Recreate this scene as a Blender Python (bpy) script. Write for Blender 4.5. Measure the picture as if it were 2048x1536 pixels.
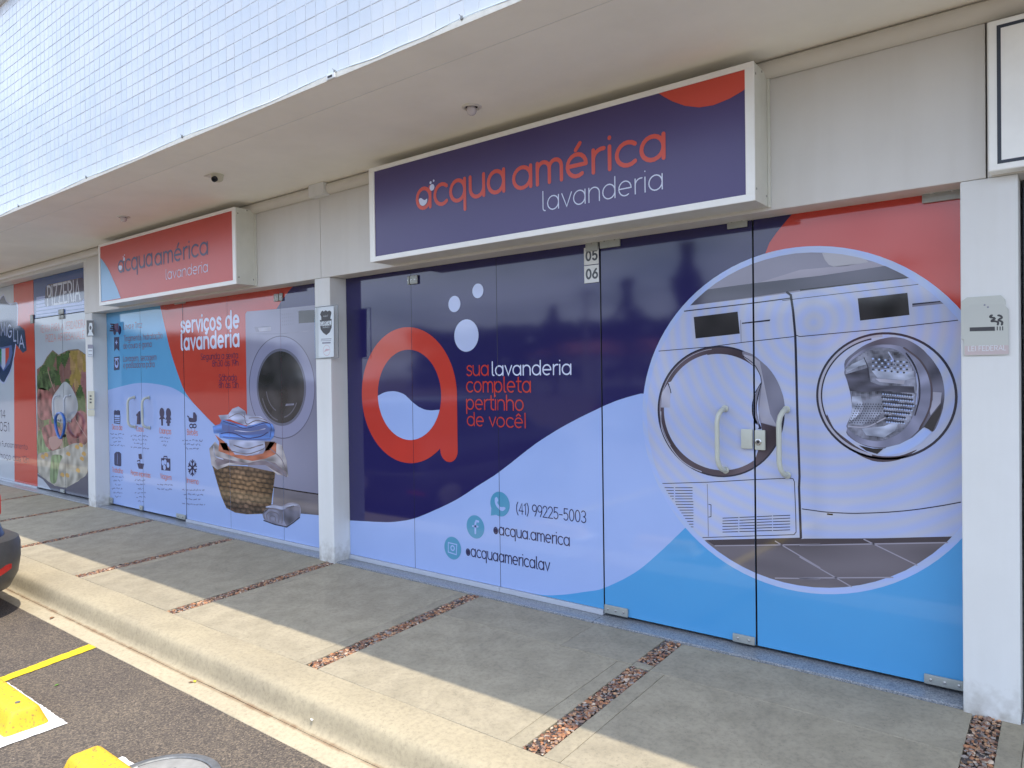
import bpy, bmesh, math, random
from mathutils import Vector, Matrix, noise
from mathutils.geometry import tessellate_polygon
R = random.Random(7)
PI = math.pi
scene = bpy.context.scene
for o in list(bpy.data.objects): bpy.data.objects.remove(o)
C = scene.collection
# ------------------------------------------------------------- camera
cam = bpy.data.cameras.new('camera'); camo = bpy.data.objects.new('camera', cam); C.objects.link(camo)
cam.sensor_width = 36.0; cam.lens = 1438.77 / 2048 * 36; cam.clip_start = .05; cam.clip_end = 1000
Rv = Vector((0.78851, 0.61486, -0.01410)); Fv = Vector((-0.61486, 0.78855, -0.01220)).normalized()
Rv = (Rv - Fv * Rv.dot(Fv)).normalized(); Uv = Rv.cross(Fv).normalized()
m = Matrix((Rv, Uv, -Fv)).transposed().to_4x4(); m.translation = Vector((0, -3.8778, 1.5)); camo.matrix_world = m
scene.camera = camo
# ------------------------------------------------------------- light: sun high over the car park, blue sky with thin cloud
LD = Vector((-.30, .0735, -1)).normalized()            # direction the sunlight travels
sd = -LD; ELEV = math.asin(sd.z); AZ = math.atan2(sd.x, sd.y)
world = bpy.data.worlds.new('World'); scene.world = world; world.use_nodes = True
wn = world.node_tree.nodes; wl = world.node_tree.links
bg = wn['Background']; bg.inputs['Strength'].default_value = .15
sky = wn.new('ShaderNodeTexSky'); sky.sky_type = 'NISHITA'; sky.sun_disc = False
sky.sun_elevation = ELEV; sky.sun_rotation = AZ; sky.air_density = 1.0; sky.dust_density = 1.6; sky.ozone_density = 1.0
# thin broken cloud over the whole dome, mapped on the view direction
tcw = wn.new('ShaderNodeTexCoord'); sp = wn.new('ShaderNodeSeparateXYZ'); wl.new(tcw.outputs['Generated'], sp.inputs[0])
za = wn.new('ShaderNodeMath'); za.operation = 'ADD'; za.inputs[1].default_value = .25; zb = wn.new('ShaderNodeMath'); zb.operation = 'MAXIMUM'; zb.inputs[1].default_value = .2
wl.new(sp.outputs[2], za.inputs[0]); wl.new(za.outputs[0], zb.inputs[0])
dv_ = []
for k in (0, 1):
    d_ = wn.new('ShaderNodeMath'); d_.operation = 'DIVIDE'; wl.new(sp.outputs[k], d_.inputs[0]); wl.new(zb.outputs[0], d_.inputs[1]); dv_.append(d_)
cb_ = wn.new('ShaderNodeCombineXYZ'); wl.new(dv_[0].outputs[0], cb_.inputs[0]); wl.new(dv_[1].outputs[0], cb_.inputs[1])
cn = wn.new('ShaderNodeTexNoise'); cn.inputs['Scale'].default_value = 1.5; cn.inputs['Detail'].default_value = 9; cn.inputs['Roughness'].default_value = .58; wl.new(cb_.outputs[0], cn.inputs['Vector'])
cr = wn.new('ShaderNodeValToRGB'); wl.new(cn.outputs[0], cr.inputs[0]); cr.color_ramp.elements[0].position = .36; cr.color_ramp.elements[1].position = .60
cr.color_ramp.elements[0].color = (.15, .15, .15, 1); cr.color_ramp.elements[1].color = (.92, .92, .92, 1)
cm = wn.new('ShaderNodeMix'); cm.data_type = 'RGBA'; wl.new(cr.outputs[0], cm.inputs[0]); wl.new(sky.outputs[0], cm.inputs[6]); cm.inputs[7].default_value = (6.9, 7.9, 9.9, 1)
wl.new(cm.outputs[2], bg.inputs['Color'])
sun = bpy.data.lights.new('sun', 'SUN'); sun.energy = 2.25; sun.angle = math.radians(.55); sun.color = (1, .91, .76)
suno = bpy.data.objects.new('sun', sun); C.objects.link(suno); suno.rotation_euler = LD.to_track_quat('-Z', 'Y').to_euler()
vs = scene.view_settings; vs.view_transform = 'Standard'; vs.look = 'None'; vs.gamma = 1; vs.exposure = 1.0
try: vs.use_curve_mapping = False
except Exception: pass
scene.render.engine = 'CYCLES'; scene.render.film_transparent = False
try: scene.cycles.max_bounces = 8; scene.cycles.diffuse_bounces = 5
except Exception: pass
ART = [
('P','mid_background',1,'pale',((-4.82,0.305),(-4.726,0.311),(-4.679,0.315),(-4.612,0.32),(-4.538,0.326),(-4.465,0.331),(-4.405,0.337),(-4.36,0.341),(-4.322,0.344),(-4.287,0.348),(-4.253,0.353),(-4.215,0.359),(-4.174,0.367),(-4.131,0.376),(-4.087,0.385),(-4.043,0.396),(-3.998,0.409),(-3.954,0.424),(-3.908,0.442),(-3.863,0.46),(-3.817,0.479),(-3.771,0.499),(-3.725,0.518),(-3.678,0.539),(-3.631,0.56),(-3.586,0.581),(-3.542,0.603),(-3.501,0.625),(-3.462,0.647),(-3.424,0.669),(-3.386,0.692),(-3.348,0.714),(-3.31,0.735),(-3.273,0.755),(-3.236,0.776),(-3.196,0.798),(-3.153,0.825),(-3.104,0.857),(-3.049,0.893),(-2.994,0.931),(-2.943,0.966),(-2.9,0.995),(-2.869,1.015),(-2.846,1.03),(-2.826,1.043),(-2.804,1.056),(-2.775,1.073),(-2.739,1.093),(-2.699,1.115),(-2.657,1.138),(-2.612,1.161),(-2.567,1.183),(-2.518,1.206),(-2.466,1.23),(-2.413,1.253),(-2.364,1.274),(-2.322,1.292),(-2.289,1.306),(-2.261,1.316),(-2.237,1.325),(-2.212,1.334),(-2.186,1.342),(-2.156,1.351),(-2.122,1.36),(-2.09,1.368),(-2.062,1.375),(-2.043,1.379),(-0.879,1.385),(-0.666,-0.101),(-4.829,-0.054))),
('P','mid_background',1,'red',((-1.302,2.111),(-1.272,2.185),(-1.231,2.238),(-1.179,2.294),(-1.117,2.357),(-1.05,2.429),(-0.355,2.425),(-0.361,1.357),(-0.88,1.352),(-1.218,1.983))),
('P','mid_background',2,'cyan',((-2.979,0.027),(-2.953,0.028),(-2.917,0.028),(-2.874,0.029),(-2.832,0.031),(-2.792,0.034),(-2.756,0.038),(-2.721,0.044),(-2.687,0.051),(-2.652,0.059),(-2.618,0.067),(-2.583,0.076),(-2.548,0.086),(-2.514,0.096),(-2.48,0.107),(-2.449,0.116),(-2.422,0.124),(-2.399,0.13),(-2.376,0.137),(-2.35,0.146),(-2.318,0.161),(-2.278,0.182),(-2.232,0.208),(-2.184,0.236),(-2.139,0.265),(-2.098,0.293),(-2.062,0.321),(-2.029,0.349),(-1.998,0.377),(-1.97,0.404),(-1.945,0.428),(-1.922,0.45),(-1.902,0.469),(-1.885,0.487),(-1.867,0.504),(-1.85,0.522),(-1.832,0.541),(-1.812,0.56),(-1.794,0.579),(-1.778,0.595),(-1.767,0.606),(-1.53,0.788),(-0.363,0.9),(-0.368,-0.021),(-0.666,-0.101),(-2.002,-0.097),(-3.155,-0.031))),
('P','mid_photo',4,'wallgray',((-1.888,1.679),(-1.847,1.743),(-1.801,1.803),(-1.75,1.859),(-1.694,1.91),(-1.634,1.956),(-1.571,1.997),(-1.503,2.032),(-1.433,2.061),(-1.361,2.084),(-1.287,2.1),(-1.212,2.11),(-1.137,2.114),(-1.061,2.11),(-0.986,2.1),(-0.912,2.084),(-0.84,2.061),(-0.77,2.032),(-0.703,1.997),(-0.639,1.956),(-0.579,1.91),(-0.523,1.859),(-0.472,1.803),(-0.425,1.743),(-0.385,1.679),(-0.35,1.613),(-0.35,1.585),(-1.911,1.636))),
('P','mid_photo',5,'bowl',((-0.84,2.061),(-0.912,2.084),(-0.986,2.1),(-0.991,2.101),(-1.006,2.101),(-0.993,2.065),(-0.974,2.038),(-0.948,2.024),(-0.891,2.024),(-0.819,2.029),(-0.789,2.031),(-0.804,2.046))),
('P','mid_photo',5,'shelf',((-1.469,1.948),(-1.115,2.026),(-0.953,2.025),(-0.799,2.029),(-0.766,2.03),(-0.703,1.997),(-0.639,1.956),(-0.601,1.928),(-0.712,1.938),(-1.662,1.901))),
('P','mid_photo',6,'shelfdark',((-1.694,1.91),(-1.634,1.956),(-1.617,1.967),(-1.369,1.978),(-1.017,1.986),(-0.717,2.005),(-0.703,1.997),(-0.639,1.956),(-0.614,1.937),(-0.626,1.938),(-0.8,1.934),(-1.116,1.921),(-1.37,1.903),(-1.723,1.884))),
('P','mid_photo',6,'white',((-1.694,0.581),(-1.75,0.632),(-1.801,0.688),(-1.847,0.748),(-1.888,0.811),(-1.923,0.879),(-1.952,0.949),(-1.975,1.021),(-1.991,1.095),(-2.001,1.17),(-2.005,1.246),(-2.001,1.321),(-1.991,1.396),(-1.975,1.47),(-1.952,1.542),(-1.923,1.612),(-1.888,1.679),(-1.847,1.743),(-1.801,1.803),(-1.75,1.859),(-1.723,1.884),(-1.37,1.899),(-1.018,1.919),(-0.8,1.93),(-0.626,1.935),(-0.612,1.936),(-0.579,1.91),(-0.523,1.859),(-0.472,1.803),(-0.425,1.743),(-0.385,1.679),(-0.384,1.679),(-0.389,0.805),(-0.425,0.748),(-0.456,0.708),(-1.128,0.616),(-1.128,0.63),(-1.643,0.55),(-1.653,0.549))),
('P','mid_photo',7,'black',((-1.116,1.924),(-0.626,1.941),(-0.621,1.936),(-1.116,1.918))),
('P','mid_photo',5,'floor',((-0.472,0.688),(-0.523,0.632),(-0.579,0.581),(-0.639,0.534),(-0.703,0.494),(-0.77,0.459),(-0.84,0.43),(-0.912,0.407),(-0.986,0.391),(-1.061,0.381),(-1.137,0.378),(-1.212,0.381),(-1.287,0.391),(-1.361,0.407),(-1.433,0.43),(-1.503,0.459),(-1.571,0.494),(-1.634,0.534),(-1.658,0.553),(-1.128,0.632),(-1.117,0.633),(-0.759,0.676),(-0.442,0.727))),
('P','mid_photo',7,'floordark',((-1.643,0.551),(-1.128,0.63),(-1.119,0.624),(-1.106,0.628),(-0.76,0.674),(-0.445,0.723),(-0.471,0.688),(-0.76,0.649),(-1.128,0.588),(-1.59,0.525))),
('L','mid_photo',8,'grout',0.006,((-1.59,0.525),(-1.029,0.608)),False),
('L','mid_photo',8,'grout',0.006,((-1.255,0.595),(-1.03,0.488)),False),
('L','mid_photo',8,'grout',0.006,((-1.257,0.397),(-1.03,0.431)),False),
('L','mid_photo',8,'grout',0.006,((-1.128,0.59),(-0.464,0.692)),False),
('L','mid_photo',8,'grout',0.006,((-0.82,0.661),(-0.59,0.568)),False),
('L','mid_photo',8,'grout',0.006,((-1.129,0.528),(-0.88,0.415)),False),
('L','mid_photo',8,'grout',0.006,((-1.13,0.418),(-0.693,0.492)),False),
('L','mid_photo',8,'dark',0.006,((-1.758,1.854),(-1.37,1.871),(-1.166,1.883)),False),
('L','mid_photo',8,'dark',0.012,((-1.182,1.915),(-1.163,1.899),(-1.152,1.817),(-1.142,1.69),(-1.14,1.604),(-1.135,1.278),(-1.127,0.951),(-1.13,0.893),(-1.123,0.631)),False),
('L','mid_photo',8,'dark',0.004,((-1.922,1.63),(-1.608,1.644),(-1.429,1.661),(-1.15,1.681)),False),
('L','mid_photo',8,'dark',0.004,((-1.141,1.689),(-1.119,1.68),(-0.752,1.699),(-0.417,1.724)),False),
('L','mid_photo',8,'dark',0.003,((-1.207,1.873),(-1.117,1.878),(-0.575,1.903)),False),
('L','mid_photo',8,'gray',0.003,((-1.431,1.784),(-1.429,1.662)),False),
('P','mid_photo',8,'display',((-1.702,1.817),(-1.447,1.831),(-1.436,1.71),(-1.692,1.694))),
('P','mid_photo',8,'display',((-0.84,1.857),(-0.621,1.867),(-0.613,1.761),(-0.83,1.746))),
('P','mid_photo',8,'dark',((-1.424,1.769),(-1.27,1.778),(-1.273,1.769),(-1.424,1.762))),
('P','mid_photo',8,'dark',((-0.601,1.814),(-0.487,1.818),(-0.482,1.813),(-0.601,1.807))),
('P','mid_photo',7,'gray',((-0.601,1.808),(-0.482,1.814),(-0.473,1.804),(-0.601,1.798))),
('P','mid_photo2',10,'gray',((-1.418,1.613),(-1.409,1.612),(-1.395,1.607),(-1.38,1.601),(-1.367,1.595),(-1.357,1.588),(-1.347,1.58),(-1.338,1.572),(-1.328,1.562),(-1.316,1.552),(-1.303,1.54),(-1.29,1.528),(-1.278,1.514),(-1.266,1.499),(-1.255,1.482),(-1.244,1.464),(-1.235,1.447),(-1.227,1.429),(-1.22,1.411),(-1.214,1.393),(-1.208,1.375),(-1.204,1.356),(-1.201,1.337),(-1.199,1.319),(-1.198,1.304),(-1.198,1.295),(-1.198,1.29),(-1.2,1.285),(-1.204,1.276),(-1.209,1.258),(-1.216,1.235),(-1.224,1.214),(-1.237,1.201),(-1.257,1.199),(-1.282,1.204),(-1.307,1.213),(-1.325,1.223),(-1.334,1.233),(-1.336,1.245),(-1.336,1.258),(-1.336,1.273),(-1.338,1.291),(-1.339,1.31),(-1.339,1.331),(-1.338,1.352),(-1.335,1.375),(-1.329,1.399),(-1.324,1.423),(-1.321,1.442),(-1.319,1.455),(-1.32,1.464),(-1.322,1.472),(-1.326,1.481),(-1.332,1.493),(-1.341,1.506),(-1.351,1.519),(-1.362,1.532),(-1.375,1.546),(-1.391,1.56),(-1.405,1.573),(-1.416,1.585),(-1.421,1.594),(-1.423,1.603),(-1.423,1.61))),
('P','mid_photo2',11,'lightgray',((-1.413,1.596),(-1.367,1.583),(-1.328,1.554),(-1.307,1.442),(-1.275,1.275),(-1.24,1.209),(-1.32,1.226),(-1.336,1.284),(-1.324,1.386),(-1.317,1.442),(-1.329,1.487),(-1.362,1.532),(-1.413,1.579))),
('P','mid_photo2',11,'dark',((-1.319,1.445),(-1.319,1.435),(-1.324,1.417),(-1.33,1.395),(-1.335,1.375),(-1.339,1.356),(-1.343,1.337),(-1.346,1.319),(-1.347,1.301),(-1.347,1.285),(-1.345,1.269),(-1.342,1.254),(-1.339,1.239),(-1.335,1.225),(-1.328,1.211),(-1.323,1.199),(-1.323,1.192),(-1.329,1.19),(-1.339,1.191),(-1.351,1.196),(-1.359,1.205),(-1.364,1.218),(-1.367,1.235),(-1.369,1.254),(-1.37,1.272),(-1.371,1.292),(-1.371,1.313),(-1.371,1.334),(-1.369,1.352),(-1.367,1.365),(-1.363,1.376),(-1.358,1.386),(-1.352,1.397),(-1.343,1.411),(-1.333,1.428),(-1.324,1.441))),
('P','mid_photo2',12,'gray',((-1.326,1.431),(-1.327,1.424),(-1.332,1.407),(-1.339,1.384),(-1.344,1.363),(-1.347,1.344),(-1.349,1.324),(-1.35,1.303),(-1.35,1.284),(-1.347,1.265),(-1.342,1.245),(-1.338,1.228),(-1.337,1.217),(-1.34,1.213),(-1.346,1.215),(-1.353,1.22),(-1.359,1.228),(-1.364,1.238),(-1.368,1.252),(-1.371,1.268),(-1.373,1.284),(-1.373,1.3),(-1.373,1.316),(-1.371,1.334),(-1.367,1.352),(-1.357,1.374),(-1.345,1.4),(-1.333,1.421))),
('P','mid_photo2',12,'white',((-1.375,1.352),(-1.372,1.361),(-1.369,1.367),(-1.366,1.371),(-1.363,1.374),(-1.36,1.379),(-1.356,1.385),(-1.353,1.388),(-1.352,1.386),(-1.353,1.376),(-1.356,1.362),(-1.359,1.345),(-1.361,1.329),(-1.362,1.315),(-1.363,1.302),(-1.363,1.288),(-1.362,1.273),(-1.356,1.254),(-1.347,1.233),(-1.34,1.214),(-1.337,1.2),(-1.341,1.193),(-1.348,1.19),(-1.357,1.192),(-1.365,1.199),(-1.371,1.212),(-1.377,1.231),(-1.382,1.252),(-1.384,1.272),(-1.384,1.293),(-1.382,1.315),(-1.378,1.336))),
('P','mid_photo2',11,'darkring',((-1.328,1.226),(-1.237,1.203),(-1.23,1.148),(-1.277,1.091),(-1.31,1.055),(-1.361,1.018),(-1.332,1.105),(-1.315,1.162))),
('P','mid_photo2',11,'white',((-1.864,1.444),(-1.835,1.454),(-1.798,1.492),(-1.815,1.45),(-1.845,1.39),(-1.848,1.42))),
('P','mid_photo2',11,'lightgray',((-1.904,1.383),(-1.868,1.438),(-1.849,1.396),(-1.856,1.298),(-1.913,1.298))),
('L','mid_photo2',12,'dark',0.005,((-1.864,1.438),(-1.852,1.408),(-1.847,1.384)),False),
('L','mid_photo2',12,'lightgray',0.006,((-1.913,1.273),(-1.913,1.255),(-1.913,1.229),(-1.911,1.201),(-1.908,1.175),(-1.901,1.153),(-1.892,1.132),(-1.881,1.111),(-1.869,1.091),(-1.854,1.069),(-1.838,1.047),(-1.821,1.027),(-1.804,1.009),(-1.788,0.995),(-1.773,0.984),(-1.757,0.974),(-1.74,0.965),(-1.721,0.956),(-1.699,0.948),(-1.679,0.942),(-1.665,0.937)),False),
('L','mid_photo2',12,'dark',0.004,((-1.418,1.587),(-1.408,1.58),(-1.392,1.569),(-1.375,1.556),(-1.362,1.544),(-1.351,1.53),(-1.342,1.515),(-1.335,1.5),(-1.329,1.487),(-1.324,1.474),(-1.322,1.461),(-1.321,1.45),(-1.319,1.442)),False),
('L','mid_photo3',8,'dark',0.004,((-1.907,0.85),(-1.629,0.88),(-1.369,0.915),(-1.176,0.938),(-1.16,0.936),(-1.153,0.92),(-1.148,0.748),(-1.147,0.657),(-1.158,0.642),(-1.373,0.608),(-1.662,0.562)),False),
('L','mid_photo3',8,'gray',0.004,((-1.632,0.868),(-1.63,0.747),(-1.629,0.573)),False),
('L','mid_photo3',8,'dark',0.004,((-1.624,0.755),(-1.611,0.754),(-1.612,0.687),(-1.625,0.683)),False),
('L','mid_photo3',9,'dark',0.004,((-1.893,0.827),(-1.838,0.831)),False),
('L','mid_photo3',9,'dark',0.004,((-1.826,0.832),(-1.722,0.841)),False),
('L','mid_photo3',9,'dark',0.004,((-1.882,0.811),(-1.838,0.815)),False),
('L','mid_photo3',9,'dark',0.004,((-1.827,0.816),(-1.722,0.825)),False),
('L','mid_photo3',9,'dark',0.004,((-1.871,0.795),(-1.838,0.798)),False),
('L','mid_photo3',9,'dark',0.004,((-1.827,0.799),(-1.722,0.809)),False),
('L','mid_photo3',9,'dark',0.004,((-1.859,0.78),(-1.838,0.782)),False),
('L','mid_photo3',9,'dark',0.004,((-1.827,0.783),(-1.723,0.793)),False),
('L','mid_photo3',9,'dark',0.004,((-1.848,0.765),(-1.839,0.766)),False),
('L','mid_photo3',9,'dark',0.004,((-1.827,0.767),(-1.723,0.777)),False),
('L','mid_photo3',9,'dark',0.004,((-1.827,0.75),(-1.718,0.761)),False),
('L','mid_photo3',9,'dark',0.004,((-1.823,0.735),(-1.718,0.745)),False),
('L','mid_photo3',9,'dark',0.004,((-1.812,0.719),(-1.718,0.729)),False),
('L','mid_photo3',9,'dark',0.004,((-1.8,0.704),(-1.718,0.713)),False),
('L','mid_photo3',9,'dark',0.004,((-1.789,0.689),(-1.718,0.697)),False),
('L','mid_photo3',9,'dark',0.004,((-1.777,0.674),(-1.718,0.681)),False),
('L','mid_photo3',9,'dark',0.004,((-1.766,0.659),(-1.719,0.664)),False),
('L','mid_photo3',9,'dark',0.004,((-1.754,0.644),(-1.719,0.648)),False),
('L','mid_photo3',9,'dark',0.004,((-1.743,0.629),(-1.719,0.632)),False),
('L','mid_photo3',9,'dark',0.004,((-1.732,0.615),(-1.719,0.616)),False),
('L','mid_photo3',9,'dark',0.004,((-1.543,0.686),(-1.456,0.699)),False),
('L','mid_photo3',9,'dark',0.004,((-1.447,0.701),(-1.366,0.713)),False),
('L','mid_photo3',9,'dark',0.004,((-1.352,0.715),(-1.272,0.728)),False),
('L','mid_photo3',9,'dark',0.004,((-1.265,0.729),(-1.178,0.742)),False),
('L','mid_photo3',9,'dark',0.004,((-1.543,0.67),(-1.457,0.684)),False),
('L','mid_photo3',9,'dark',0.004,((-1.447,0.685),(-1.366,0.698)),False),
('L','mid_photo3',9,'dark',0.004,((-1.352,0.7),(-1.273,0.712)),False),
('L','mid_photo3',9,'dark',0.004,((-1.265,0.713),(-1.178,0.727)),False),
('L','mid_photo3',9,'dark',0.004,((-1.544,0.655),(-1.457,0.668)),False),
('L','mid_photo3',9,'dark',0.004,((-1.448,0.669),(-1.366,0.682)),False),
('L','mid_photo3',9,'dark',0.004,((-1.352,0.684),(-1.273,0.697)),False),
('L','mid_photo3',9,'dark',0.004,((-1.265,0.698),(-1.179,0.711)),False),
('L','mid_photo3',9,'dark',0.004,((-1.544,0.639),(-1.457,0.652)),False),
('L','mid_photo3',9,'dark',0.004,((-1.448,0.654),(-1.366,0.667)),False),
('L','mid_photo3',9,'dark',0.004,((-1.352,0.669),(-1.273,0.681)),False),
('L','mid_photo3',9,'dark',0.004,((-1.265,0.682),(-1.179,0.696)),False),
('L','mid_photo3',9,'dark',0.004,((-1.544,0.623),(-1.457,0.637)),False),
('L','mid_photo3',9,'dark',0.004,((-1.448,0.638),(-1.366,0.651)),False),
('L','mid_photo3',9,'dark',0.004,((-1.352,0.653),(-1.273,0.666)),False),
('L','mid_photo3',9,'dark',0.004,((-1.265,0.667),(-1.179,0.68)),False),
('L','mid_photo3',9,'dark',0.004,((-1.544,0.608),(-1.457,0.621)),False),
('L','mid_photo3',9,'dark',0.004,((-1.448,0.623),(-1.366,0.635)),False),
('L','mid_photo3',9,'dark',0.004,((-1.353,0.638),(-1.273,0.65)),False),
('L','mid_photo3',9,'dark',0.004,((-1.265,0.651),(-1.179,0.665)),False),
('L','mid_photo3',8,'dark',0.005,((-1.115,0.782),(-1.093,0.781),(-1.06,0.78),(-1.024,0.778),(-0.99,0.778),(-0.958,0.779),(-0.926,0.781),(-0.893,0.783),(-0.859,0.786),(-0.823,0.791),(-0.785,0.796),(-0.747,0.802),(-0.71,0.808),(-0.674,0.815),(-0.639,0.822),(-0.604,0.83),(-0.568,0.839),(-0.525,0.851),(-0.479,0.864),(-0.438,0.877),(-0.41,0.886)),False),
('P','mid_photo3',9,'black',((-0.993,0.772),(-0.964,0.773),(-0.965,0.765),(-0.993,0.764))),
('P','mid_photo4',10,'drumband',((-0.905,1.531),(-0.9,1.551),(-0.889,1.564),(-0.877,1.575),(-0.863,1.586),(-0.85,1.597),(-0.835,1.608),(-0.819,1.619),(-0.802,1.628),(-0.783,1.636),(-0.763,1.644),(-0.743,1.65),(-0.723,1.654),(-0.706,1.657),(-0.689,1.658),(-0.673,1.657),(-0.656,1.654),(-0.638,1.649),(-0.62,1.641),(-0.603,1.631),(-0.586,1.619),(-0.57,1.606),(-0.554,1.59),(-0.54,1.572),(-0.526,1.555),(-0.514,1.537),(-0.504,1.519),(-0.494,1.501),(-0.486,1.482),(-0.48,1.462),(-0.476,1.441),(-0.473,1.42),(-0.471,1.399),(-0.471,1.378),(-0.472,1.357),(-0.475,1.337),(-0.478,1.316),(-0.483,1.295),(-0.489,1.274),(-0.495,1.254),(-0.501,1.238),(-0.506,1.226),(-0.511,1.216),(-0.516,1.21),(-0.522,1.206),(-0.529,1.21),(-0.537,1.219),(-0.545,1.227),(-0.556,1.226),(-0.568,1.211),(-0.582,1.188),(-0.596,1.163),(-0.612,1.145),(-0.628,1.134),(-0.644,1.127),(-0.662,1.123),(-0.683,1.12),(-0.711,1.118),(-0.744,1.117),(-0.776,1.119),(-0.806,1.124),(-0.832,1.134),(-0.857,1.147),(-0.878,1.162),(-0.892,1.176),(-0.898,1.188),(-0.896,1.199),(-0.891,1.211),(-0.887,1.226),(-0.883,1.244),(-0.878,1.265),(-0.873,1.288),(-0.871,1.31),(-0.871,1.33),(-0.873,1.351),(-0.876,1.373),(-0.88,1.398),(-0.887,1.43),(-0.896,1.467),(-0.903,1.502))),
('P','mid_photo4',11,'ringlight',((-0.864,1.569),(-0.848,1.581),(-0.831,1.594),(-0.811,1.605),(-0.792,1.614),(-0.773,1.619),(-0.753,1.622),(-0.733,1.624),(-0.714,1.623),(-0.694,1.622),(-0.675,1.619),(-0.655,1.614),(-0.637,1.605),(-0.62,1.594),(-0.602,1.579),(-0.586,1.562),(-0.572,1.546),(-0.561,1.528),(-0.551,1.51),(-0.543,1.491),(-0.536,1.472),(-0.531,1.452),(-0.527,1.431),(-0.524,1.409),(-0.523,1.388),(-0.523,1.368),(-0.524,1.347),(-0.527,1.326),(-0.533,1.305),(-0.54,1.283),(-0.55,1.261),(-0.561,1.24),(-0.574,1.22),(-0.589,1.201),(-0.605,1.184),(-0.622,1.167),(-0.64,1.154),(-0.66,1.143),(-0.681,1.134),(-0.704,1.127),(-0.727,1.123),(-0.751,1.122),(-0.778,1.123),(-0.803,1.128),(-0.826,1.134),(-0.847,1.145),(-0.866,1.158),(-0.881,1.173),(-0.892,1.187),(-0.896,1.199),(-0.894,1.21),(-0.89,1.22),(-0.887,1.232),(-0.883,1.242),(-0.878,1.251),(-0.874,1.262),(-0.871,1.276),(-0.869,1.295),(-0.868,1.316),(-0.868,1.34),(-0.87,1.365),(-0.875,1.393),(-0.882,1.423),(-0.89,1.452),(-0.895,1.476),(-0.899,1.491),(-0.901,1.502),(-0.902,1.51),(-0.9,1.52),(-0.894,1.532),(-0.886,1.545),(-0.876,1.557))),
('P','mid_photo4',12,'DRUM',((-0.853,1.563),(-0.838,1.574),(-0.82,1.586),(-0.801,1.596),(-0.783,1.604),(-0.765,1.608),(-0.747,1.61),(-0.73,1.61),(-0.714,1.608),(-0.698,1.606),(-0.684,1.602),(-0.67,1.596),(-0.656,1.587),(-0.643,1.576),(-0.631,1.563),(-0.619,1.547),(-0.61,1.531),(-0.602,1.512),(-0.596,1.493),(-0.591,1.472),(-0.587,1.451),(-0.584,1.431),(-0.582,1.409),(-0.582,1.388),(-0.583,1.367),(-0.584,1.347),(-0.587,1.327),(-0.591,1.307),(-0.597,1.288),(-0.605,1.269),(-0.613,1.251),(-0.624,1.233),(-0.635,1.218),(-0.648,1.204),(-0.662,1.192),(-0.677,1.182),(-0.693,1.173),(-0.708,1.165),(-0.723,1.158),(-0.739,1.154),(-0.756,1.151),(-0.775,1.152),(-0.796,1.155),(-0.817,1.16),(-0.836,1.167),(-0.853,1.176),(-0.869,1.187),(-0.882,1.199),(-0.892,1.209),(-0.896,1.216),(-0.897,1.222),(-0.895,1.228),(-0.892,1.237),(-0.887,1.248),(-0.881,1.262),(-0.875,1.277),(-0.871,1.293),(-0.869,1.311),(-0.869,1.331),(-0.871,1.351),(-0.873,1.37),(-0.876,1.389),(-0.881,1.408),(-0.885,1.426),(-0.89,1.442),(-0.895,1.457),(-0.9,1.47),(-0.904,1.481),(-0.905,1.492),(-0.903,1.503),(-0.898,1.513),(-0.891,1.522),(-0.884,1.531),(-0.878,1.539),(-0.872,1.547),(-0.864,1.555))),
('P','mid_photo4',13,'drumlight',((-0.869,1.531),(-0.803,1.562),(-0.803,1.529),(-0.838,1.519),(-0.89,1.492),(-0.9,1.504))),
('P','mid_photo4',13,'drumlight',((-0.778,1.496),(-0.705,1.506),(-0.605,1.488),(-0.596,1.462),(-0.634,1.449),(-0.754,1.463))),
('P','mid_photo4',13,'lightgray',((-0.764,1.458),(-0.634,1.449),(-0.638,1.43),(-0.744,1.442))),
('P','mid_photo4',13,'drumdark',((-0.9,1.481),(-0.793,1.513),(-0.784,1.442),(-0.74,1.425),(-0.596,1.42),(-0.594,1.388),(-0.725,1.398),(-0.824,1.393),(-0.88,1.398))),
('P','mid_photo4',13,'drumlight',((-0.87,1.37),(-0.829,1.371),(-0.82,1.332),(-0.84,1.282),(-0.886,1.237),(-0.871,1.293))),
('P','mid_photo4',13,'drumlight',((-0.826,1.211),(-0.726,1.226),(-0.658,1.26),(-0.678,1.206),(-0.727,1.171),(-0.806,1.179))),
('P','mid_photo4',13,'drummid',((-0.881,1.232),(-0.825,1.294),(-0.804,1.354),(-0.745,1.366),(-0.716,1.345),(-0.721,1.301),(-0.765,1.268),(-0.825,1.228))),
('L','mid_photo4',14,'dark',0.004,((-0.813,1.562),(-0.796,1.518),(-0.794,1.464)),False),
('L','mid_photo4',14,'lightgray',0.006,((-0.887,1.22),(-0.872,1.219),(-0.851,1.218),(-0.827,1.217),(-0.805,1.22),(-0.784,1.228),(-0.763,1.24),(-0.743,1.253),(-0.726,1.263),(-0.714,1.272),(-0.704,1.28),(-0.697,1.286),(-0.692,1.291)),False),
('L','mid_photo4',14,'white',0.006,((-0.704,1.586),(-0.699,1.577),(-0.692,1.564),(-0.685,1.55),(-0.68,1.538),(-0.679,1.526),(-0.679,1.516),(-0.68,1.507),(-0.681,1.5)),False),
('L','mid_photo4',14,'dark',0.006,((-0.628,1.579),(-0.622,1.569),(-0.613,1.556),(-0.604,1.541),(-0.596,1.525),(-0.589,1.508),(-0.584,1.49),(-0.579,1.471),(-0.575,1.451),(-0.573,1.431),(-0.572,1.41),(-0.572,1.388),(-0.573,1.367),(-0.577,1.344),(-0.583,1.32),(-0.589,1.298),(-0.593,1.283)),False),
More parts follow.
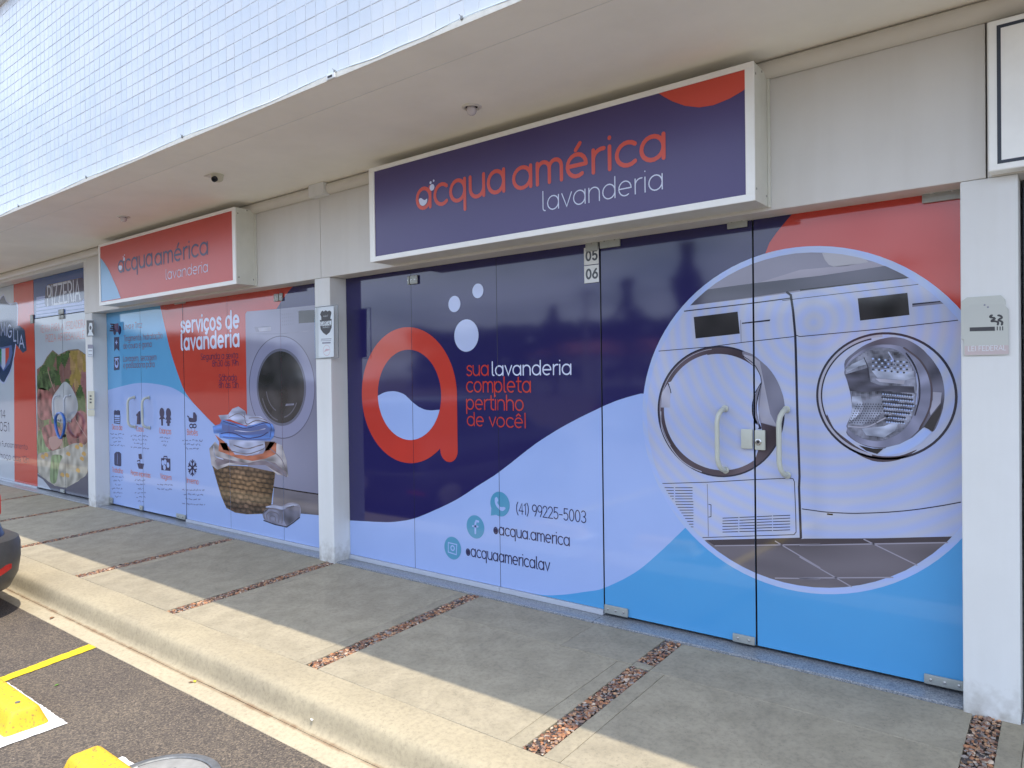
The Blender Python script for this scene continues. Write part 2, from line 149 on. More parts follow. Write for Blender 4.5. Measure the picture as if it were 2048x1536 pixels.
('L','mid_photo4',14,'white',0.004,((-0.621,1.568),(-0.615,1.557),(-0.605,1.541),(-0.596,1.523),(-0.589,1.504),(-0.585,1.484),(-0.583,1.463),(-0.582,1.441),(-0.581,1.42),(-0.582,1.397),(-0.584,1.372),(-0.586,1.351),(-0.588,1.335)),False),
('L','mid_photo4',14,'darkring',0.008,((-0.637,1.605),(-0.625,1.595),(-0.607,1.58),(-0.588,1.563),(-0.572,1.546),(-0.56,1.528),(-0.55,1.51),(-0.541,1.491),(-0.534,1.472),(-0.529,1.452),(-0.525,1.431),(-0.523,1.409),(-0.523,1.388),(-0.524,1.368),(-0.526,1.347),(-0.529,1.326),(-0.535,1.305),(-0.544,1.281),(-0.555,1.256),(-0.567,1.233),(-0.574,1.217)),False),
('P','mid_photo4',13,'lightgray',((-0.518,1.394),(-0.482,1.391),(-0.487,1.342),(-0.528,1.284),(-0.532,1.315),(-0.519,1.357))),
('P','mid_photo4',14,'display',((-0.528,1.279),(-0.483,1.337),(-0.487,1.29),(-0.519,1.209),(-0.556,1.228))),
('P','mid_photo4',13,'bluewhite',((-0.56,1.223),(-0.524,1.205),(-0.566,1.152),(-0.631,1.107),(-0.708,1.085),(-0.752,1.089),(-0.717,1.123),(-0.659,1.142),(-0.603,1.177))),
('P','mid_photo4',14,'display',((-0.841,1.128),(-0.776,1.115),(-0.729,1.117),(-0.757,1.089),(-0.806,1.102))),
('P','mid_photo4',9,'darkring',((-0.989,1.279),(-0.984,1.27),(-0.976,1.25),(-0.966,1.227),(-0.955,1.207),(-0.94,1.191),(-0.922,1.175),(-0.904,1.161),(-0.887,1.148),(-0.872,1.136),(-0.857,1.125),(-0.842,1.116),(-0.826,1.107),(-0.81,1.099),(-0.794,1.091),(-0.776,1.085),(-0.757,1.081),(-0.734,1.079),(-0.708,1.08),(-0.683,1.082),(-0.66,1.086),(-0.636,1.095),(-0.611,1.107),(-0.592,1.117),(-0.584,1.12),(-0.592,1.112),(-0.611,1.097),(-0.636,1.08),(-0.66,1.067),(-0.683,1.06),(-0.707,1.054),(-0.733,1.051),(-0.757,1.051),(-0.78,1.054),(-0.802,1.062),(-0.824,1.071),(-0.847,1.084),(-0.872,1.099),(-0.899,1.118),(-0.924,1.138),(-0.944,1.157),(-0.959,1.174),(-0.97,1.191),(-0.978,1.207),(-0.984,1.223),(-0.988,1.241),(-0.991,1.26),(-0.991,1.274))),
('D','mid_photo4',14,'dotdark',-0.735,1.39,0.006),
('D','mid_photo4',14,'bluewhite',-0.729,1.383,0.004),
('D','mid_photo4',14,'dotdark',-0.724,1.389,0.006),
('D','mid_photo4',14,'bluewhite',-0.718,1.382,0.004),
('D','mid_photo4',14,'dotdark',-0.713,1.388,0.006),
('D','mid_photo4',14,'bluewhite',-0.708,1.381,0.004),
('D','mid_photo4',14,'dotdark',-0.703,1.387,0.006),
('D','mid_photo4',14,'bluewhite',-0.697,1.38,0.004),
('D','mid_photo4',14,'dotdark',-0.692,1.386,0.006),
('D','mid_photo4',14,'bluewhite',-0.686,1.379,0.004),
('D','mid_photo4',14,'dotdark',-0.682,1.385,0.006),
('D','mid_photo4',14,'bluewhite',-0.676,1.378,0.004),
('D','mid_photo4',14,'dotdark',-0.671,1.384,0.006),
('D','mid_photo4',14,'bluewhite',-0.665,1.377,0.004),
('D','mid_photo4',14,'dotdark',-0.66,1.383,0.006),
('D','mid_photo4',14,'bluewhite',-0.655,1.376,0.004),
('D','mid_photo4',14,'dotdark',-0.65,1.382,0.006),
('D','mid_photo4',14,'bluewhite',-0.645,1.375,0.004),
('D','mid_photo4',14,'dotdark',-0.64,1.381,0.006),
('D','mid_photo4',14,'bluewhite',-0.634,1.374,0.004),
('D','mid_photo4',14,'dotdark',-0.629,1.38,0.006),
('D','mid_photo4',14,'bluewhite',-0.624,1.373,0.004),
('D','mid_photo4',14,'dotdark',-0.619,1.379,0.006),
('D','mid_photo4',14,'bluewhite',-0.614,1.372,0.004),
('D','mid_photo4',14,'dotdark',-0.609,1.378,0.006),
('D','mid_photo4',14,'bluewhite',-0.603,1.371,0.004),
('D','mid_photo4',14,'dotdark',-0.732,1.367,0.006),
('D','mid_photo4',14,'bluewhite',-0.726,1.36,0.004),
('D','mid_photo4',14,'dotdark',-0.721,1.367,0.006),
('D','mid_photo4',14,'bluewhite',-0.716,1.359,0.004),
('D','mid_photo4',14,'dotdark',-0.711,1.365,0.006),
('D','mid_photo4',14,'bluewhite',-0.705,1.358,0.004),
('D','mid_photo4',14,'dotdark',-0.7,1.365,0.006),
('D','mid_photo4',14,'bluewhite',-0.694,1.357,0.004),
('D','mid_photo4',14,'dotdark',-0.689,1.364,0.006),
('D','mid_photo4',14,'bluewhite',-0.684,1.356,0.004),
('D','mid_photo4',14,'dotdark',-0.679,1.363,0.006),
('D','mid_photo4',14,'bluewhite',-0.673,1.355,0.004),
('D','mid_photo4',14,'dotdark',-0.668,1.362,0.006),
('D','mid_photo4',14,'bluewhite',-0.663,1.354,0.004),
('D','mid_photo4',14,'dotdark',-0.658,1.361,0.006),
('D','mid_photo4',14,'bluewhite',-0.652,1.353,0.004),
('D','mid_photo4',14,'dotdark',-0.647,1.36,0.006),
('D','mid_photo4',14,'bluewhite',-0.642,1.353,0.004),
('D','mid_photo4',14,'dotdark',-0.637,1.359,0.006),
('D','mid_photo4',14,'bluewhite',-0.631,1.352,0.004),
('D','mid_photo4',14,'dotdark',-0.627,1.358,0.006),
('D','mid_photo4',14,'bluewhite',-0.621,1.351,0.004),
('D','mid_photo4',14,'dotdark',-0.616,1.357,0.006),
('D','mid_photo4',14,'bluewhite',-0.611,1.35,0.004),
('D','mid_photo4',14,'dotdark',-0.606,1.356,0.006),
('D','mid_photo4',14,'bluewhite',-0.601,1.349,0.004),
('D','mid_photo4',14,'dotdark',-0.729,1.345,0.006),
('D','mid_photo4',14,'bluewhite',-0.724,1.338,0.004),
('D','mid_photo4',14,'dotdark',-0.719,1.344,0.006),
('D','mid_photo4',14,'bluewhite',-0.713,1.337,0.004),
('D','mid_photo4',14,'dotdark',-0.708,1.343,0.006),
('D','mid_photo4',14,'bluewhite',-0.702,1.336,0.004),
('D','mid_photo4',14,'dotdark',-0.697,1.342,0.006),
('D','mid_photo4',14,'bluewhite',-0.692,1.335,0.004),
('D','mid_photo4',14,'dotdark',-0.687,1.341,0.006),
('D','mid_photo4',14,'bluewhite',-0.681,1.334,0.004),
('D','mid_photo4',14,'dotdark',-0.676,1.34,0.006),
('D','mid_photo4',14,'bluewhite',-0.67,1.333,0.004),
('D','mid_photo4',14,'dotdark',-0.666,1.339,0.006),
('D','mid_photo4',14,'bluewhite',-0.66,1.332,0.004),
('D','mid_photo4',14,'dotdark',-0.655,1.338,0.006),
('D','mid_photo4',14,'bluewhite',-0.65,1.331,0.004),
('D','mid_photo4',14,'dotdark',-0.645,1.337,0.006),
('D','mid_photo4',14,'bluewhite',-0.639,1.33,0.004),
('D','mid_photo4',14,'dotdark',-0.634,1.336,0.006),
('D','mid_photo4',14,'bluewhite',-0.629,1.329,0.004),
('D','mid_photo4',14,'dotdark',-0.624,1.335,0.006),
('D','mid_photo4',14,'bluewhite',-0.619,1.328,0.004),
('D','mid_photo4',14,'dotdark',-0.614,1.335,0.006),
('D','mid_photo4',14,'bluewhite',-0.608,1.327,0.004),
('D','mid_photo4',14,'dotdark',-0.603,1.334,0.006),
('D','mid_photo4',14,'bluewhite',-0.598,1.327,0.004),
('D','mid_photo4',14,'dotdark',-0.727,1.322,0.006),
('D','mid_photo4',14,'bluewhite',-0.721,1.315,0.004),
('D','mid_photo4',14,'dotdark',-0.716,1.321,0.006),
('D','mid_photo4',14,'bluewhite',-0.71,1.314,0.004),
('D','mid_photo4',14,'dotdark',-0.705,1.32,0.006),
('D','mid_photo4',14,'bluewhite',-0.7,1.313,0.004),
('D','mid_photo4',14,'dotdark',-0.695,1.319,0.006),
('D','mid_photo4',14,'bluewhite',-0.689,1.312,0.004),
('D','mid_photo4',14,'dotdark',-0.684,1.319,0.006),
('D','mid_photo4',14,'bluewhite',-0.678,1.312,0.004),
('D','mid_photo4',14,'dotdark',-0.673,1.318,0.006),
('D','mid_photo4',14,'bluewhite',-0.668,1.311,0.004),
('D','mid_photo4',14,'dotdark',-0.663,1.317,0.006),
('D','mid_photo4',14,'bluewhite',-0.657,1.31,0.004),
('D','mid_photo4',14,'dotdark',-0.652,1.316,0.006),
('D','mid_photo4',14,'bluewhite',-0.647,1.309,0.004),
('D','mid_photo4',14,'dotdark',-0.642,1.315,0.006),
('D','mid_photo4',14,'bluewhite',-0.636,1.308,0.004),
('D','mid_photo4',14,'dotdark',-0.632,1.314,0.006),
('D','mid_photo4',14,'bluewhite',-0.626,1.307,0.004),
('D','mid_photo4',14,'dotdark',-0.621,1.313,0.006),
('D','mid_photo4',14,'bluewhite',-0.616,1.306,0.004),
('D','mid_photo4',14,'dotdark',-0.611,1.312,0.006),
('D','mid_photo4',14,'bluewhite',-0.606,1.305,0.004),
('D','mid_photo4',14,'dotdark',-0.724,1.3,0.006),
('D','mid_photo4',14,'bluewhite',-0.718,1.292,0.004),
('D','mid_photo4',14,'dotdark',-0.713,1.299,0.006),
('D','mid_photo4',14,'bluewhite',-0.707,1.292,0.004),
('D','mid_photo4',14,'dotdark',-0.702,1.298,0.006),
('D','mid_photo4',14,'bluewhite',-0.697,1.291,0.004),
('D','mid_photo4',14,'dotdark',-0.692,1.297,0.006),
('D','mid_photo4',14,'bluewhite',-0.686,1.29,0.004),
('D','mid_photo4',14,'dotdark',-0.681,1.296,0.006),
('D','mid_photo4',14,'bluewhite',-0.676,1.289,0.004),
('D','mid_photo4',14,'dotdark',-0.671,1.295,0.006),
('D','mid_photo4',14,'bluewhite',-0.665,1.288,0.004),
('D','mid_photo4',14,'dotdark',-0.66,1.294,0.006),
('D','mid_photo4',14,'bluewhite',-0.655,1.287,0.004),
('D','mid_photo4',14,'dotdark',-0.65,1.294,0.006),
('D','mid_photo4',14,'bluewhite',-0.644,1.286,0.004),
('D','mid_photo4',14,'dotdark',-0.639,1.293,0.006),
('D','mid_photo4',14,'bluewhite',-0.634,1.286,0.004),
('D','mid_photo4',14,'dotdark',-0.629,1.292,0.006),
('D','mid_photo4',14,'bluewhite',-0.624,1.285,0.004),
('D','mid_photo4',14,'dotdark',-0.619,1.291,0.006),
('D','mid_photo4',14,'bluewhite',-0.613,1.284,0.004),
('D','mid_photo4',14,'dotdark',-0.721,1.277,0.006),
('D','mid_photo4',14,'bluewhite',-0.715,1.27,0.004),
('D','mid_photo4',14,'dotdark',-0.71,1.276,0.006),
('D','mid_photo4',14,'bluewhite',-0.705,1.269,0.004),
('D','mid_photo4',14,'dotdark',-0.7,1.275,0.006),
('D','mid_photo4',14,'bluewhite',-0.694,1.268,0.004),
('D','mid_photo4',14,'dotdark',-0.689,1.274,0.006),
('D','mid_photo4',14,'bluewhite',-0.683,1.267,0.004),
('D','mid_photo4',14,'dotdark',-0.678,1.274,0.006),
('D','mid_photo4',14,'bluewhite',-0.673,1.267,0.004),
('D','mid_photo4',14,'dotdark',-0.668,1.273,0.006),
('D','mid_photo4',14,'bluewhite',-0.662,1.266,0.004),
('D','mid_photo4',14,'dotdark',-0.657,1.272,0.006),
('D','mid_photo4',14,'bluewhite',-0.652,1.265,0.004),
('D','mid_photo4',14,'dotdark',-0.647,1.271,0.006),
('D','mid_photo4',14,'bluewhite',-0.641,1.264,0.004),
('D','mid_photo4',14,'dotdark',-0.637,1.27,0.006),
('D','mid_photo4',14,'bluewhite',-0.631,1.263,0.004),
('D','mid_photo4',14,'dotdark',-0.718,1.254,0.006),
('D','mid_photo4',14,'bluewhite',-0.713,1.247,0.004),
('D','mid_photo4',14,'dotdark',-0.708,1.254,0.006),
('D','mid_photo4',14,'bluewhite',-0.702,1.246,0.004),
('D','mid_photo4',14,'dotdark',-0.697,1.253,0.006),
('D','mid_photo4',14,'bluewhite',-0.691,1.246,0.004),
('D','mid_photo4',14,'dotdark',-0.686,1.252,0.006),
('D','mid_photo4',14,'bluewhite',-0.681,1.245,0.004),
('D','mid_photo4',14,'dotdark',-0.676,1.251,0.006),
('D','mid_photo4',14,'bluewhite',-0.67,1.244,0.004),
('D','mid_photo4',14,'dotdark',-0.665,1.25,0.006),
('D','mid_photo4',14,'bluewhite',-0.66,1.244,0.004),
('D','mid_photo4',14,'dotdark',-0.655,1.25,0.006),
('D','mid_photo4',14,'bluewhite',-0.649,1.243,0.004),
('D','mid_photo4',14,'dotdark',-0.644,1.249,0.006),
('D','mid_photo4',14,'bluewhite',-0.639,1.242,0.004),
('D','mid_photo4',14,'bluewhite',-0.773,1.556,0.005),
('D','mid_photo4',14,'dotdark',-0.759,1.554,0.005),
('D','mid_photo4',14,'bluewhite',-0.745,1.552,0.005),
('D','mid_photo4',14,'dotdark',-0.732,1.55,0.005),
('D','mid_photo4',14,'bluewhite',-0.718,1.548,0.005),
('D','mid_photo4',14,'dotdark',-0.705,1.546,0.005),
('D','mid_photo4',14,'bluewhite',-0.691,1.544,0.005),
('D','mid_photo4',14,'dotdark',-0.678,1.542,0.005),
('D','mid_photo4',14,'bluewhite',-0.664,1.54,0.005),
('D','mid_photo4',14,'dotdark',-0.651,1.538,0.005),
('D','mid_photo4',14,'bluewhite',-0.638,1.537,0.005),
('D','mid_photo4',14,'dotdark',-0.625,1.535,0.005),
('D','mid_photo4',14,'dotdark',-0.773,1.538,0.005),
('D','mid_photo4',14,'bluewhite',-0.759,1.537,0.005),
('D','mid_photo4',14,'dotdark',-0.746,1.535,0.005),
('D','mid_photo4',14,'bluewhite',-0.732,1.533,0.005),
('D','mid_photo4',14,'dotdark',-0.718,1.531,0.005),
('D','mid_photo4',14,'bluewhite',-0.705,1.529,0.005),
('D','mid_photo4',14,'dotdark',-0.691,1.527,0.005),
('D','mid_photo4',14,'bluewhite',-0.678,1.525,0.005),
('D','mid_photo4',14,'dotdark',-0.664,1.523,0.005),
('D','mid_photo4',14,'bluewhite',-0.651,1.521,0.005),
('D','mid_photo4',14,'dotdark',-0.638,1.52,0.005),
('D','mid_photo4',14,'bluewhite',-0.625,1.518,0.005),
('D','mid_photo4',14,'bluewhite',-0.773,1.521,0.005),
('D','mid_photo4',14,'dotdark',-0.759,1.519,0.005),
('D','mid_photo4',14,'bluewhite',-0.746,1.517,0.005),
('D','mid_photo4',14,'dotdark',-0.732,1.516,0.005),
('D','mid_photo4',14,'bluewhite',-0.718,1.514,0.005),
('D','mid_photo4',14,'dotdark',-0.705,1.512,0.005),
('D','mid_photo4',14,'bluewhite',-0.691,1.51,0.005),
('D','mid_photo4',14,'dotdark',-0.678,1.508,0.005),
('D','mid_photo4',14,'bluewhite',-0.664,1.506,0.005),
('D','mid_photo4',14,'dotdark',-0.651,1.504,0.005),
('D','mid_photo4',14,'bluewhite',-0.638,1.503,0.005),
('D','mid_photo4',14,'dotdark',-0.625,1.501,0.005),
('D','mid_photo4',14,'dotdark',-0.773,1.504,0.005),
('D','mid_photo4',14,'bluewhite',-0.759,1.502,0.005),
('D','mid_photo4',14,'dotdark',-0.746,1.5,0.005),
('D','mid_photo4',14,'bluewhite',-0.732,1.498,0.005),
('D','mid_photo4',14,'dotdark',-0.719,1.496,0.005),
('D','mid_photo4',14,'bluewhite',-0.705,1.495,0.005),
('D','mid_photo4',14,'dotdark',-0.691,1.493,0.005),
('D','mid_photo4',14,'bluewhite',-0.678,1.491,0.005),
('D','mid_photo4',14,'dotdark',-0.665,1.489,0.005),
('D','mid_photo4',14,'bluewhite',-0.651,1.487,0.005),
('D','mid_photo4',14,'dotdark',-0.638,1.486,0.005),
('D','mid_photo4',14,'bluewhite',-0.625,1.484,0.005),
('D','mid_photo4',14,'dotdark',-0.845,1.332,0.003),
('D','mid_photo4',14,'dotdark',-0.833,1.332,0.003),
('D','mid_photo4',14,'dotdark',-0.821,1.332,0.003),
('D','mid_photo4',14,'dotdark',-0.808,1.333,0.003),
('D','mid_photo4',14,'dotdark',-0.796,1.333,0.003),
('D','mid_photo4',14,'dotdark',-0.784,1.333,0.003),
('D','mid_photo4',14,'dotdark',-0.773,1.333,0.003),
('D','mid_photo4',14,'dotdark',-0.761,1.333,0.003),
('D','mid_photo4',14,'dotdark',-0.749,1.333,0.003),
('D','mid_photo4',14,'dotdark',-0.737,1.333,0.003),
('D','mid_photo4',14,'dotdark',-0.725,1.334,0.003),
('D','mid_photo4',14,'dotdark',-0.85,1.32,0.003),
('D','mid_photo4',14,'dotdark',-0.837,1.321,0.003),
('D','mid_photo4',14,'dotdark',-0.825,1.321,0.003),
('D','mid_photo4',14,'dotdark',-0.813,1.321,0.003),
('D','mid_photo4',14,'dotdark',-0.801,1.321,0.003),
('D','mid_photo4',14,'dotdark',-0.789,1.321,0.003),
('D','mid_photo4',14,'dotdark',-0.777,1.321,0.003),
('D','mid_photo4',14,'dotdark',-0.765,1.322,0.003),
('D','mid_photo4',14,'dotdark',-0.753,1.322,0.003),
('D','mid_photo4',14,'dotdark',-0.742,1.322,0.003),
('D','mid_photo4',14,'dotdark',-0.73,1.322,0.003),
('D','mid_photo4',14,'dotdark',-0.854,1.309,0.003),
('D','mid_photo4',14,'dotdark',-0.842,1.309,0.003),
('D','mid_photo4',14,'dotdark',-0.83,1.309,0.003),
('D','mid_photo4',14,'dotdark',-0.818,1.309,0.003),
('D','mid_photo4',14,'dotdark',-0.806,1.31,0.003),
('D','mid_photo4',14,'dotdark',-0.794,1.31,0.003),
('D','mid_photo4',14,'dotdark',-0.782,1.31,0.003),
('D','mid_photo4',14,'dotdark',-0.77,1.31,0.003),
('D','mid_photo4',14,'dotdark',-0.758,1.31,0.003),
('D','mid_photo4',14,'dotdark',-0.746,1.311,0.003),
('D','mid_photo4',14,'dotdark',-0.734,1.311,0.003),
('D','mid_photo4',14,'dotdark',-0.859,1.297,0.003),
('D','mid_photo4',14,'dotdark',-0.847,1.297,0.003),
('D','mid_photo4',14,'dotdark',-0.835,1.298,0.003),
('D','mid_photo4',14,'dotdark',-0.822,1.298,0.003),
('D','mid_photo4',14,'dotdark',-0.81,1.298,0.003),
('D','mid_photo4',14,'dotdark',-0.798,1.298,0.003),
('D','mid_photo4',14,'dotdark',-0.786,1.298,0.003),
('D','mid_photo4',14,'dotdark',-0.774,1.299,0.003),
('D','mid_photo4',14,'dotdark',-0.762,1.299,0.003),
('D','mid_photo4',14,'dotdark',-0.751,1.299,0.003),
('D','mid_photo4',14,'dotdark',-0.739,1.299,0.003),
('D','mid_photo4',14,'dotdark',-0.864,1.285,0.003),
('D','mid_photo4',14,'dotdark',-0.851,1.286,0.003),
('D','mid_photo4',14,'dotdark',-0.839,1.286,0.003),
('D','mid_photo4',14,'dotdark',-0.827,1.286,0.003),
('D','mid_photo4',14,'dotdark',-0.815,1.286,0.003),
('D','mid_photo4',14,'dotdark',-0.803,1.287,0.003),
('D','mid_photo4',14,'dotdark',-0.791,1.287,0.003),
('D','mid_photo4',14,'dotdark',-0.779,1.287,0.003),
('D','mid_photo4',14,'dotdark',-0.767,1.287,0.003),
('D','mid_photo4',14,'dotdark',-0.755,1.288,0.003),
('D','mid_photo4',14,'dotdark',-0.743,1.288,0.003),
('D','mid_photo4',14,'dotdark',-0.868,1.274,0.003),
('D','mid_photo4',14,'dotdark',-0.856,1.274,0.003),
('D','mid_photo4',14,'dotdark',-0.844,1.274,0.003),
('D','mid_photo4',14,'dotdark',-0.832,1.274,0.003),
('D','mid_photo4',14,'dotdark',-0.82,1.275,0.003),
('D','mid_photo4',14,'dotdark',-0.807,1.275,0.003),
('D','mid_photo4',14,'dotdark',-0.795,1.275,0.003),
('D','mid_photo4',14,'dotdark',-0.783,1.276,0.003),
('D','mid_photo4',14,'dotdark',-0.772,1.276,0.003),
('D','mid_photo4',14,'dotdark',-0.76,1.276,0.003),
('D','mid_photo4',14,'dotdark',-0.748,1.276,0.003),
('D','mid_photo4',14,'dotdark',-0.873,1.262,0.003),
('D','mid_photo4',14,'dotdark',-0.861,1.262,0.003),
('D','mid_photo4',14,'dotdark',-0.849,1.262,0.003),
('D','mid_photo4',14,'dotdark',-0.836,1.263,0.003),
('D','mid_photo4',14,'dotdark',-0.824,1.263,0.003),
('D','mid_photo4',14,'dotdark',-0.812,1.263,0.003),
('D','mid_photo4',14,'dotdark',-0.8,1.264,0.003),
('D','mid_photo4',14,'dotdark',-0.788,1.264,0.003),
('D','mid_photo4',14,'dotdark',-0.776,1.264,0.003),
('D','mid_photo4',14,'dotdark',-0.764,1.265,0.003),
('D','mid_photo4',14,'dotdark',-0.752,1.265,0.003),
('D','mid_photo4',14,'dotdark',-0.878,1.25,0.003),
('D','mid_photo4',14,'dotdark',-0.865,1.25,0.003),
('D','mid_photo4',14,'dotdark',-0.853,1.251,0.003),
('D','mid_photo4',14,'dotdark',-0.841,1.251,0.003),
('D','mid_photo4',14,'dotdark',-0.829,1.251,0.003),
('D','mid_photo4',14,'dotdark',-0.817,1.252,0.003),
('D','mid_photo4',14,'dotdark',-0.805,1.252,0.003),
('D','mid_photo4',14,'dotdark',-0.793,1.252,0.003),
('D','mid_photo4',14,'dotdark',-0.781,1.253,0.003),
('D','mid_photo4',14,'dotdark',-0.769,1.253,0.003),
('D','mid_photo4',14,'dotdark',-0.757,1.253,0.003),
('D','mid_photo4',14,'dotdark',-0.882,1.238,0.003),
('D','mid_photo4',14,'dotdark',-0.87,1.239,0.003),
('D','mid_photo4',14,'dotdark',-0.858,1.239,0.003),
('D','mid_photo4',14,'dotdark',-0.846,1.239,0.003),
('D','mid_photo4',14,'dotdark',-0.833,1.24,0.003),
('D','mid_photo4',14,'dotdark',-0.821,1.24,0.003),
('D','mid_photo4',14,'dotdark',-0.809,1.24,0.003),
('D','mid_photo4',14,'dotdark',-0.797,1.241,0.003),
('D','mid_photo4',14,'dotdark',-0.785,1.241,0.003),
('D','mid_photo4',14,'dotdark',-0.773,1.242,0.003),
('D','mid_photo4',14,'dotdark',-0.761,1.242,0.003),
('T','mid_lettering',6,'red','sua',-3.434,1.502,-3.233,1.502,0.07,0.14),
('T','mid_lettering',6,'paletext','lavanderia',-3.198,1.502,-2.542,1.499,0.065,0.15),
('T','mid_lettering',6,'red','completa',-3.437,1.384,-2.867,1.386,0.072,0.14),
('T','mid_lettering',6,'red','pertinho',-3.439,1.258,-2.929,1.264,0.07,0.14),
('T','mid_lettering',6,'red','de você!',-3.435,1.14,-2.914,1.148,0.065,0.14),
('T','mid_lettering',6,'navytext','(41) 99225-5003',-3.001,0.553,-2.443,0.558,0.053,0.12),
('T','mid_lettering',6,'navytext','@acqua.america',-3.206,0.392,-2.571,0.392,0.053,0.15),
('T','mid_lettering',6,'navytext','@acquaamericalav',-3.467,0.2,-2.728,0.207,0.055,0.15),
('P','mid_logo',7,'pale',((-3.715,1.227),(-3.729,1.196),(-3.747,1.167),(-3.767,1.139),(-3.79,1.114),(-3.816,1.091),(-3.843,1.071),(-3.872,1.054),(-3.903,1.039),(-3.935,1.028),(-3.968,1.019),(-4.002,1.014),(-4.036,1.012),(-4.07,1.014),(-4.104,1.019),(-4.137,1.028),(-4.169,1.039),(-4.2,1.054),(-4.229,1.071),(-4.256,1.091),(-4.282,1.114),(-4.305,1.139),(-4.325,1.167),(-4.343,1.196),(-4.357,1.227),(-4.369,1.259),(-4.377,1.292),(-4.382,1.326),(-4.383,1.351),(-4.381,1.352),(-4.366,1.357),(-4.348,1.364),(-4.329,1.371),(-4.309,1.377),(-4.289,1.381),(-4.268,1.384),(-4.247,1.386),(-4.226,1.387),(-4.205,1.388),(-4.184,1.387),(-4.163,1.384),(-4.142,1.381),(-4.121,1.376),(-4.101,1.371),(-4.082,1.364),(-4.064,1.355),(-4.047,1.343),(-4.03,1.332),(-4.014,1.32),(-3.997,1.309),(-3.981,1.299),(-3.964,1.29),(-3.948,1.281),(-3.931,1.272),(-3.914,1.266),(-3.895,1.26),(-3.876,1.254),(-3.857,1.25),(-3.837,1.247),(-3.817,1.246),(-3.797,1.245),(-3.775,1.246),(-3.753,1.248),(-3.733,1.25),(-3.716,1.251),(-3.706,1.252))),
('P','mid_icons',7,'icon',((-3.227,0.517),(-3.132,0.537),(-3.216,0.609))),
('P','mid_icons',8,'pale',((-3.188,0.64),(-3.183,0.647),(-3.176,0.652),(-3.17,0.652),(-3.164,0.647),(-3.159,0.637),(-3.157,0.629),(-3.159,0.624),(-3.164,0.62),(-3.166,0.614),(-3.161,0.606),(-3.152,0.596),(-3.144,0.588),(-3.138,0.586),(-3.133,0.586),(-3.126,0.587),(-3.117,0.588),(-3.107,0.59),(-3.1,0.589),(-3.095,0.586),(-3.094,0.581),(-3.095,0.576),(-3.102,0.57),(-3.112,0.563),(-3.122,0.559),(-3.132,0.56),(-3.143,0.564),(-3.153,0.57),(-3.165,0.579),(-3.176,0.59),(-3.184,0.602),(-3.188,0.615),(-3.189,0.629))),
('L','mid_icons',8,'pale',0.016,((-3.343,0.461),(-3.362,0.463),(-3.372,0.444),(-3.373,0.375)),False),
('L','mid_icons',8,'pale',0.014,((-3.396,0.423),(-3.349,0.425)),False),
('L','mid_icons',8,'pale',0.008,((-3.638,0.272),(-3.64,0.202),(-3.56,0.194),(-3.554,0.269),(-3.638,0.272)),False),
('P','left_background',1,'redsoft',((-7.992,2.503),(-7.986,2.487),(-7.977,2.466),(-7.966,2.438),(-7.952,2.405),(-7.936,2.365),(-7.916,2.315),(-7.891,2.255),(-7.866,2.191),(-7.84,2.128),(-7.817,2.071),(-7.796,2.021),(-7.777,1.973),(-7.759,1.929),(-7.741,1.886),(-7.723,1.846),(-7.704,1.808),(-7.686,1.773),(-7.667,1.74),(-7.648,1.708),(-7.628,1.675),(-7.606,1.64),(-7.584,1.604),(-7.561,1.569),(-7.538,1.536),(-7.518,1.505),(-7.5,1.479),(-7.485,1.456),(-7.47,1.435),(-7.453,1.414),(-7.432,1.392),(-7.407,1.369),(-7.38,1.346),(-7.35,1.323),(-7.317,1.3),(-7.283,1.278),(-7.247,1.256),(-7.209,1.234),(-7.169,1.212),(-7.127,1.19),(-7.084,1.167),(-7.039,1.143),(-6.992,1.117),(-6.943,1.092),(-6.895,1.067),(-6.847,1.045),(-6.801,1.026),(-6.754,1.009),(-6.708,0.993),(-6.663,0.977),(-6.618,0.959),(-6.572,0.939),(-6.524,0.916),(-6.478,0.893),(-6.44,0.874),(-6.412,0.861),(-5.727,0.845),(-5.071,0.88),(-5.029,2.42),(-8.131,2.733))),
('P','left_background',1,'pale',((-9.539,1.366),(-9.511,1.368),(-9.47,1.371),(-9.424,1.374),(-9.379,1.377),(-9.34,1.381),(-9.313,1.383),(-9.293,1.385),(-9.273,1.388),(-9.248,1.391),(-9.211,1.395),(-9.159,1.401),(-9.097,1.409),(-9.03,1.417),(-8.961,1.425),(-8.897,1.433),(-8.835,1.44),(-8.775,1.447),(-8.715,1.453),(-8.655,1.459),(-8.596,1.464),(-8.538,1.467),(-8.48,1.47),(-8.423,1.471),(-8.366,1.472),(-8.31,1.472),(-8.254,1.47),(-8.199,1.468),(-8.144,1.465),(-8.09,1.461),(-8.036,1.457),(-7.981,1.453),(-7.925,1.448),(-7.871,1.442),(-7.82,1.437),(-7.774,1.431),(-7.734,1.425),(-7.701,1.419),(-7.67,1.413),(-7.639,1.406),(-7.605,1.397),(-7.569,1.387),(-7.533,1.376),(-7.496,1.364),(-7.457,1.35),(-7.418,1.334),(-7.377,1.316),(-7.336,1.296),(-7.293,1.275),(-7.25,1.253),(-7.206,1.23),(-7.16,1.205),(-7.112,1.178),(-7.064,1.152),(-7.019,1.127),(-6.98,1.105),(-6.945,1.087),(-6.914,1.071),(-6.886,1.057),(-6.864,1.046),(-6.848,1.038),(-6.387,0.81),(-5.071,0.88),(-5.096,-0.029),(-9.689,-0.056))),
('P','left_background',2,'navy',((-5.439,2.359),(-5.463,2.333),(-5.557,2.279),(-5.654,2.209),(-5.766,2.117),(-5.842,2.05),(-5.04,1.994),(-5.029,2.42),(-5.379,2.455))),
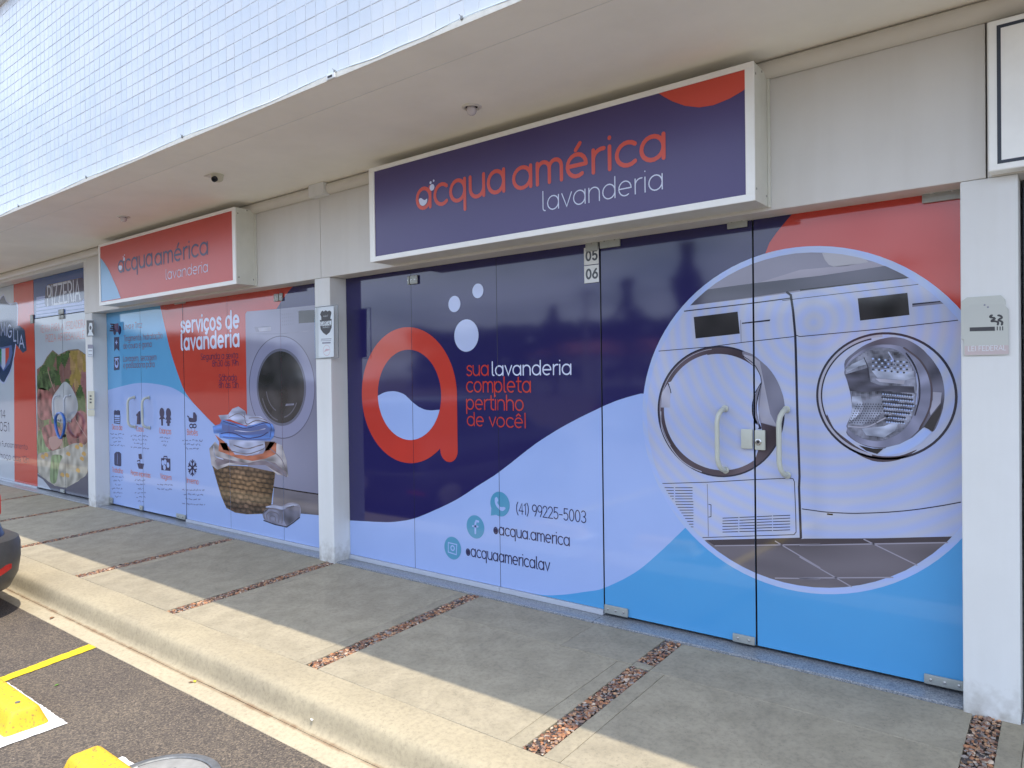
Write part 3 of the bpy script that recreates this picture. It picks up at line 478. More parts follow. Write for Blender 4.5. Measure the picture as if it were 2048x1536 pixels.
('P','left_photo',4,'machine',((-6.248,2.122),(-6.221,2.144),(-5.717,2.135),(-5.111,2.131),(-5.071,2.129),(-5.116,0.488),(-5.816,0.494),(-6.256,0.577))),
('P','left_photo',4,'machinedark',((-5.832,0.497),(-5.116,0.495),(-5.121,0.31),(-5.434,0.294),(-5.862,0.299))),
('L','left_photo',5,'black',0.012,((-5.848,0.496),(-5.436,0.49),(-5.116,0.49)),False),
('P','left_photo',5,'display',((-5.41,2.098),(-5.15,2.09),(-5.153,1.982),(-5.41,1.986))),
('P','left_photo',5,'gray',((-6.104,1.99),(-5.831,1.986),(-5.827,1.937),(-6.073,1.94))),
('P','left_photo',6,'lightgray',((-6.04,1.979),(-5.832,1.977),(-5.83,1.941),(-6.021,1.943))),
('L','left_photo',5,'gray',0.006,((-6.218,1.93),(-5.687,1.906),(-5.139,1.914)),False),
('D','left_photo',6,'gray',-5.651,2.08,0.008),
('D','left_photo',6,'gray',-5.619,2.08,0.008),
('D','left_photo',6,'gray',-5.587,2.08,0.008),
('D','left_photo',6,'gray',-5.555,2.081,0.008),
('D','left_photo',6,'gray',-5.524,2.081,0.008),
('D','left_photo',6,'gray',-5.493,2.081,0.008),
('D','left_photo',6,'gray',-5.652,2.048,0.008),
('D','left_photo',6,'gray',-5.62,2.049,0.008),
('D','left_photo',6,'gray',-5.588,2.049,0.008),
('D','left_photo',6,'gray',-5.556,2.049,0.008),
('D','left_photo',6,'gray',-5.525,2.05,0.008),
('D','left_photo',6,'gray',-5.494,2.05,0.008),
('D','left_photo',6,'gray',-5.653,2.017,0.008),
('D','left_photo',6,'gray',-5.621,2.017,0.008),
('D','left_photo',6,'gray',-5.589,2.017,0.008),
('D','left_photo',6,'gray',-5.557,2.018,0.008),
('D','left_photo',6,'gray',-5.526,2.018,0.008),
('D','left_photo',6,'gray',-5.494,2.019,0.008),
('D','left_photo',6,'gray',-5.654,1.985,0.008),
('D','left_photo',6,'gray',-5.622,1.985,0.008),
('D','left_photo',6,'gray',-5.59,1.986,0.008),
('D','left_photo',6,'gray',-5.558,1.986,0.008),
('D','left_photo',6,'gray',-5.527,1.987,0.008),
('D','left_photo',6,'gray',-5.495,1.987,0.008),
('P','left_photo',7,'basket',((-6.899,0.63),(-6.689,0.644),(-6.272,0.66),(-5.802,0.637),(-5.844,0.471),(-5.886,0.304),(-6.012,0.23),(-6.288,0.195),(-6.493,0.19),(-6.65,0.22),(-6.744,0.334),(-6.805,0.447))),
('P','left_photo',8,'cloth',((-6.91,0.63),(-6.949,0.795),(-6.834,0.872),(-6.684,0.785),(-6.231,0.719),(-5.956,0.78),(-5.803,0.908),(-5.694,0.892),(-5.626,0.757),(-5.604,0.609),(-5.775,0.618),(-5.959,0.692),(-6.232,0.674),(-6.582,0.651),(-6.8,0.59))),
('P','left_photo',9,'clothshade',((-6.799,0.625),(-6.841,0.682),(-6.752,0.717),(-6.517,0.702),(-6.271,0.689),(-6.034,0.731),(-5.808,0.724),(-5.629,0.65),(-5.627,0.602),(-5.811,0.648),(-5.959,0.692),(-6.232,0.674),(-6.581,0.674))),
('P','left_photo',10,'orange',((-6.832,0.943),(-6.757,0.875),(-6.771,0.78),(-6.621,0.759),(-6.433,0.73),(-6.171,0.717),(-5.957,0.753),(-5.787,0.806),(-5.775,0.909),(-5.877,0.915),(-5.994,0.8),(-6.169,0.768),(-6.473,0.762),(-6.66,0.88))),
('P','left_photo',10,'brown',((-6.747,0.864),(-6.617,0.87),(-6.577,0.791),(-6.684,0.797))),
('P','left_photo',10,'brown',((-5.962,0.912),(-5.793,0.919),(-5.879,0.839),(-5.955,0.824))),
('P','left_photo',11,'clothlight',((-6.584,0.906),(-5.971,0.933),(-5.957,0.868),(-6.071,0.796),(-6.269,0.76),(-6.473,0.768),(-6.555,0.815))),
('L','left_photo',12,'clothshade',0.012,((-6.491,0.853),(-6.45,0.847),(-6.391,0.839),(-6.326,0.832),(-6.267,0.83),(-6.213,0.836),(-6.158,0.847),(-6.109,0.859),(-6.069,0.868),(-6.039,0.874),(-6.018,0.878),(-6.002,0.881),(-5.991,0.883)),False),
('P','left_photo',12,'blue',((-6.873,1.025),(-6.74,1.052),(-6.695,1.101),(-6.26,1.045),(-5.946,1.099),(-5.834,1.08),(-5.799,1.027),(-5.82,0.962),(-5.876,0.926),(-6.264,0.909),(-6.573,0.907),(-6.745,0.917),(-6.754,0.958),(-6.854,0.954))),
('P','left_photo',13,'blueshade',((-6.697,1.054),(-6.26,1.022),(-5.947,1.077),(-5.873,1.036),(-5.893,0.991),(-6.263,0.96),(-6.571,0.965),(-6.699,0.995))),
('L','left_photo',14,'navy',0.01,((-6.721,0.959),(-6.684,0.963),(-6.63,0.969),(-6.568,0.973),(-6.508,0.973),(-6.449,0.965),(-6.387,0.951),(-6.325,0.938),(-6.263,0.932),(-6.201,0.933),(-6.137,0.94),(-6.077,0.949),(-6.027,0.958),(-5.987,0.969),(-5.955,0.982),(-5.929,0.993),(-5.912,1.001)),False),
('L','left_photo',14,'navy',0.008,((-6.674,1.084),(-6.636,1.077),(-6.581,1.068),(-6.52,1.058),(-6.463,1.05),(-6.415,1.041),(-6.369,1.032),(-6.319,1.027),(-6.26,1.028),(-6.184,1.039),(-6.095,1.059),(-6.011,1.077),(-5.947,1.088),(-5.906,1.088),(-5.88,1.083),(-5.864,1.072),(-5.854,1.058),(-5.852,1.036),(-5.859,1.007),(-5.869,0.979),(-5.875,0.959)),False),
('P','left_photo',13,'clothlight',((-6.759,1.14),(-6.586,1.15),(-6.5,1.21),(-6.395,1.234),(-6.275,1.191),(-6.256,1.157),(-6.021,1.146),(-5.872,1.085),(-5.984,1.098),(-6.18,1.058),(-6.3,1.055),(-6.545,1.105),(-6.717,1.094))),
('L','left_photo',14,'clothshade',0.008,((-6.566,1.121),(-6.534,1.132),(-6.489,1.146),(-6.44,1.16),(-6.398,1.166),(-6.361,1.16),(-6.327,1.147),(-6.298,1.133),(-6.277,1.123)),False),
('L','left_photo',14,'clothshade',0.008,((-6.217,1.125),(-6.188,1.127),(-6.146,1.131),(-6.101,1.134),(-6.06,1.134),(-6.022,1.13),(-5.984,1.123),(-5.95,1.115),(-5.927,1.11)),False),
('L','left_photo',14,'blueshade',0.01,((-6.679,0.926),(-6.629,0.926),(-6.557,0.926),(-6.478,0.926),(-6.406,0.926),(-6.345,0.924),(-6.286,0.921),(-6.228,0.919),(-6.165,0.919),(-6.088,0.924),(-6.004,0.931),(-5.928,0.938),(-5.876,0.943)),False),
('L','left_photo',14,'clothlight',0.008,((-6.465,0.998),(-6.417,0.997),(-6.348,0.995),(-6.272,0.994),(-6.202,0.996),(-6.131,1.004),(-6.058,1.014),(-5.993,1.026),(-5.948,1.033)),False),
('L','left_photo',12,'clothshade',0.01,((-6.535,0.793),(-6.485,0.789),(-6.413,0.783),(-6.336,0.779),(-6.269,0.779),(-6.212,0.785),(-6.158,0.796),(-6.11,0.808),(-6.07,0.818),(-6.039,0.826),(-6.014,0.834),(-5.996,0.84),(-5.983,0.845)),False),
('L','left_photo',11,'clothshade',0.01,((-5.879,0.85),(-5.847,0.837),(-5.801,0.818),(-5.754,0.795),(-5.715,0.773),(-5.688,0.746),(-5.666,0.717),(-5.649,0.689),(-5.638,0.671)),False),
('L','left_photo',11,'gray',0.008,((-5.958,0.736),(-5.927,0.729),(-5.883,0.719),(-5.835,0.707),(-5.791,0.692),(-5.748,0.674),(-5.704,0.652),(-5.666,0.631),(-5.639,0.617)),False),
('L','left_photo',10,'clothlight',0.012,((-6.858,0.823),(-6.858,0.805),(-6.858,0.778),(-6.854,0.75),(-6.839,0.729),(-6.807,0.717),(-6.762,0.71),(-6.717,0.706),(-6.687,0.703)),False),
('L','left_photo',14,'clothshade',0.01,((-6.296,1.168),(-6.292,1.147),(-6.287,1.115),(-6.278,1.085),(-6.259,1.067),(-6.228,1.068),(-6.189,1.081),(-6.145,1.096),(-6.1,1.105),(-6.049,1.106),(-5.994,1.102),(-5.943,1.097),(-5.909,1.094)),False),
('P','left_photo',7,'towel',((-6.018,0.207),(-6.024,0.22),(-6.028,0.234),(-6.029,0.248),(-6.026,0.262),(-6.018,0.275),(-6.006,0.289),(-5.991,0.301),(-5.971,0.312),(-5.948,0.32),(-5.92,0.326),(-5.89,0.33),(-5.858,0.334),(-5.822,0.335),(-5.784,0.335),(-5.745,0.335),(-5.71,0.338),(-5.681,0.345),(-5.655,0.355),(-5.629,0.365),(-5.602,0.373),(-5.57,0.378),(-5.537,0.382),(-5.505,0.384),(-5.479,0.382),(-5.46,0.377),(-5.445,0.369),(-5.434,0.358),(-5.428,0.345),(-5.426,0.328),(-5.427,0.306),(-5.433,0.284),(-5.444,0.265),(-5.462,0.249),(-5.484,0.234),(-5.51,0.221),(-5.536,0.207),(-5.56,0.192),(-5.585,0.176),(-5.612,0.162),(-5.644,0.152),(-5.685,0.148),(-5.732,0.149),(-5.781,0.151),(-5.826,0.154),(-5.868,0.157),(-5.909,0.161),(-5.946,0.165),(-5.976,0.171),(-5.995,0.178),(-6.006,0.187),(-6.013,0.197))),
('P','left_photo',8,'towelshade',((-5.685,0.292),(-5.63,0.33),(-5.532,0.356),(-5.437,0.35),(-5.448,0.265),(-5.644,0.154),(-5.682,0.206))),
('P','left_photo',8,'clothlight',((-5.972,0.295),(-5.963,0.301),(-5.933,0.31),(-5.895,0.319),(-5.858,0.326),(-5.824,0.328),(-5.787,0.328),(-5.749,0.328),(-5.711,0.33),(-5.67,0.337),(-5.626,0.347),(-5.585,0.357),(-5.549,0.365),(-5.517,0.368),(-5.487,0.371),(-5.466,0.37),(-5.462,0.368),(-5.482,0.362),(-5.52,0.353),(-5.564,0.342),(-5.603,0.333),(-5.633,0.323),(-5.659,0.314),(-5.685,0.305),(-5.712,0.3),(-5.738,0.299),(-5.764,0.301),(-5.791,0.304),(-5.821,0.305),(-5.862,0.302),(-5.91,0.298),(-5.952,0.295))),
('L','left_photo',9,'machinedark',0.01,((-5.99,0.188),(-5.993,0.2),(-5.997,0.216),(-5.999,0.234),(-5.996,0.248),(-5.987,0.26),(-5.973,0.27),(-5.955,0.279),(-5.934,0.286),(-5.909,0.29),(-5.88,0.293),(-5.849,0.294),(-5.822,0.294),(-5.796,0.293),(-5.771,0.291),(-5.748,0.287),(-5.73,0.282),(-5.718,0.274),(-5.711,0.265),(-5.707,0.254),(-5.704,0.242),(-5.705,0.226),(-5.708,0.206),(-5.713,0.188),(-5.715,0.176)),False),
('L','left_photo',9,'machinedark',0.01,((-5.947,0.188),(-5.949,0.196),(-5.952,0.208),(-5.954,0.22),(-5.951,0.231),(-5.942,0.24),(-5.93,0.248),(-5.915,0.254),(-5.897,0.259),(-5.876,0.262),(-5.85,0.263),(-5.825,0.262),(-5.804,0.26),(-5.788,0.257),(-5.776,0.252),(-5.766,0.245),(-5.759,0.236),(-5.758,0.222),(-5.76,0.205),(-5.764,0.189),(-5.766,0.177)),False),
('L','left_photo',9,'machinedark',0.01,((-5.9,0.184),(-5.9,0.192),(-5.902,0.202),(-5.901,0.213),(-5.895,0.221),(-5.88,0.225),(-5.859,0.227),(-5.839,0.226),(-5.824,0.223),(-5.817,0.215),(-5.816,0.203),(-5.816,0.191),(-5.816,0.183)),False),
('L','left_photo',9,'dark',0.01,((-6.004,0.168),(-5.826,0.151),(-5.644,0.149),(-5.536,0.204),(-5.444,0.259)),False),
('T','left_lettering',6,'paletext','serviços de',-7.468,2.011,-6.367,1.999,0.109,0.28),
('T','left_lettering',6,'paletext','lavanderia',-7.471,1.823,-6.373,1.823,0.109,0.28),
('T','left_lettering',6,'navytext','Segunda a sexta',-7.079,1.705,-6.391,1.703,0.044,0.14),
('T','left_lettering',6,'navytext','8h30 às 19h',-6.859,1.629,-6.385,1.632,0.043,0.14),
('T','left_lettering',6,'navytext','Sábado',-6.742,1.484,-6.416,1.491,0.043,0.14),
('T','left_lettering',6,'navytext','8h às 13h',-6.745,1.413,-6.392,1.418,0.043,0.14),
('T','left_lettering',6,'mauve','Leva e Traz',-8.808,2.105,-8.347,2.102,0.047,0.14),
('T','left_lettering',6,'mauve','Tingimento, hidratação',-8.801,1.967,-7.877,1.956,0.047,0.14),
('T','left_lettering',6,'mauve','do couro e goma',-8.818,1.873,-8.132,1.878,0.047,0.14),
('T','left_lettering',6,'mauve','Lavagem, secagem',-8.825,1.726,-8.023,1.727,0.047,0.14),
('T','left_lettering',6,'mauve','e passadoria para',-8.829,1.647,-8.072,1.65,0.047,0.14),
('T','left_lettering',6,'orangetext','Dia a dia',-9.159,0.915,-8.894,0.915,0.042,0.17),
('T','left_lettering',6,'orangetext','Casa',-8.533,0.917,-8.362,0.917,0.041,0.17),
('T','left_lettering',6,'orangetext','Crianças',-7.988,0.912,-7.726,0.913,0.042,0.17),
('T','left_lettering',6,'orangetext','Bebês',-7.386,0.919,-7.172,0.92,0.042,0.17),
('T','left_lettering',6,'orangetext','Trabalho',-9.177,0.396,-8.898,0.401,0.04,0.17),
('T','left_lettering',6,'orangetext','Peças especiais',-8.693,0.396,-8.217,0.405,0.038,0.17),
('T','left_lettering',6,'orangetext','Viagem',-7.986,0.409,-7.74,0.414,0.039,0.17),
('T','left_lettering',6,'orangetext','Inverno',-7.41,0.411,-7.176,0.409,0.04,0.17),
('L','left_fineprint',6,'mutetext',0.009,((-9.209,0.861),(-9.192,0.862),(-9.175,0.852),(-9.157,0.856),(-9.139,0.856),(-9.121,0.866)),False),
('L','left_fineprint',6,'mutetext',0.009,((-9.087,0.857),(-9.07,0.858),(-9.053,0.853),(-9.035,0.86)),False),
('L','left_fineprint',6,'mutetext',0.009,((-9.004,0.851),(-8.986,0.868),(-8.969,0.869),(-8.952,0.87),(-8.935,0.871),(-8.918,0.871)),False),
('L','left_fineprint',6,'mutetext',0.009,((-8.885,0.865),(-8.868,0.865),(-8.851,0.868)),False),
('L','left_fineprint',6,'mutetext',0.009,((-9.168,0.809),(-9.151,0.809),(-9.133,0.811),(-9.116,0.816),(-9.098,0.823)),False),
('L','left_fineprint',6,'mutetext',0.009,((-9.073,0.815),(-9.056,0.81),(-9.038,0.814),(-9.021,0.813)),False),
('L','left_fineprint',6,'mutetext',0.009,((-8.992,0.824),(-8.975,0.827),(-8.958,0.815),(-8.941,0.82)),False),
('L','left_fineprint',6,'mutetext',0.009,((-8.912,0.825),(-8.896,0.812)),False),
('L','left_fineprint',6,'mutetext',0.009,((-9.127,0.763),(-9.11,0.761),(-9.092,0.765),(-9.075,0.767),(-9.057,0.774),(-9.04,0.771)),False),
('L','left_fineprint',6,'mutetext',0.009,((-9.008,0.78),(-8.991,0.769),(-8.974,0.772),(-8.957,0.781),(-8.94,0.774)),False),
('L','left_fineprint',6,'mutetext',0.009,((-9.216,0.724),(-9.198,0.719),(-9.181,0.719),(-9.163,0.719),(-9.145,0.724),(-9.127,0.731)),False),
('L','left_fineprint',6,'mutetext',0.009,((-9.098,0.719),(-9.081,0.722),(-9.063,0.727)),False),
('L','left_fineprint',6,'mutetext',0.009,((-9.029,0.727),(-9.012,0.723),(-8.994,0.738),(-8.977,0.735)),False),
('L','left_fineprint',6,'mutetext',0.009,((-8.94,0.726),(-8.922,0.736),(-8.906,0.724),(-8.889,0.727)),False),
('L','left_fineprint',6,'mutetext',0.009,((-8.861,0.734),(-8.844,0.728)),False),
('L','left_fineprint',6,'mutetext',0.009,((-8.673,0.851),(-8.656,0.852),(-8.64,0.862)),False),
('L','left_fineprint',6,'mutetext',0.009,((-8.601,0.869),(-8.585,0.861),(-8.569,0.855),(-8.552,0.871),(-8.537,0.855)),False),
('L','left_fineprint',6,'mutetext',0.009,((-8.501,0.856),(-8.486,0.855),(-8.469,0.866),(-8.453,0.867),(-8.437,0.872),(-8.422,0.863)),False),
('L','left_fineprint',6,'mutetext',0.009,((-8.393,0.874),(-8.378,0.868),(-8.362,0.863),(-8.346,0.875),(-8.331,0.861),(-8.315,0.876)),False),
('L','left_fineprint',6,'mutetext',0.009,((-8.29,0.868),(-8.274,0.863),(-8.259,0.862)),False),
('L','left_fineprint',6,'mutetext',0.009,((-8.634,0.821),(-8.618,0.805),(-8.602,0.814),(-8.585,0.822)),False),
('L','left_fineprint',6,'mutetext',0.009,((-8.558,0.814),(-8.542,0.811),(-8.526,0.813)),False),
('L','left_fineprint',6,'mutetext',0.009,((-8.489,0.822),(-8.473,0.827),(-8.458,0.815),(-8.442,0.815)),False),
('L','left_fineprint',6,'mutetext',0.009,((-8.409,0.819),(-8.394,0.814),(-8.378,0.828),(-8.362,0.827)),False),
('L','left_fineprint',6,'mutetext',0.009,((-8.333,0.817),(-8.317,0.828),(-8.302,0.825),(-8.286,0.821)),False),
('L','left_fineprint',6,'mutetext',0.009,((-8.596,0.775),(-8.58,0.774),(-8.564,0.771)),False),
('L','left_fineprint',6,'mutetext',0.009,((-8.532,0.773),(-8.516,0.773),(-8.5,0.78),(-8.484,0.775),(-8.468,0.776)),False),
('L','left_fineprint',6,'mutetext',0.009,((-8.444,0.77),(-8.428,0.77),(-8.412,0.772),(-8.397,0.774),(-8.381,0.781),(-8.365,0.778)),False),
('L','left_fineprint',6,'mutetext',0.009,((-8.329,0.78),(-8.314,0.774)),False),
('L','left_fineprint',6,'mutetext',0.009,((-8.678,0.727),(-8.662,0.72),(-8.646,0.727)),False),
('L','left_fineprint',6,'mutetext',0.009,((-8.61,0.719),(-8.593,0.726),(-8.577,0.729),(-8.561,0.727),(-8.545,0.728),(-8.529,0.726)),False),
('L','left_fineprint',6,'mutetext',0.009,((-8.502,0.717),(-8.485,0.727),(-8.469,0.733),(-8.454,0.72),(-8.438,0.733),(-8.422,0.728)),False),
('L','left_fineprint',6,'mutetext',0.009,((-8.386,0.726),(-8.371,0.722),(-8.355,0.734),(-8.339,0.73),(-8.324,0.723),(-8.308,0.728)),False),
('L','left_fineprint',6,'mutetext',0.009,((-8.285,0.727),(-8.27,0.724),(-8.255,0.726),(-8.239,0.731)),False),
('L','left_fineprint',6,'mutetext',0.009,((-7.979,0.861),(-7.963,0.867),(-7.949,0.873),(-7.934,0.865),(-7.919,0.874),(-7.905,0.867)),False),
('L','left_fineprint',6,'mutetext',0.009,((-7.877,0.864),(-7.862,0.869),(-7.847,0.871),(-7.833,0.867),(-7.819,0.86),(-7.804,0.869),(-7.79,0.862)),False),
('L','left_fineprint',6,'mutetext',0.009,((-7.77,0.87),(-7.756,0.869)),False),
('L','left_fineprint',6,'mutetext',0.009,((-7.944,0.824),(-7.929,0.827),(-7.914,0.826),(-7.9,0.83)),False),
('L','left_fineprint',6,'mutetext',0.009,((-7.877,0.831),(-7.862,0.83),(-7.848,0.826)),False),
('L','left_fineprint',6,'mutetext',0.009,((-7.816,0.824),(-7.801,0.827)),False),
('L','left_fineprint',6,'mutetext',0.009,((-7.91,0.778),(-7.895,0.787),(-7.88,0.791),(-7.866,0.778),(-7.851,0.777),(-7.837,0.791)),False),
('L','left_fineprint',6,'mutetext',0.009,((-7.487,0.851),(-7.473,0.856),(-7.46,0.854)),False),
('L','left_fineprint',6,'mutetext',0.009,((-7.436,0.865),(-7.423,0.862),(-7.41,0.856),(-7.396,0.859),(-7.382,0.862),(-7.369,0.855)),False),
('L','left_fineprint',6,'mutetext',0.009,((-7.339,0.861),(-7.326,0.86),(-7.312,0.864)),False),
('L','left_fineprint',6,'mutetext',0.009,((-7.281,0.868),(-7.268,0.872),(-7.254,0.873),(-7.241,0.868)),False),
('L','left_fineprint',6,'mutetext',0.009,((-7.214,0.871),(-7.202,0.859),(-7.188,0.872),(-7.176,0.861)),False),
('L','left_fineprint',6,'mutetext',0.009,((-7.145,0.862),(-7.131,0.875),(-7.119,0.861),(-7.106,0.861),(-7.093,0.861),(-7.08,0.878)),False),
('L','left_fineprint',6,'mutetext',0.009,((-7.455,0.816),(-7.441,0.818),(-7.428,0.819),(-7.414,0.823)),False),
('L','left_fineprint',6,'mutetext',0.009,((-7.395,0.815),(-7.382,0.82),(-7.368,0.827),(-7.355,0.822),(-7.341,0.825),(-7.328,0.823)),False),
('L','left_fineprint',6,'mutetext',0.009,((-7.309,0.818),(-7.296,0.817),(-7.283,0.82),(-7.27,0.814),(-7.256,0.828),(-7.243,0.826)),False),
('L','left_fineprint',6,'mutetext',0.009,((-7.212,0.826),(-7.199,0.816),(-7.186,0.829),(-7.173,0.832)),False),
('L','left_fineprint',6,'mutetext',0.009,((-7.15,0.832),(-7.137,0.822),(-7.125,0.821)),False),
('L','left_fineprint',6,'mutetext',0.009,((-7.423,0.774),(-7.41,0.78),(-7.396,0.778),(-7.383,0.767),(-7.37,0.771)),False),
('L','left_fineprint',6,'mutetext',0.009,((-7.344,0.774),(-7.331,0.773),(-7.317,0.775),(-7.304,0.779),(-7.291,0.771)),False),
('L','left_fineprint',6,'mutetext',0.009,((-7.271,0.775),(-7.258,0.784),(-7.245,0.78),(-7.231,0.787),(-7.218,0.783)),False),
('L','left_fineprint',6,'mutetext',0.009,((-7.198,0.785),(-7.185,0.775),(-7.172,0.788),(-7.159,0.783)),False),
('L','left_fineprint',6,'mutetext',0.009,((-9.193,0.336),(-9.175,0.342),(-9.157,0.35),(-9.14,0.336)),False),
('L','left_fineprint',6,'mutetext',0.009,((-9.111,0.344),(-9.093,0.349),(-9.076,0.348),(-9.059,0.348),(-9.041,0.349)),False),
('L','left_fineprint',6,'mutetext',0.009,((-9.008,0.356),(-8.991,0.346),(-8.973,0.354),(-8.957,0.347),(-8.939,0.352)),False),
('L','left_fineprint',6,'mutetext',0.009,((-8.906,0.366),(-8.89,0.351)),False),
('L','left_fineprint',6,'mutetext',0.009,((-9.152,0.293),(-9.135,0.289),(-9.116,0.306),(-9.1,0.293),(-9.082,0.306),(-9.065,0.296)),False),
('L','left_fineprint',6,'mutetext',0.009,((-9.029,0.311),(-9.012,0.312),(-8.995,0.303),(-8.978,0.302)),False),
('L','left_fineprint',6,'mutetext',0.009,((-8.937,0.314),(-8.92,0.318)),False),
('L','left_fineprint',6,'mutetext',0.009,((-9.111,0.255),(-9.093,0.256),(-9.076,0.243)),False),
('L','left_fineprint',6,'mutetext',0.009,((-9.037,0.25),(-9.02,0.253),(-9.003,0.253),(-8.986,0.255),(-8.968,0.259)),False),
('L','left_fineprint',6,'mutetext',0.009,((-9.2,0.194),(-9.183,0.185),(-9.164,0.2),(-9.147,0.2),(-9.129,0.207),(-9.112,0.201)),False),
('L','left_fineprint',6,'mutetext',0.009,((-9.078,0.21),(-9.061,0.213),(-9.043,0.212),(-9.027,0.205),(-9.009,0.209),(-8.992,0.217)),False),
('L','left_fineprint',6,'mutetext',0.009,((-8.959,0.204),(-8.941,0.221),(-8.925,0.212)),False),
('L','left_fineprint',6,'mutetext',0.009,((-9.158,0.155),(-9.142,0.141),(-9.123,0.159),(-9.106,0.148)),False),
('L','left_fineprint',6,'mutetext',0.009,((-9.074,0.149),(-9.056,0.158),(-9.038,0.164),(-9.021,0.165),(-9.004,0.156),(-8.987,0.158),(-8.97,0.163)),False),
('L','left_fineprint',6,'mutetext',0.009,((-8.945,0.166),(-8.928,0.161)),False),
('L','left_fineprint',6,'mutetext',0.009,((-9.117,0.114),(-9.1,0.107),(-9.083,0.098),(-9.066,0.104),(-9.048,0.108),(-9.03,0.119)),False),
('L','left_fineprint',6,'mutetext',0.009,((-8.992,0.116),(-8.975,0.115)),False),
('L','left_fineprint',6,'mutetext',0.009,((-8.595,0.337),(-8.579,0.342),(-8.562,0.356)),False),
('L','left_fineprint',6,'mutetext',0.009,((-8.534,0.353),(-8.518,0.345),(-8.502,0.346),(-8.486,0.356),(-8.47,0.361),(-8.455,0.346)),False),
('L','left_fineprint',6,'mutetext',0.009,((-8.426,0.355),(-8.41,0.349),(-8.394,0.35),(-8.378,0.36),(-8.363,0.361),(-8.347,0.366)),False),
('L','left_fineprint',6,'mutetext',0.009,((-8.557,0.303),(-8.541,0.3),(-8.525,0.3),(-8.509,0.297),(-8.493,0.298)),False),
('L','left_fineprint',6,'mutetext',0.009,((-8.468,0.298),(-8.452,0.312),(-8.436,0.303),(-8.42,0.31),(-8.404,0.312)),False),
('L','left_fineprint',6,'mutetext',0.009,((-8.371,0.314),(-8.355,0.317)),False),
('L','left_fineprint',6,'mutetext',0.009,((-8.52,0.249),(-8.504,0.255),(-8.488,0.245),(-8.471,0.264),(-8.456,0.25),(-8.44,0.249)),False),
('L','left_fineprint',6,'mutetext',0.009,((-8.406,0.261),(-8.39,0.264)),False),
('L','left_fineprint',6,'mutetext',0.009,((-8.602,0.193),(-8.585,0.198),(-8.569,0.202)),False),
('L','left_fineprint',6,'mutetext',0.009,((-8.531,0.199),(-8.515,0.198),(-8.499,0.202),(-8.483,0.209)),False),
('L','left_fineprint',6,'mutetext',0.009,((-8.45,0.213),(-8.434,0.21),(-8.418,0.213),(-8.402,0.215)),False),
('L','left_fineprint',6,'mutetext',0.009,((-8.371,0.214),(-8.355,0.221),(-8.34,0.219)),False),
('L','left_fineprint',6,'mutetext',0.009,((-8.564,0.145),(-8.548,0.146),(-8.532,0.148)),False),
('L','left_fineprint',6,'mutetext',0.009,((-8.497,0.161),(-8.481,0.161),(-8.465,0.165),(-8.449,0.162),(-8.433,0.161)),False),
('L','left_fineprint',6,'mutetext',0.009,((-8.397,0.168),(-8.381,0.173),(-8.366,0.172),(-8.35,0.163)),False),
('L','left_fineprint',6,'mutetext',0.009,((-8.526,0.103),(-8.51,0.11),(-8.494,0.113),(-8.478,0.114),(-8.463,0.101)),False),
('L','left_fineprint',6,'mutetext',0.009,((-8.425,0.114),(-8.409,0.112),(-8.394,0.113)),False),
('L','left_fineprint',6,'mutetext',0.009,((-8.057,0.34),(-8.042,0.338),(-8.027,0.338)),False),
('L','left_fineprint',6,'mutetext',0.009,((-7.999,0.34),(-7.984,0.347),(-7.97,0.34),(-7.955,0.347),(-7.941,0.339),(-7.926,0.35)),False),
('L','left_fineprint',6,'mutetext',0.009,((-7.894,0.347),(-7.879,0.355),(-7.865,0.354),(-7.851,0.35),(-7.836,0.355)),False),
('L','left_fineprint',6,'mutetext',0.009,((-7.816,0.348),(-7.801,0.354),(-7.786,0.361)),False),
('L','left_fineprint',6,'mutetext',0.009,((-7.762,0.359),(-7.748,0.355),(-7.733,0.362),(-7.72,0.355)),False),
('L','left_fineprint',6,'mutetext',0.009,((-8.059,0.291),(-8.044,0.296),(-8.03,0.288),(-8.015,0.286),(-8.0,0.29)),False),
('L','left_fineprint',6,'mutetext',0.009,((-7.966,0.29),(-7.951,0.299),(-7.936,0.291),(-7.921,0.298),(-7.907,0.303)),False),
('L','left_fineprint',6,'mutetext',0.009,((-7.875,0.296),(-7.861,0.294),(-7.846,0.296),(-7.832,0.294)),False),
('L','left_fineprint',6,'mutetext',0.009,((-7.81,0.296),(-7.795,0.305),(-7.781,0.312),(-7.766,0.314),(-7.753,0.303),(-7.738,0.314)),False),
('L','left_fineprint',6,'mutetext',0.009,((-7.508,0.33),(-7.494,0.327),(-7.48,0.334),(-7.467,0.323)),False),
('L','left_fineprint',6,'mutetext',0.009,((-7.437,0.334),(-7.423,0.327),(-7.41,0.331),(-7.396,0.335),(-7.383,0.334)),False),
('L','left_fineprint',6,'mutetext',0.009,((-7.356,0.339),(-7.343,0.333),(-7.329,0.334),(-7.316,0.343),(-7.303,0.336)),False),
('L','left_fineprint',6,'mutetext',0.009,((-7.282,0.339),(-7.269,0.341),(-7.255,0.352),(-7.243,0.341)),False),
('L','left_fineprint',6,'mutetext',0.009,((-7.22,0.34),(-7.207,0.349),(-7.194,0.357),(-7.181,0.345)),False),
('L','left_fineprint',6,'mutetext',0.009,((-7.155,0.357),(-7.143,0.349),(-7.13,0.356)),False),
('L','left_fineprint',6,'mutetext',0.009,((-7.1,0.36),(-7.087,0.351),(-7.074,0.363),(-7.061,0.363)),False),
('L','left_fineprint',6,'mutetext',0.009,((-7.476,0.278),(-7.462,0.276),(-7.449,0.279),(-7.435,0.283),(-7.421,0.286)),False),
('L','left_fineprint',6,'mutetext',0.009,((-7.394,0.287),(-7.381,0.296),(-7.367,0.292),(-7.354,0.297),(-7.341,0.287),(-7.327,0.29)),False),
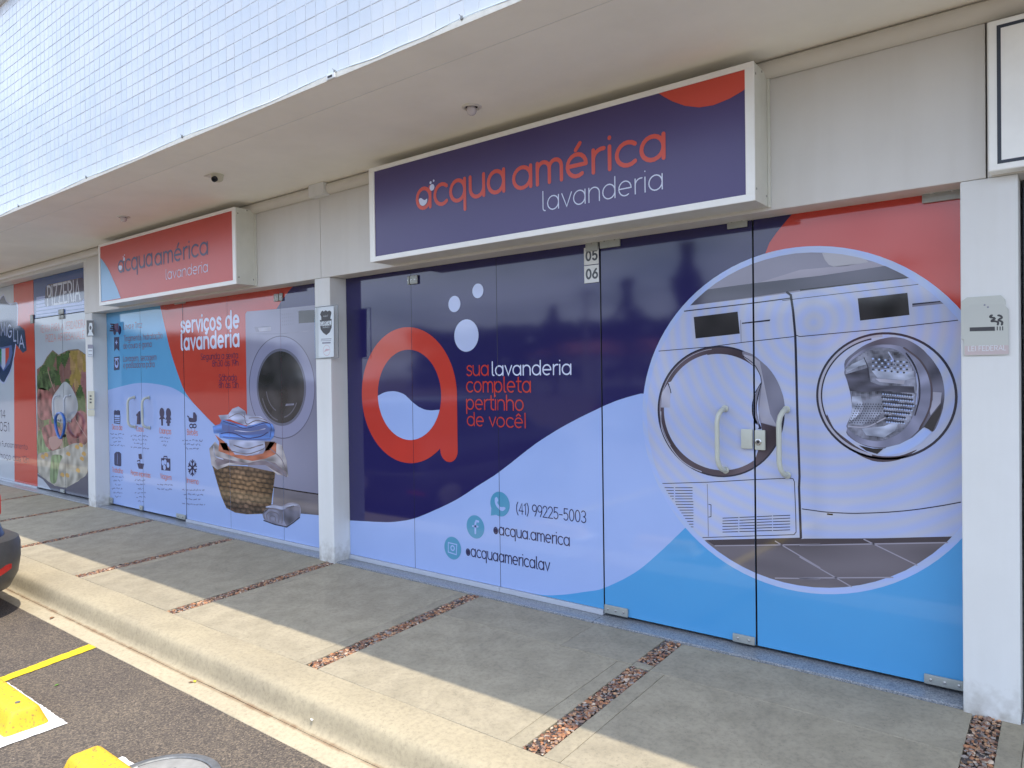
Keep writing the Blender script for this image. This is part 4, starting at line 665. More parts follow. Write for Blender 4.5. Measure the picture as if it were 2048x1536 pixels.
('L','left_fineprint',6,'mutetext',0.009,((-7.297,0.295),(-7.284,0.294),(-7.27,0.301),(-7.257,0.302),(-7.244,0.293)),False),
('L','left_fineprint',6,'mutetext',0.009,((-7.213,0.302),(-7.201,0.294),(-7.188,0.293),(-7.174,0.305),(-7.162,0.301)),False),
('L','left_fineprint',6,'mutetext',0.009,((-7.139,0.307),(-7.126,0.308),(-7.113,0.314),(-7.101,0.307),(-7.088,0.309)),False),
('L','left_fineprint',6,'mutetext',0.009,((-7.444,0.241),(-7.43,0.242),(-7.417,0.241),(-7.404,0.235)),False),
('L','left_fineprint',6,'mutetext',0.009,((-7.375,0.244),(-7.362,0.244),(-7.348,0.239),(-7.335,0.241),(-7.322,0.238),(-7.309,0.242)),False),
('L','left_fineprint',6,'mutetext',0.009,((-7.28,0.24),(-7.267,0.244),(-7.253,0.248),(-7.24,0.248),(-7.227,0.248),(-7.214,0.256)),False),
('L','left_fineprint',6,'mutetext',0.009,((-7.184,0.257),(-7.172,0.25),(-7.159,0.257),(-7.146,0.26)),False),
('L','left_fineprint',6,'mutetext',0.009,((-7.513,0.182),(-7.5,0.177),(-7.486,0.181),(-7.472,0.183),(-7.459,0.179)),False),
('L','left_fineprint',6,'mutetext',0.009,((-7.431,0.184),(-7.417,0.182),(-7.403,0.192),(-7.39,0.178),(-7.376,0.191),(-7.364,0.179)),False),
('L','left_fineprint',6,'mutetext',0.009,((-7.344,0.187),(-7.331,0.192),(-7.317,0.193),(-7.304,0.187)),False),
('L','left_fineprint',6,'mutetext',0.009,((-7.277,0.196),(-7.264,0.189),(-7.25,0.194)),False),
('L','left_fineprint',6,'mutetext',0.009,((-7.226,0.192),(-7.213,0.196),(-7.199,0.195),(-7.186,0.205)),False),
('L','left_fineprint',6,'mutetext',0.009,((-7.159,0.199),(-7.146,0.209),(-7.133,0.202),(-7.12,0.203),(-7.107,0.207),(-7.095,0.205)),False),
('L','left_fineprint',6,'mutetext',0.009,((-7.069,0.207),(-7.056,0.214)),False),
('P','left_icons',7,'mauvedark',((-9.068,2.182),(-8.934,2.184),(-8.932,2.077),(-9.073,2.089))),
('P','left_icons',7,'navytext',((-8.921,2.156),(-8.88,2.144),(-8.865,2.116),(-8.867,2.088),(-8.924,2.082))),
('L','left_icons',7,'navytext',0.02,((-9.142,2.182),(-9.048,2.174)),False),
('L','left_icons',7,'navytext',0.02,((-9.122,2.155),(-9.049,2.148)),False),
('L','left_icons',7,'navytext',0.02,((-9.144,2.132),(-9.05,2.124)),False),
('L','left_icons',7,'navytext',0.02,((-9.16,2.107),(-9.051,2.099)),False),
('D','left_icons',8,'navytext',-9.036,2.082,0.035),
('D','left_icons',8,'navytext',-8.908,2.081,0.035),
('P','left_icons',7,'navytext',((-9.055,2.022),(-8.921,2.021),(-8.925,1.85),(-8.995,1.889),(-9.059,1.854))),
('P','left_icons',8,'pale',((-8.994,1.992),(-8.983,1.964),(-8.959,1.958),(-8.984,1.945),(-8.997,1.927),(-9.009,1.946),(-9.029,1.961),(-9.008,1.964))),
('P','left_icons',7,'navytext',((-9.072,1.784),(-8.925,1.79),(-8.932,1.632),(-9.08,1.625))),
('D','left_icons',8,'pale',-9.003,1.703,0.05),
('D','left_icons',9,'navytext',-9.003,1.713,0.03),
('P','left_icons',8,'pale',((-9.05,1.77),(-8.947,1.772),(-8.947,1.753),(-9.051,1.751))),
('P','left_icons',7,'navytext',((-9.1,1.14),(-9.064,1.15),(-9.033,1.142),(-8.991,1.152),(-8.941,1.141),(-8.937,1.092),(-9.102,1.09))),
('L','left_icons',7,'navytext',0.012,((-9.094,1.084),(-9.098,0.995),(-8.95,0.99),(-8.941,1.083)),False),
('L','left_icons',8,'navytext',0.008,((-9.089,1.061),(-8.95,1.06)),False),
('L','left_icons',8,'navytext',0.008,((-9.09,1.037),(-8.951,1.037)),False),
('L','left_icons',8,'navytext',0.008,((-9.091,1.014),(-8.953,1.014)),False),
('P','left_icons',7,'navytext',((-8.535,1.102),(-8.466,1.144),(-8.427,1.151),(-8.424,0.997),(-8.52,0.994),(-8.507,1.084))),
('D','left_icons',8,'navytext',-7.921,1.141,0.055),
('P','left_icons',7,'navytext',((-7.935,1.111),(-7.899,1.112),(-7.849,1.074),(-7.901,1.073),(-7.904,1.0),(-7.939,0.999),(-7.945,1.068),(-7.99,1.066))),
('D','left_icons',8,'navytext',-7.777,1.14,0.055),
('P','left_icons',7,'navytext',((-7.812,1.114),(-7.752,1.115),(-7.711,1.069),(-7.745,1.069),(-7.729,1.035),(-7.755,1.03),(-7.757,1.0),(-7.805,0.999),(-7.807,1.028),(-7.833,1.032),(-7.814,1.067),(-7.849,1.066))),
('P','left_icons',7,'navytext',((-7.346,1.104),(-7.258,1.098),(-7.253,1.159),(-7.217,1.16),(-7.179,1.125),(-7.184,1.071),(-7.213,1.057),(-7.324,1.054),(-7.347,1.071))),
('L','left_icons',7,'navytext',0.015,((-7.37,1.116),(-7.346,1.108),(-7.339,1.08)),False),
('L','left_icons',8,'navytext',0.014,((-7.262,1.016),(-7.272,1.002),(-7.297,0.995),(-7.322,1.0),(-7.332,1.014),(-7.321,1.028),(-7.296,1.035),(-7.271,1.03),(-7.262,1.016)),False),
('L','left_icons',8,'navytext',0.014,((-7.195,1.018),(-7.206,1.004),(-7.231,0.998),(-7.255,1.002),(-7.265,1.016),(-7.254,1.03),(-7.229,1.037),(-7.205,1.032),(-7.195,1.018)),False),
('P','left_icons',7,'navytext',((-9.116,0.622),(-9.066,0.648),(-8.983,0.652),(-8.933,0.632),(-8.936,0.487),(-8.971,0.478),(-9.095,0.482),(-9.122,0.494))),
('L','left_icons',8,'mutetext',0.015,((-9.032,0.622),(-9.037,0.509)),False),
('P','left_icons',7,'navytext',((-8.496,0.652),(-8.42,0.661),(-8.407,0.603),(-8.461,0.591),(-8.489,0.607))),
('P','left_icons',7,'navytext',((-8.53,0.546),(-8.364,0.55),(-8.389,0.486),(-8.494,0.485))),
('L','left_icons',8,'navytext',0.012,((-8.529,0.569),(-8.461,0.582),(-8.463,0.546)),False),
('P','left_icons',7,'navytext',((-7.959,0.639),(-7.754,0.644),(-7.759,0.51),(-7.96,0.505))),
('L','left_icons',7,'navytext',0.014,((-7.901,0.641),(-7.895,0.66),(-7.83,0.662),(-7.823,0.643)),False),
('D','left_icons',8,'pale',-7.921,0.589,0.03),
('D','left_icons',8,'pale',-7.868,0.601,0.03),
('D','left_icons',8,'pale',-7.888,0.54,0.03),
('D','left_icons',8,'pale',-7.808,0.571,0.03),
('L','left_icons',7,'navytext',0.02,((-7.289,0.576),(-7.292,0.495)),False),
('L','left_icons',9,'navytext',0.014,((-7.291,0.528),(-7.26,0.504)),False),
('L','left_icons',9,'navytext',0.014,((-7.291,0.528),(-7.324,0.5)),False),
('L','left_icons',8,'navytext',0.02,((-7.289,0.576),(-7.363,0.531)),False),
('L','left_icons',9,'navytext',0.014,((-7.333,0.549),(-7.346,0.512)),False),
('L','left_icons',9,'navytext',0.014,((-7.333,0.549),(-7.377,0.556)),False),
('L','left_icons',7,'navytext',0.02,((-7.289,0.576),(-7.36,0.612)),False),
('L','left_icons',9,'navytext',0.014,((-7.332,0.598),(-7.375,0.585)),False),
('L','left_icons',9,'navytext',0.014,((-7.332,0.598),(-7.341,0.633)),False),
('L','left_icons',8,'navytext',0.02,((-7.289,0.576),(-7.286,0.657)),False),
('L','left_icons',9,'navytext',0.014,((-7.287,0.625),(-7.319,0.648)),False),
('L','left_icons',9,'navytext',0.014,((-7.287,0.625),(-7.255,0.652)),False),
('L','left_icons',7,'navytext',0.02,((-7.289,0.576),(-7.216,0.621)),False),
('L','left_icons',9,'navytext',0.014,((-7.245,0.603),(-7.233,0.64)),False),
('L','left_icons',9,'navytext',0.014,((-7.245,0.603),(-7.203,0.596)),False),
('L','left_icons',8,'navytext',0.02,((-7.289,0.576),(-7.22,0.541)),False),
('L','left_icons',9,'navytext',0.014,((-7.247,0.555),(-7.205,0.568)),False),
('L','left_icons',9,'navytext',0.014,((-7.247,0.555),(-7.238,0.52)),False),
('P','pizza_background',1,'redsoft',((-12.312,3.154),(-11.408,3.133),(-11.574,-0.067),(-12.471,-0.072))),
('P','pizza_logo',3,'white',((-12.758,2.842),(-12.715,2.824),(-12.689,2.783),(-12.654,2.745),(-12.602,2.717),(-12.541,2.692),(-12.468,2.673),(-12.367,2.673),(-12.255,2.68),(-12.177,2.662),(-12.155,2.599),(-12.166,2.512),(-12.181,2.424),(-12.194,2.343),(-12.211,2.26),(-12.233,2.178),(-12.259,2.096),(-12.29,2.013),(-12.327,1.932),(-12.37,1.852),(-12.42,1.774),(-12.475,1.704),(-12.538,1.644),(-12.608,1.593),(-12.675,1.55),(-12.731,1.511),(-12.785,1.481),(-12.846,1.472),(-12.924,1.492),(-13.011,1.534),(-13.094,1.594),(-13.173,1.665),(-13.248,1.754),(-13.309,1.881),(-13.35,2.075),(-13.377,2.306),(-13.386,2.495),(-13.381,2.612),(-13.358,2.686),(-13.311,2.734),(-13.228,2.747),(-13.122,2.734),(-13.02,2.733),(-12.924,2.769),(-12.832,2.817))),
('P','pizza_logo',4,'slate',((-12.76,2.812),(-12.717,2.797),(-12.691,2.76),(-12.655,2.726),(-12.601,2.698),(-12.539,2.673),(-12.469,2.654),(-12.379,2.654),(-12.283,2.662),(-12.215,2.645),(-12.195,2.589),(-12.204,2.509),(-12.218,2.426),(-12.228,2.346),(-12.243,2.263),(-12.264,2.18),(-12.292,2.097),(-12.326,2.014),(-12.364,1.934),(-12.407,1.853),(-12.454,1.773),(-12.507,1.704),(-12.57,1.65),(-12.638,1.607),(-12.701,1.57),(-12.75,1.536),(-12.793,1.509),(-12.844,1.502),(-12.913,1.52),(-12.99,1.558),(-13.064,1.613),(-13.133,1.678),(-13.197,1.759),(-13.25,1.879),(-13.289,2.072),(-13.316,2.303),(-13.327,2.491),(-13.32,2.602),(-13.296,2.668),(-13.253,2.71),(-13.188,2.723),(-13.106,2.713),(-13.021,2.713),(-12.93,2.746),(-12.836,2.79))),
('P','pizza_logo',5,'blueshade',((-13.008,2.033),(-12.453,2.053),(-12.433,1.936),(-12.551,1.783),(-12.817,1.67),(-12.996,1.773))),
('P','pizza_logo',6,'green',((-13.009,2.013),(-12.884,2.013),(-12.901,1.751),(-12.99,1.873))),
('P','pizza_logo',6,'white',((-12.884,2.013),(-12.717,2.015),(-12.734,1.748),(-12.832,1.69),(-12.901,1.751))),
('P','pizza_logo',6,'redsoft',((-12.717,2.015),(-12.563,2.018),(-12.583,1.882),(-12.733,1.758))),
('T','pizza_logo',7,'white','M',-12.893,2.228,-12.726,2.21,0.129,0.2),
('T','pizza_logo',7,'white','I',-12.682,2.208,-12.661,2.201,0.128,0.2),
('T','pizza_logo',7,'white','G',-12.618,2.192,-12.436,2.158,0.127,0.2),
('T','pizza_logo',7,'white','L',-12.368,2.127,-12.27,2.094,0.125,0.2),
('T','pizza_logo',7,'white','I',-12.218,2.082,-12.198,2.062,0.124,0.2),
('T','pizza_logo',7,'white','A',-12.158,2.042,-11.958,1.959,0.124,0.2),
('P','pizza_logo',6,'slate',((-12.382,2.339),(-12.12,2.325),(-11.92,2.249),(-11.863,1.956),(-12.016,1.923),(-12.241,2.045),(-12.396,2.108))),
('T','pizza_lettering',6,'navytext','014',-13.153,0.957,-12.783,0.959,0.085,0.14),
('T','pizza_lettering',6,'navytext','4051',-13.212,0.745,-12.646,0.774,0.094,0.14),
('T','pizza_lettering',6,'navytext','de Funcionamento',-13.183,0.505,-11.916,0.54,0.055,0.12),
('T','pizza_lettering',6,'navytext','Almoço das 12h',-13.24,0.315,-11.87,0.354,0.063,0.12),
('P','pizzadoor_background',1,'transom',((-11.44,3.001),(-9.818,3.016),(-9.806,2.375),(-11.475,2.388))),
('P','pizzadoor_background',2,'ceilboard',((-11.458,2.688),(-9.82,2.672),(-9.806,2.375),(-11.474,2.416))),
('L','pizzadoor_background',3,'transom',0.012,((-11.461,2.634),(-9.822,2.629)),False),
('L','pizzadoor_background',3,'transom',0.012,((-11.464,2.586),(-9.825,2.577)),False),
('L','pizzadoor_background',3,'transom',0.012,((-11.467,2.538),(-9.828,2.526)),False),
('L','pizzadoor_background',3,'transom',0.012,((-11.469,2.491),(-9.83,2.474)),False),
('L','pizzadoor_background',3,'transom',0.012,((-11.472,2.443),(-9.833,2.423)),False),
('P','pizzadoor_background',2,'pizzapale',((-11.475,2.386),(-9.806,2.373),(-9.851,1.191),(-11.546,1.166))),
('P','pizzadoor_lettering',5,'navytext',((-11.107,2.808),(-11.004,2.826),(-9.945,2.819),(-9.858,2.786),(-9.87,2.553),(-10.005,2.513),(-11.123,2.535),(-11.172,2.585))),
('T','pizzadoor_lettering',6,'silver','PIZZERIA',-11.06,2.548,-10.003,2.538,0.184,0.17),
('T','pizzadoor_lettering',6,'softred','VENHA PARA A VERDADEIRA',-11.344,2.197,-9.845,2.174,0.069,0.14),
('T','pizzadoor_lettering',6,'softred','PIZZA ARTESANALE',-11.15,2.053,-9.896,2.041,0.069,0.14),
('P','pizzadoor_photo',4,'PIZZA',((-11.495,1.676),(-11.272,1.74),(-11.127,1.844),(-10.919,1.931),(-10.725,1.86),(-10.402,1.915),(-10.095,1.917),(-9.848,1.835),(-9.828,1.641),(-9.891,0.101),(-10.313,0.051),(-11.089,0.076),(-11.554,0.218),(-11.512,1.255))),
('P','pizzadoor_photo',5,'table',((-11.555,0.204),(-11.258,0.144),(-10.954,0.081),(-10.562,0.088),(-10.183,0.203),(-9.938,0.322),(-9.87,0.352),(-9.887,0.005),(-10.695,0.004),(-11.586,-0.013))),
('P','pizzadoor_photo',6,'pizzapale',((-11.564,0.169),(-11.363,0.136),(-11.193,0.068),(-11.026,-0.012),(-11.586,-0.013))),
('P','pizzadoor_photo',6,'crust',((-11.522,0.469),(-11.453,0.498),(-11.356,0.514),(-11.244,0.524),(-11.132,0.538),(-11.018,0.556),(-10.896,0.573),(-10.775,0.591),(-10.662,0.609),(-10.558,0.631),(-10.459,0.656),(-10.365,0.678),(-10.28,0.693),(-10.201,0.7),(-10.128,0.702),(-10.063,0.699),(-10.008,0.693),(-9.964,0.689),(-9.929,0.684),(-9.902,0.669),(-9.884,0.637),(-9.873,0.575),(-9.867,0.491),(-9.874,0.405),(-9.899,0.337),(-9.949,0.294),(-10.018,0.265),(-10.099,0.242),(-10.182,0.215),(-10.27,0.182),(-10.365,0.148),(-10.463,0.117),(-10.562,0.094),(-10.661,0.083),(-10.762,0.08),(-10.861,0.082),(-10.954,0.088),(-11.037,0.097),(-11.114,0.11),(-11.187,0.126),(-11.258,0.144),(-11.332,0.161),(-11.406,0.178),(-11.471,0.201),(-11.517,0.234),(-11.546,0.287),(-11.561,0.353),(-11.555,0.418))),
('P','pizzadoor_photo',7,'leafgreen',((-10.998,0.499),(-10.922,0.51),(-10.82,0.515),(-10.725,0.514),(-10.668,0.504),(-10.663,0.488),(-10.691,0.465),(-10.734,0.434),(-10.772,0.393),(-10.8,0.332),(-10.83,0.255),(-10.863,0.182),(-10.901,0.132),(-10.952,0.11),(-11.011,0.106),(-11.067,0.117),(-11.103,0.143),(-11.113,0.191),(-11.105,0.259),(-11.088,0.33),(-11.072,0.387),(-11.063,0.427),(-11.054,0.458),(-11.036,0.481))),
('P','pizzadoor_photo',5,'leafgreen',((-11.521,0.786),(-11.492,0.814),(-11.449,0.821),(-11.402,0.811),(-11.361,0.792),(-11.329,0.756),(-11.301,0.704),(-11.271,0.65),(-11.231,0.607),(-11.169,0.581),(-11.092,0.563),(-11.026,0.55),(-10.996,0.539),(-11.014,0.53),(-11.064,0.525),(-11.132,0.521),(-11.202,0.514),(-11.281,0.496),(-11.374,0.47),(-11.461,0.455),(-11.522,0.469),(-11.548,0.53),(-11.552,0.624),(-11.54,0.72))),
('P','pizzadoor_photo',8,'cheese',((-11.423,0.447),(-11.421,0.457),(-11.405,0.469),(-11.382,0.48),(-11.361,0.486),(-11.338,0.485),(-11.312,0.48),(-11.288,0.472),(-11.274,0.464),(-11.272,0.454),(-11.277,0.441),(-11.288,0.43),(-11.305,0.424),(-11.332,0.425),(-11.369,0.43),(-11.404,0.439))),
('P','pizzadoor_photo',8,'cheese',((-11.298,0.481),(-11.296,0.492),(-11.28,0.504),(-11.258,0.514),(-11.236,0.52),(-11.214,0.519),(-11.188,0.514),(-11.165,0.506),(-11.151,0.498),(-11.149,0.488),(-11.154,0.475),(-11.165,0.464),(-11.181,0.458),(-11.208,0.459),(-11.245,0.465),(-11.279,0.473))),
('P','pizzadoor_photo',8,'cheese',((-10.544,0.537),(-10.542,0.547),(-10.528,0.559),(-10.508,0.569),(-10.489,0.574),(-10.468,0.573),(-10.445,0.568),(-10.424,0.561),(-10.411,0.553),(-10.409,0.543),(-10.413,0.531),(-10.424,0.521),(-10.438,0.515),(-10.463,0.516),(-10.496,0.522),(-10.527,0.529))),
('P','pizzadoor_photo',8,'cheese',((-10.258,0.643),(-10.256,0.652),(-10.242,0.663),(-10.223,0.673),(-10.204,0.679),(-10.185,0.677),(-10.162,0.672),(-10.142,0.665),(-10.13,0.657),(-10.127,0.647),(-10.132,0.636),(-10.141,0.625),(-10.156,0.62),(-10.179,0.621),(-10.212,0.627),(-10.241,0.635))),
('P','pizzadoor_photo',8,'cheese',((-10.135,0.674),(-10.133,0.684),(-10.119,0.695),(-10.1,0.705),(-10.082,0.71),(-10.062,0.709),(-10.04,0.703),(-10.02,0.696),(-10.008,0.688),(-10.006,0.679),(-10.01,0.667),(-10.02,0.657),(-10.034,0.652),(-10.057,0.653),(-10.089,0.658),(-10.118,0.666))),
('P','pizzadoor_photo',8,'cheese',((-10.114,0.499),(-10.112,0.508),(-10.098,0.519),(-10.079,0.529),(-10.061,0.534),(-10.042,0.534),(-10.019,0.529),(-9.999,0.521),(-9.988,0.514),(-9.985,0.504),(-9.99,0.493),(-9.999,0.483),(-10.013,0.477),(-10.037,0.478),(-10.068,0.483),(-10.097,0.491))),
('P','pizzadoor_photo',8,'cheese',((-10.592,0.248),(-10.59,0.258),(-10.575,0.27),(-10.555,0.28),(-10.536,0.286),(-10.515,0.286),(-10.491,0.281),(-10.47,0.274),(-10.458,0.266),(-10.455,0.256),(-10.46,0.244),(-10.47,0.234),(-10.485,0.228),(-10.51,0.228),(-10.543,0.233),(-10.575,0.24))),
('P','pizzadoor_photo',8,'cheese',((-10.243,0.338),(-10.241,0.347),(-10.227,0.359),(-10.208,0.369),(-10.189,0.375),(-10.17,0.374),(-10.147,0.369),(-10.127,0.362),(-10.115,0.355),(-10.113,0.345),(-10.117,0.333),(-10.127,0.323),(-10.141,0.317),(-10.165,0.318),(-10.197,0.323),(-10.227,0.33))),
('P','pizzadoor_photo',8,'cheese',((-10.754,0.243),(-10.752,0.253),(-10.737,0.265),(-10.716,0.275),(-10.696,0.281),(-10.675,0.281),(-10.651,0.276),(-10.63,0.268),(-10.617,0.261),(-10.614,0.251),(-10.619,0.239),(-10.629,0.228),(-10.644,0.222),(-10.67,0.223),(-10.704,0.228),(-10.736,0.235))),
('P','pizzadoor_photo',8,'cheese',((-10.05,0.565),(-10.048,0.575),(-10.035,0.586),(-10.016,0.596),(-9.998,0.601),(-9.979,0.6),(-9.957,0.595),(-9.937,0.588),(-9.925,0.58),(-9.923,0.571),(-9.927,0.559),(-9.937,0.549),(-9.951,0.543),(-9.974,0.544),(-10.005,0.55),(-10.034,0.557))),
('P','pizzadoor_photo',6,'bulb',((-10.973,1.26),(-10.933,1.305),(-10.874,1.343),(-10.809,1.376),(-10.749,1.407),(-10.698,1.436),(-10.648,1.464),(-10.599,1.486),(-10.551,1.497),(-10.503,1.497),(-10.457,1.487),(-10.411,1.469),(-10.364,1.445),(-10.313,1.411),(-10.259,1.368),(-10.209,1.322),(-10.173,1.28),(-10.15,1.244),(-10.136,1.209),(-10.133,1.175),(-10.144,1.141),(-10.171,1.107),(-10.213,1.072),(-10.265,1.039),(-10.325,1.01),(-10.395,0.986),(-10.476,0.964),(-10.562,0.949),(-10.644,0.943),(-10.729,0.948),(-10.817,0.963),(-10.896,0.986),(-10.953,1.021),(-10.984,1.071),(-10.997,1.136),(-10.992,1.203))),
('P','pizzadoor_photo',5,'ham',((-11.468,1.393),(-11.394,1.419),(-11.285,1.414),(-11.172,1.394),(-11.085,1.373),(-11.028,1.354),(-10.985,1.33),(-10.956,1.299),(-10.939,1.26),(-10.932,1.204),(-10.935,1.135),(-10.956,1.067),(-11.003,1.019),(-11.097,0.988),(-11.229,0.967),(-11.362,0.966),(-11.456,0.995),(-11.5,1.074),(-11.516,1.193),(-11.504,1.313))),
('P','pizzadoor_photo',6,'ham',((-11.358,0.847),(-11.293,0.88),(-11.187,0.904),(-11.07,0.92),(-10.975,0.927),(-10.904,0.924),(-10.842,0.913),(-10.789,0.894),(-10.746,0.868),(-10.704,0.83),(-10.667,0.782),(-10.647,0.732),(-10.658,0.688),(-10.714,0.646),(-10.805,0.605),(-10.907,0.57),(-10.995,0.552),(-11.064,0.554),(-11.126,0.571),(-11.181,0.6),(-11.23,0.634),(-11.282,0.681),(-11.333,0.74),(-11.365,0.8))),
('P','pizzadoor_photo',7,'hamlight',((-11.122,0.72),(-11.064,0.742),(-10.967,0.755),(-10.864,0.762),(-10.784,0.761),(-10.728,0.752),(-10.68,0.735),(-10.653,0.712),(-10.658,0.688),(-10.714,0.655),(-10.809,0.613),(-10.913,0.578),(-10.995,0.566),(-11.053,0.587),(-11.101,0.632),(-11.128,0.683))),
('P','pizzadoor_photo',5,'ham',((-10.39,0.957),(-10.339,1.008),(-10.275,1.056),(-10.205,1.094),(-10.136,1.116),(-10.062,1.124),(-9.982,1.119),(-9.911,1.098),(-9.863,1.06),(-9.84,0.989),(-9.834,0.891),(-9.847,0.794),(-9.88,0.724),(-9.944,0.691),(-10.034,0.68),(-10.133,0.681),(-10.219,0.683),(-10.295,0.682),(-10.368,0.685),(-10.428,0.697),(-10.465,0.723),(-10.473,0.77),(-10.459,0.833),(-10.429,0.899))),
('P','pizzadoor_photo',5,'darkgreen',((-11.48,1.502),(-11.43,1.536),(-11.355,1.575),(-11.265,1.611),(-11.174,1.635),(-11.066,1.649),(-10.944,1.656),(-10.835,1.655),(-10.769,1.643),(-10.758,1.617),(-10.785,1.578),(-10.831,1.536),(-10.876,1.499),(-10.918,1.467),(-10.965,1.436),(-11.02,1.41),(-11.084,1.393),(-11.167,1.386),(-11.267,1.387),(-11.362,1.394),(-11.432,1.406),(-11.474,1.423),(-11.498,1.447),(-11.501,1.474))),
('L','pizzadoor_photo',7,'hamlight',0.02,((-11.103,1.661),(-11.009,1.513),(-10.883,1.373)),False),
('L','pizzadoor_photo',7,'hamlight',0.015,((-10.233,1.013),(-10.058,0.892),(-9.886,0.786)),False),
('P','colmid',1,'sticker',((-4.9,2.079),(-4.807,2.08),(-4.701,2.078),(-4.712,1.67),(-4.907,1.665))),
('P','colmid',2,'shield',((-4.863,2.044),(-4.846,2.051),(-4.83,2.042),(-4.805,2.052),(-4.78,2.04),(-4.759,2.047),(-4.734,2.035),(-4.732,2.02),(-4.742,2.0),(-4.747,1.98),(-4.731,1.975),(-4.729,1.937),(-4.733,1.907),(-4.758,1.87),(-4.802,1.848),(-4.846,1.871),(-4.875,1.9),(-4.883,1.939),(-4.883,1.977),(-4.865,1.973),(-4.864,2.0),(-4.88,2.022))),
('P','colmid',3,'sticker',((-4.879,1.962),(-4.734,1.963),(-4.735,1.926),(-4.877,1.927))),
('T','colmid',4,'shield','CAPITAL',-4.869,1.932,-4.745,1.931,0.02,0.2),
('T','colmid',4,'sticker','MONIT',-4.837,1.997,-4.776,1.997,0.009,0.15),
('T','colmid',4,'sticker','SEGURANÇA',-4.85,1.908,-4.76,1.908,0.009,0.15),
('L','colmid',2,'gray',0.006,((-4.869,1.818),(-4.74,1.816)),False),
('L','colmid',2,'gray',0.004,((-4.875,1.805),(-4.744,1.802)),False),
('L','colmid',2,'gray',0.012,((-4.854,1.786),(-4.754,1.785)),False),
('L','colmid',2,'pinkline',0.004,((-4.758,1.723),(-4.759,1.712),(-4.764,1.701),(-4.771,1.693),(-4.78,1.686),(-4.791,1.682),(-4.802,1.681),(-4.814,1.683),(-4.824,1.687),(-4.833,1.694),(-4.84,1.704),(-4.844,1.714),(-4.845,1.726),(-4.843,1.737),(-4.839,1.747),(-4.831,1.756),(-4.822,1.762),(-4.811,1.766),(-4.8,1.767),(-4.789,1.765),(-4.778,1.761),(-4.769,1.753),(-4.763,1.744),(-4.759,1.734),(-4.758,1.723)),False),
('P','colmid',2,'pinkline',((-4.828,1.722),(-4.811,1.738),(-4.767,1.733),(-4.762,1.726),(-4.795,1.72),(-4.839,1.711))),
('P','colright',1,'plate',((-0.375,1.76),(-0.35,1.78),(-0.231,1.773),(-0.214,1.751),(-0.214,1.558),(-0.376,1.558))),
('P','colright',2,'shield',((-0.354,1.68),(-0.263,1.679),(-0.262,1.661),(-0.354,1.663))),
('L','colright',2,'shield',0.004,((-0.254,1.678),(-0.254,1.664)),False),
('L','colright',2,'shield',0.004,((-0.244,1.677),(-0.244,1.663)),False),
('L','colright',2,'shield',0.004,((-0.235,1.677),(-0.235,1.663)),False),
('L','colright',2,'shield',0.008,((-0.252,1.687),(-0.252,1.689),(-0.251,1.691),(-0.251,1.694),(-0.251,1.696),(-0.252,1.697),(-0.254,1.699),(-0.256,1.7),(-0.259,1.701),(-0.262,1.702),(-0.266,1.702),(-0.271,1.702),(-0.273,1.702),(-0.274,1.703),(-0.274,1.704),(-0.273,1.706),(-0.272,1.707),(-0.27,1.708),(-0.268,1.709),(-0.265,1.71),(-0.264,1.711),(-0.263,1.713),(-0.263,1.714),(-0.264,1.715),(-0.265,1.716),(-0.267,1.717),(-0.271,1.718),(-0.275,1.719),(-0.277,1.72),(-0.279,1.721),(-0.279,1.722),(-0.279,1.724),(-0.278,1.725),(-0.277,1.726),(-0.276,1.727),(-0.274,1.727),(-0.273,1.728)),False),
('L','colright',2,'shield',0.008,((-0.238,1.686),(-0.237,1.688),(-0.237,1.69),(-0.236,1.693),(-0.236,1.695),(-0.237,1.697),(-0.238,1.698),(-0.239,1.7),(-0.241,1.701),(-0.243,1.702),(-0.246,1.704),(-0.248,1.704),(-0.249,1.706),(-0.249,1.707),(-0.247,1.709),(-0.246,1.71),(-0.244,1.712),(-0.243,1.712),(-0.241,1.712),(-0.24,1.713),(-0.239,1.714),(-0.238,1.715),(-0.238,1.717),(-0.238,1.718),(-0.239,1.72),(-0.24,1.721),(-0.241,1.722),(-0.242,1.724),(-0.244,1.724),(-0.246,1.725),(-0.247,1.726),(-0.249,1.726),(-0.25,1.726)),False),
('P','colright',2,'platepink',((-0.373,1.6),(-0.214,1.598),(-0.214,1.56),(-0.373,1.56))),
('T','colright',3,'sticker','LEI FEDERAL',-0.36,1.578,-0.223,1.577,0.015,0.14),
('D','colright',2,'gray',-0.299,1.774,0.004),
('D','colright',2,'gray',-0.287,1.764,0.004),
('P','colleft',1,'shield',((-9.387,2.235),(-9.186,2.223),(-9.183,2.037),(-9.392,2.041))),
('P','colleft',2,'sticker',((-9.332,2.14),(-9.305,2.2),(-9.234,2.196),(-9.225,2.135),(-9.251,2.096),(-9.2,2.043),(-9.372,2.049),(-9.322,2.094))),
('P','colleft',3,'shield',((-9.312,2.15),(-9.283,2.168),(-9.248,2.146),(-9.262,2.116),(-9.304,2.119))),
('P','colleft',1,'gray',((-9.37,1.941),(-9.223,1.935),(-9.231,1.79),(-9.373,1.794))),
('P','colleft',2,'sticker',((-9.365,1.893),(-9.231,1.888),(-9.235,1.794),(-9.365,1.798))),
('L','colleft',3,'gray',0.01,((-9.345,1.866),(-9.246,1.863)),False),
('L','colleft',3,'gray',0.01,((-9.348,1.818),(-9.248,1.815)),False),
('P','colleft',1,'platecream',((-9.398,1.382),(-9.209,1.383),(-9.219,1.171),(-9.404,1.162))),
('P','colleft',1,'platecream',((-9.41,1.152),(-9.215,1.156),(-9.219,1.085),(-9.408,1.08))),
('P','colleft',2,'black',((-9.348,1.332),(-9.289,1.33),(-9.29,1.312),(-9.344,1.311))),
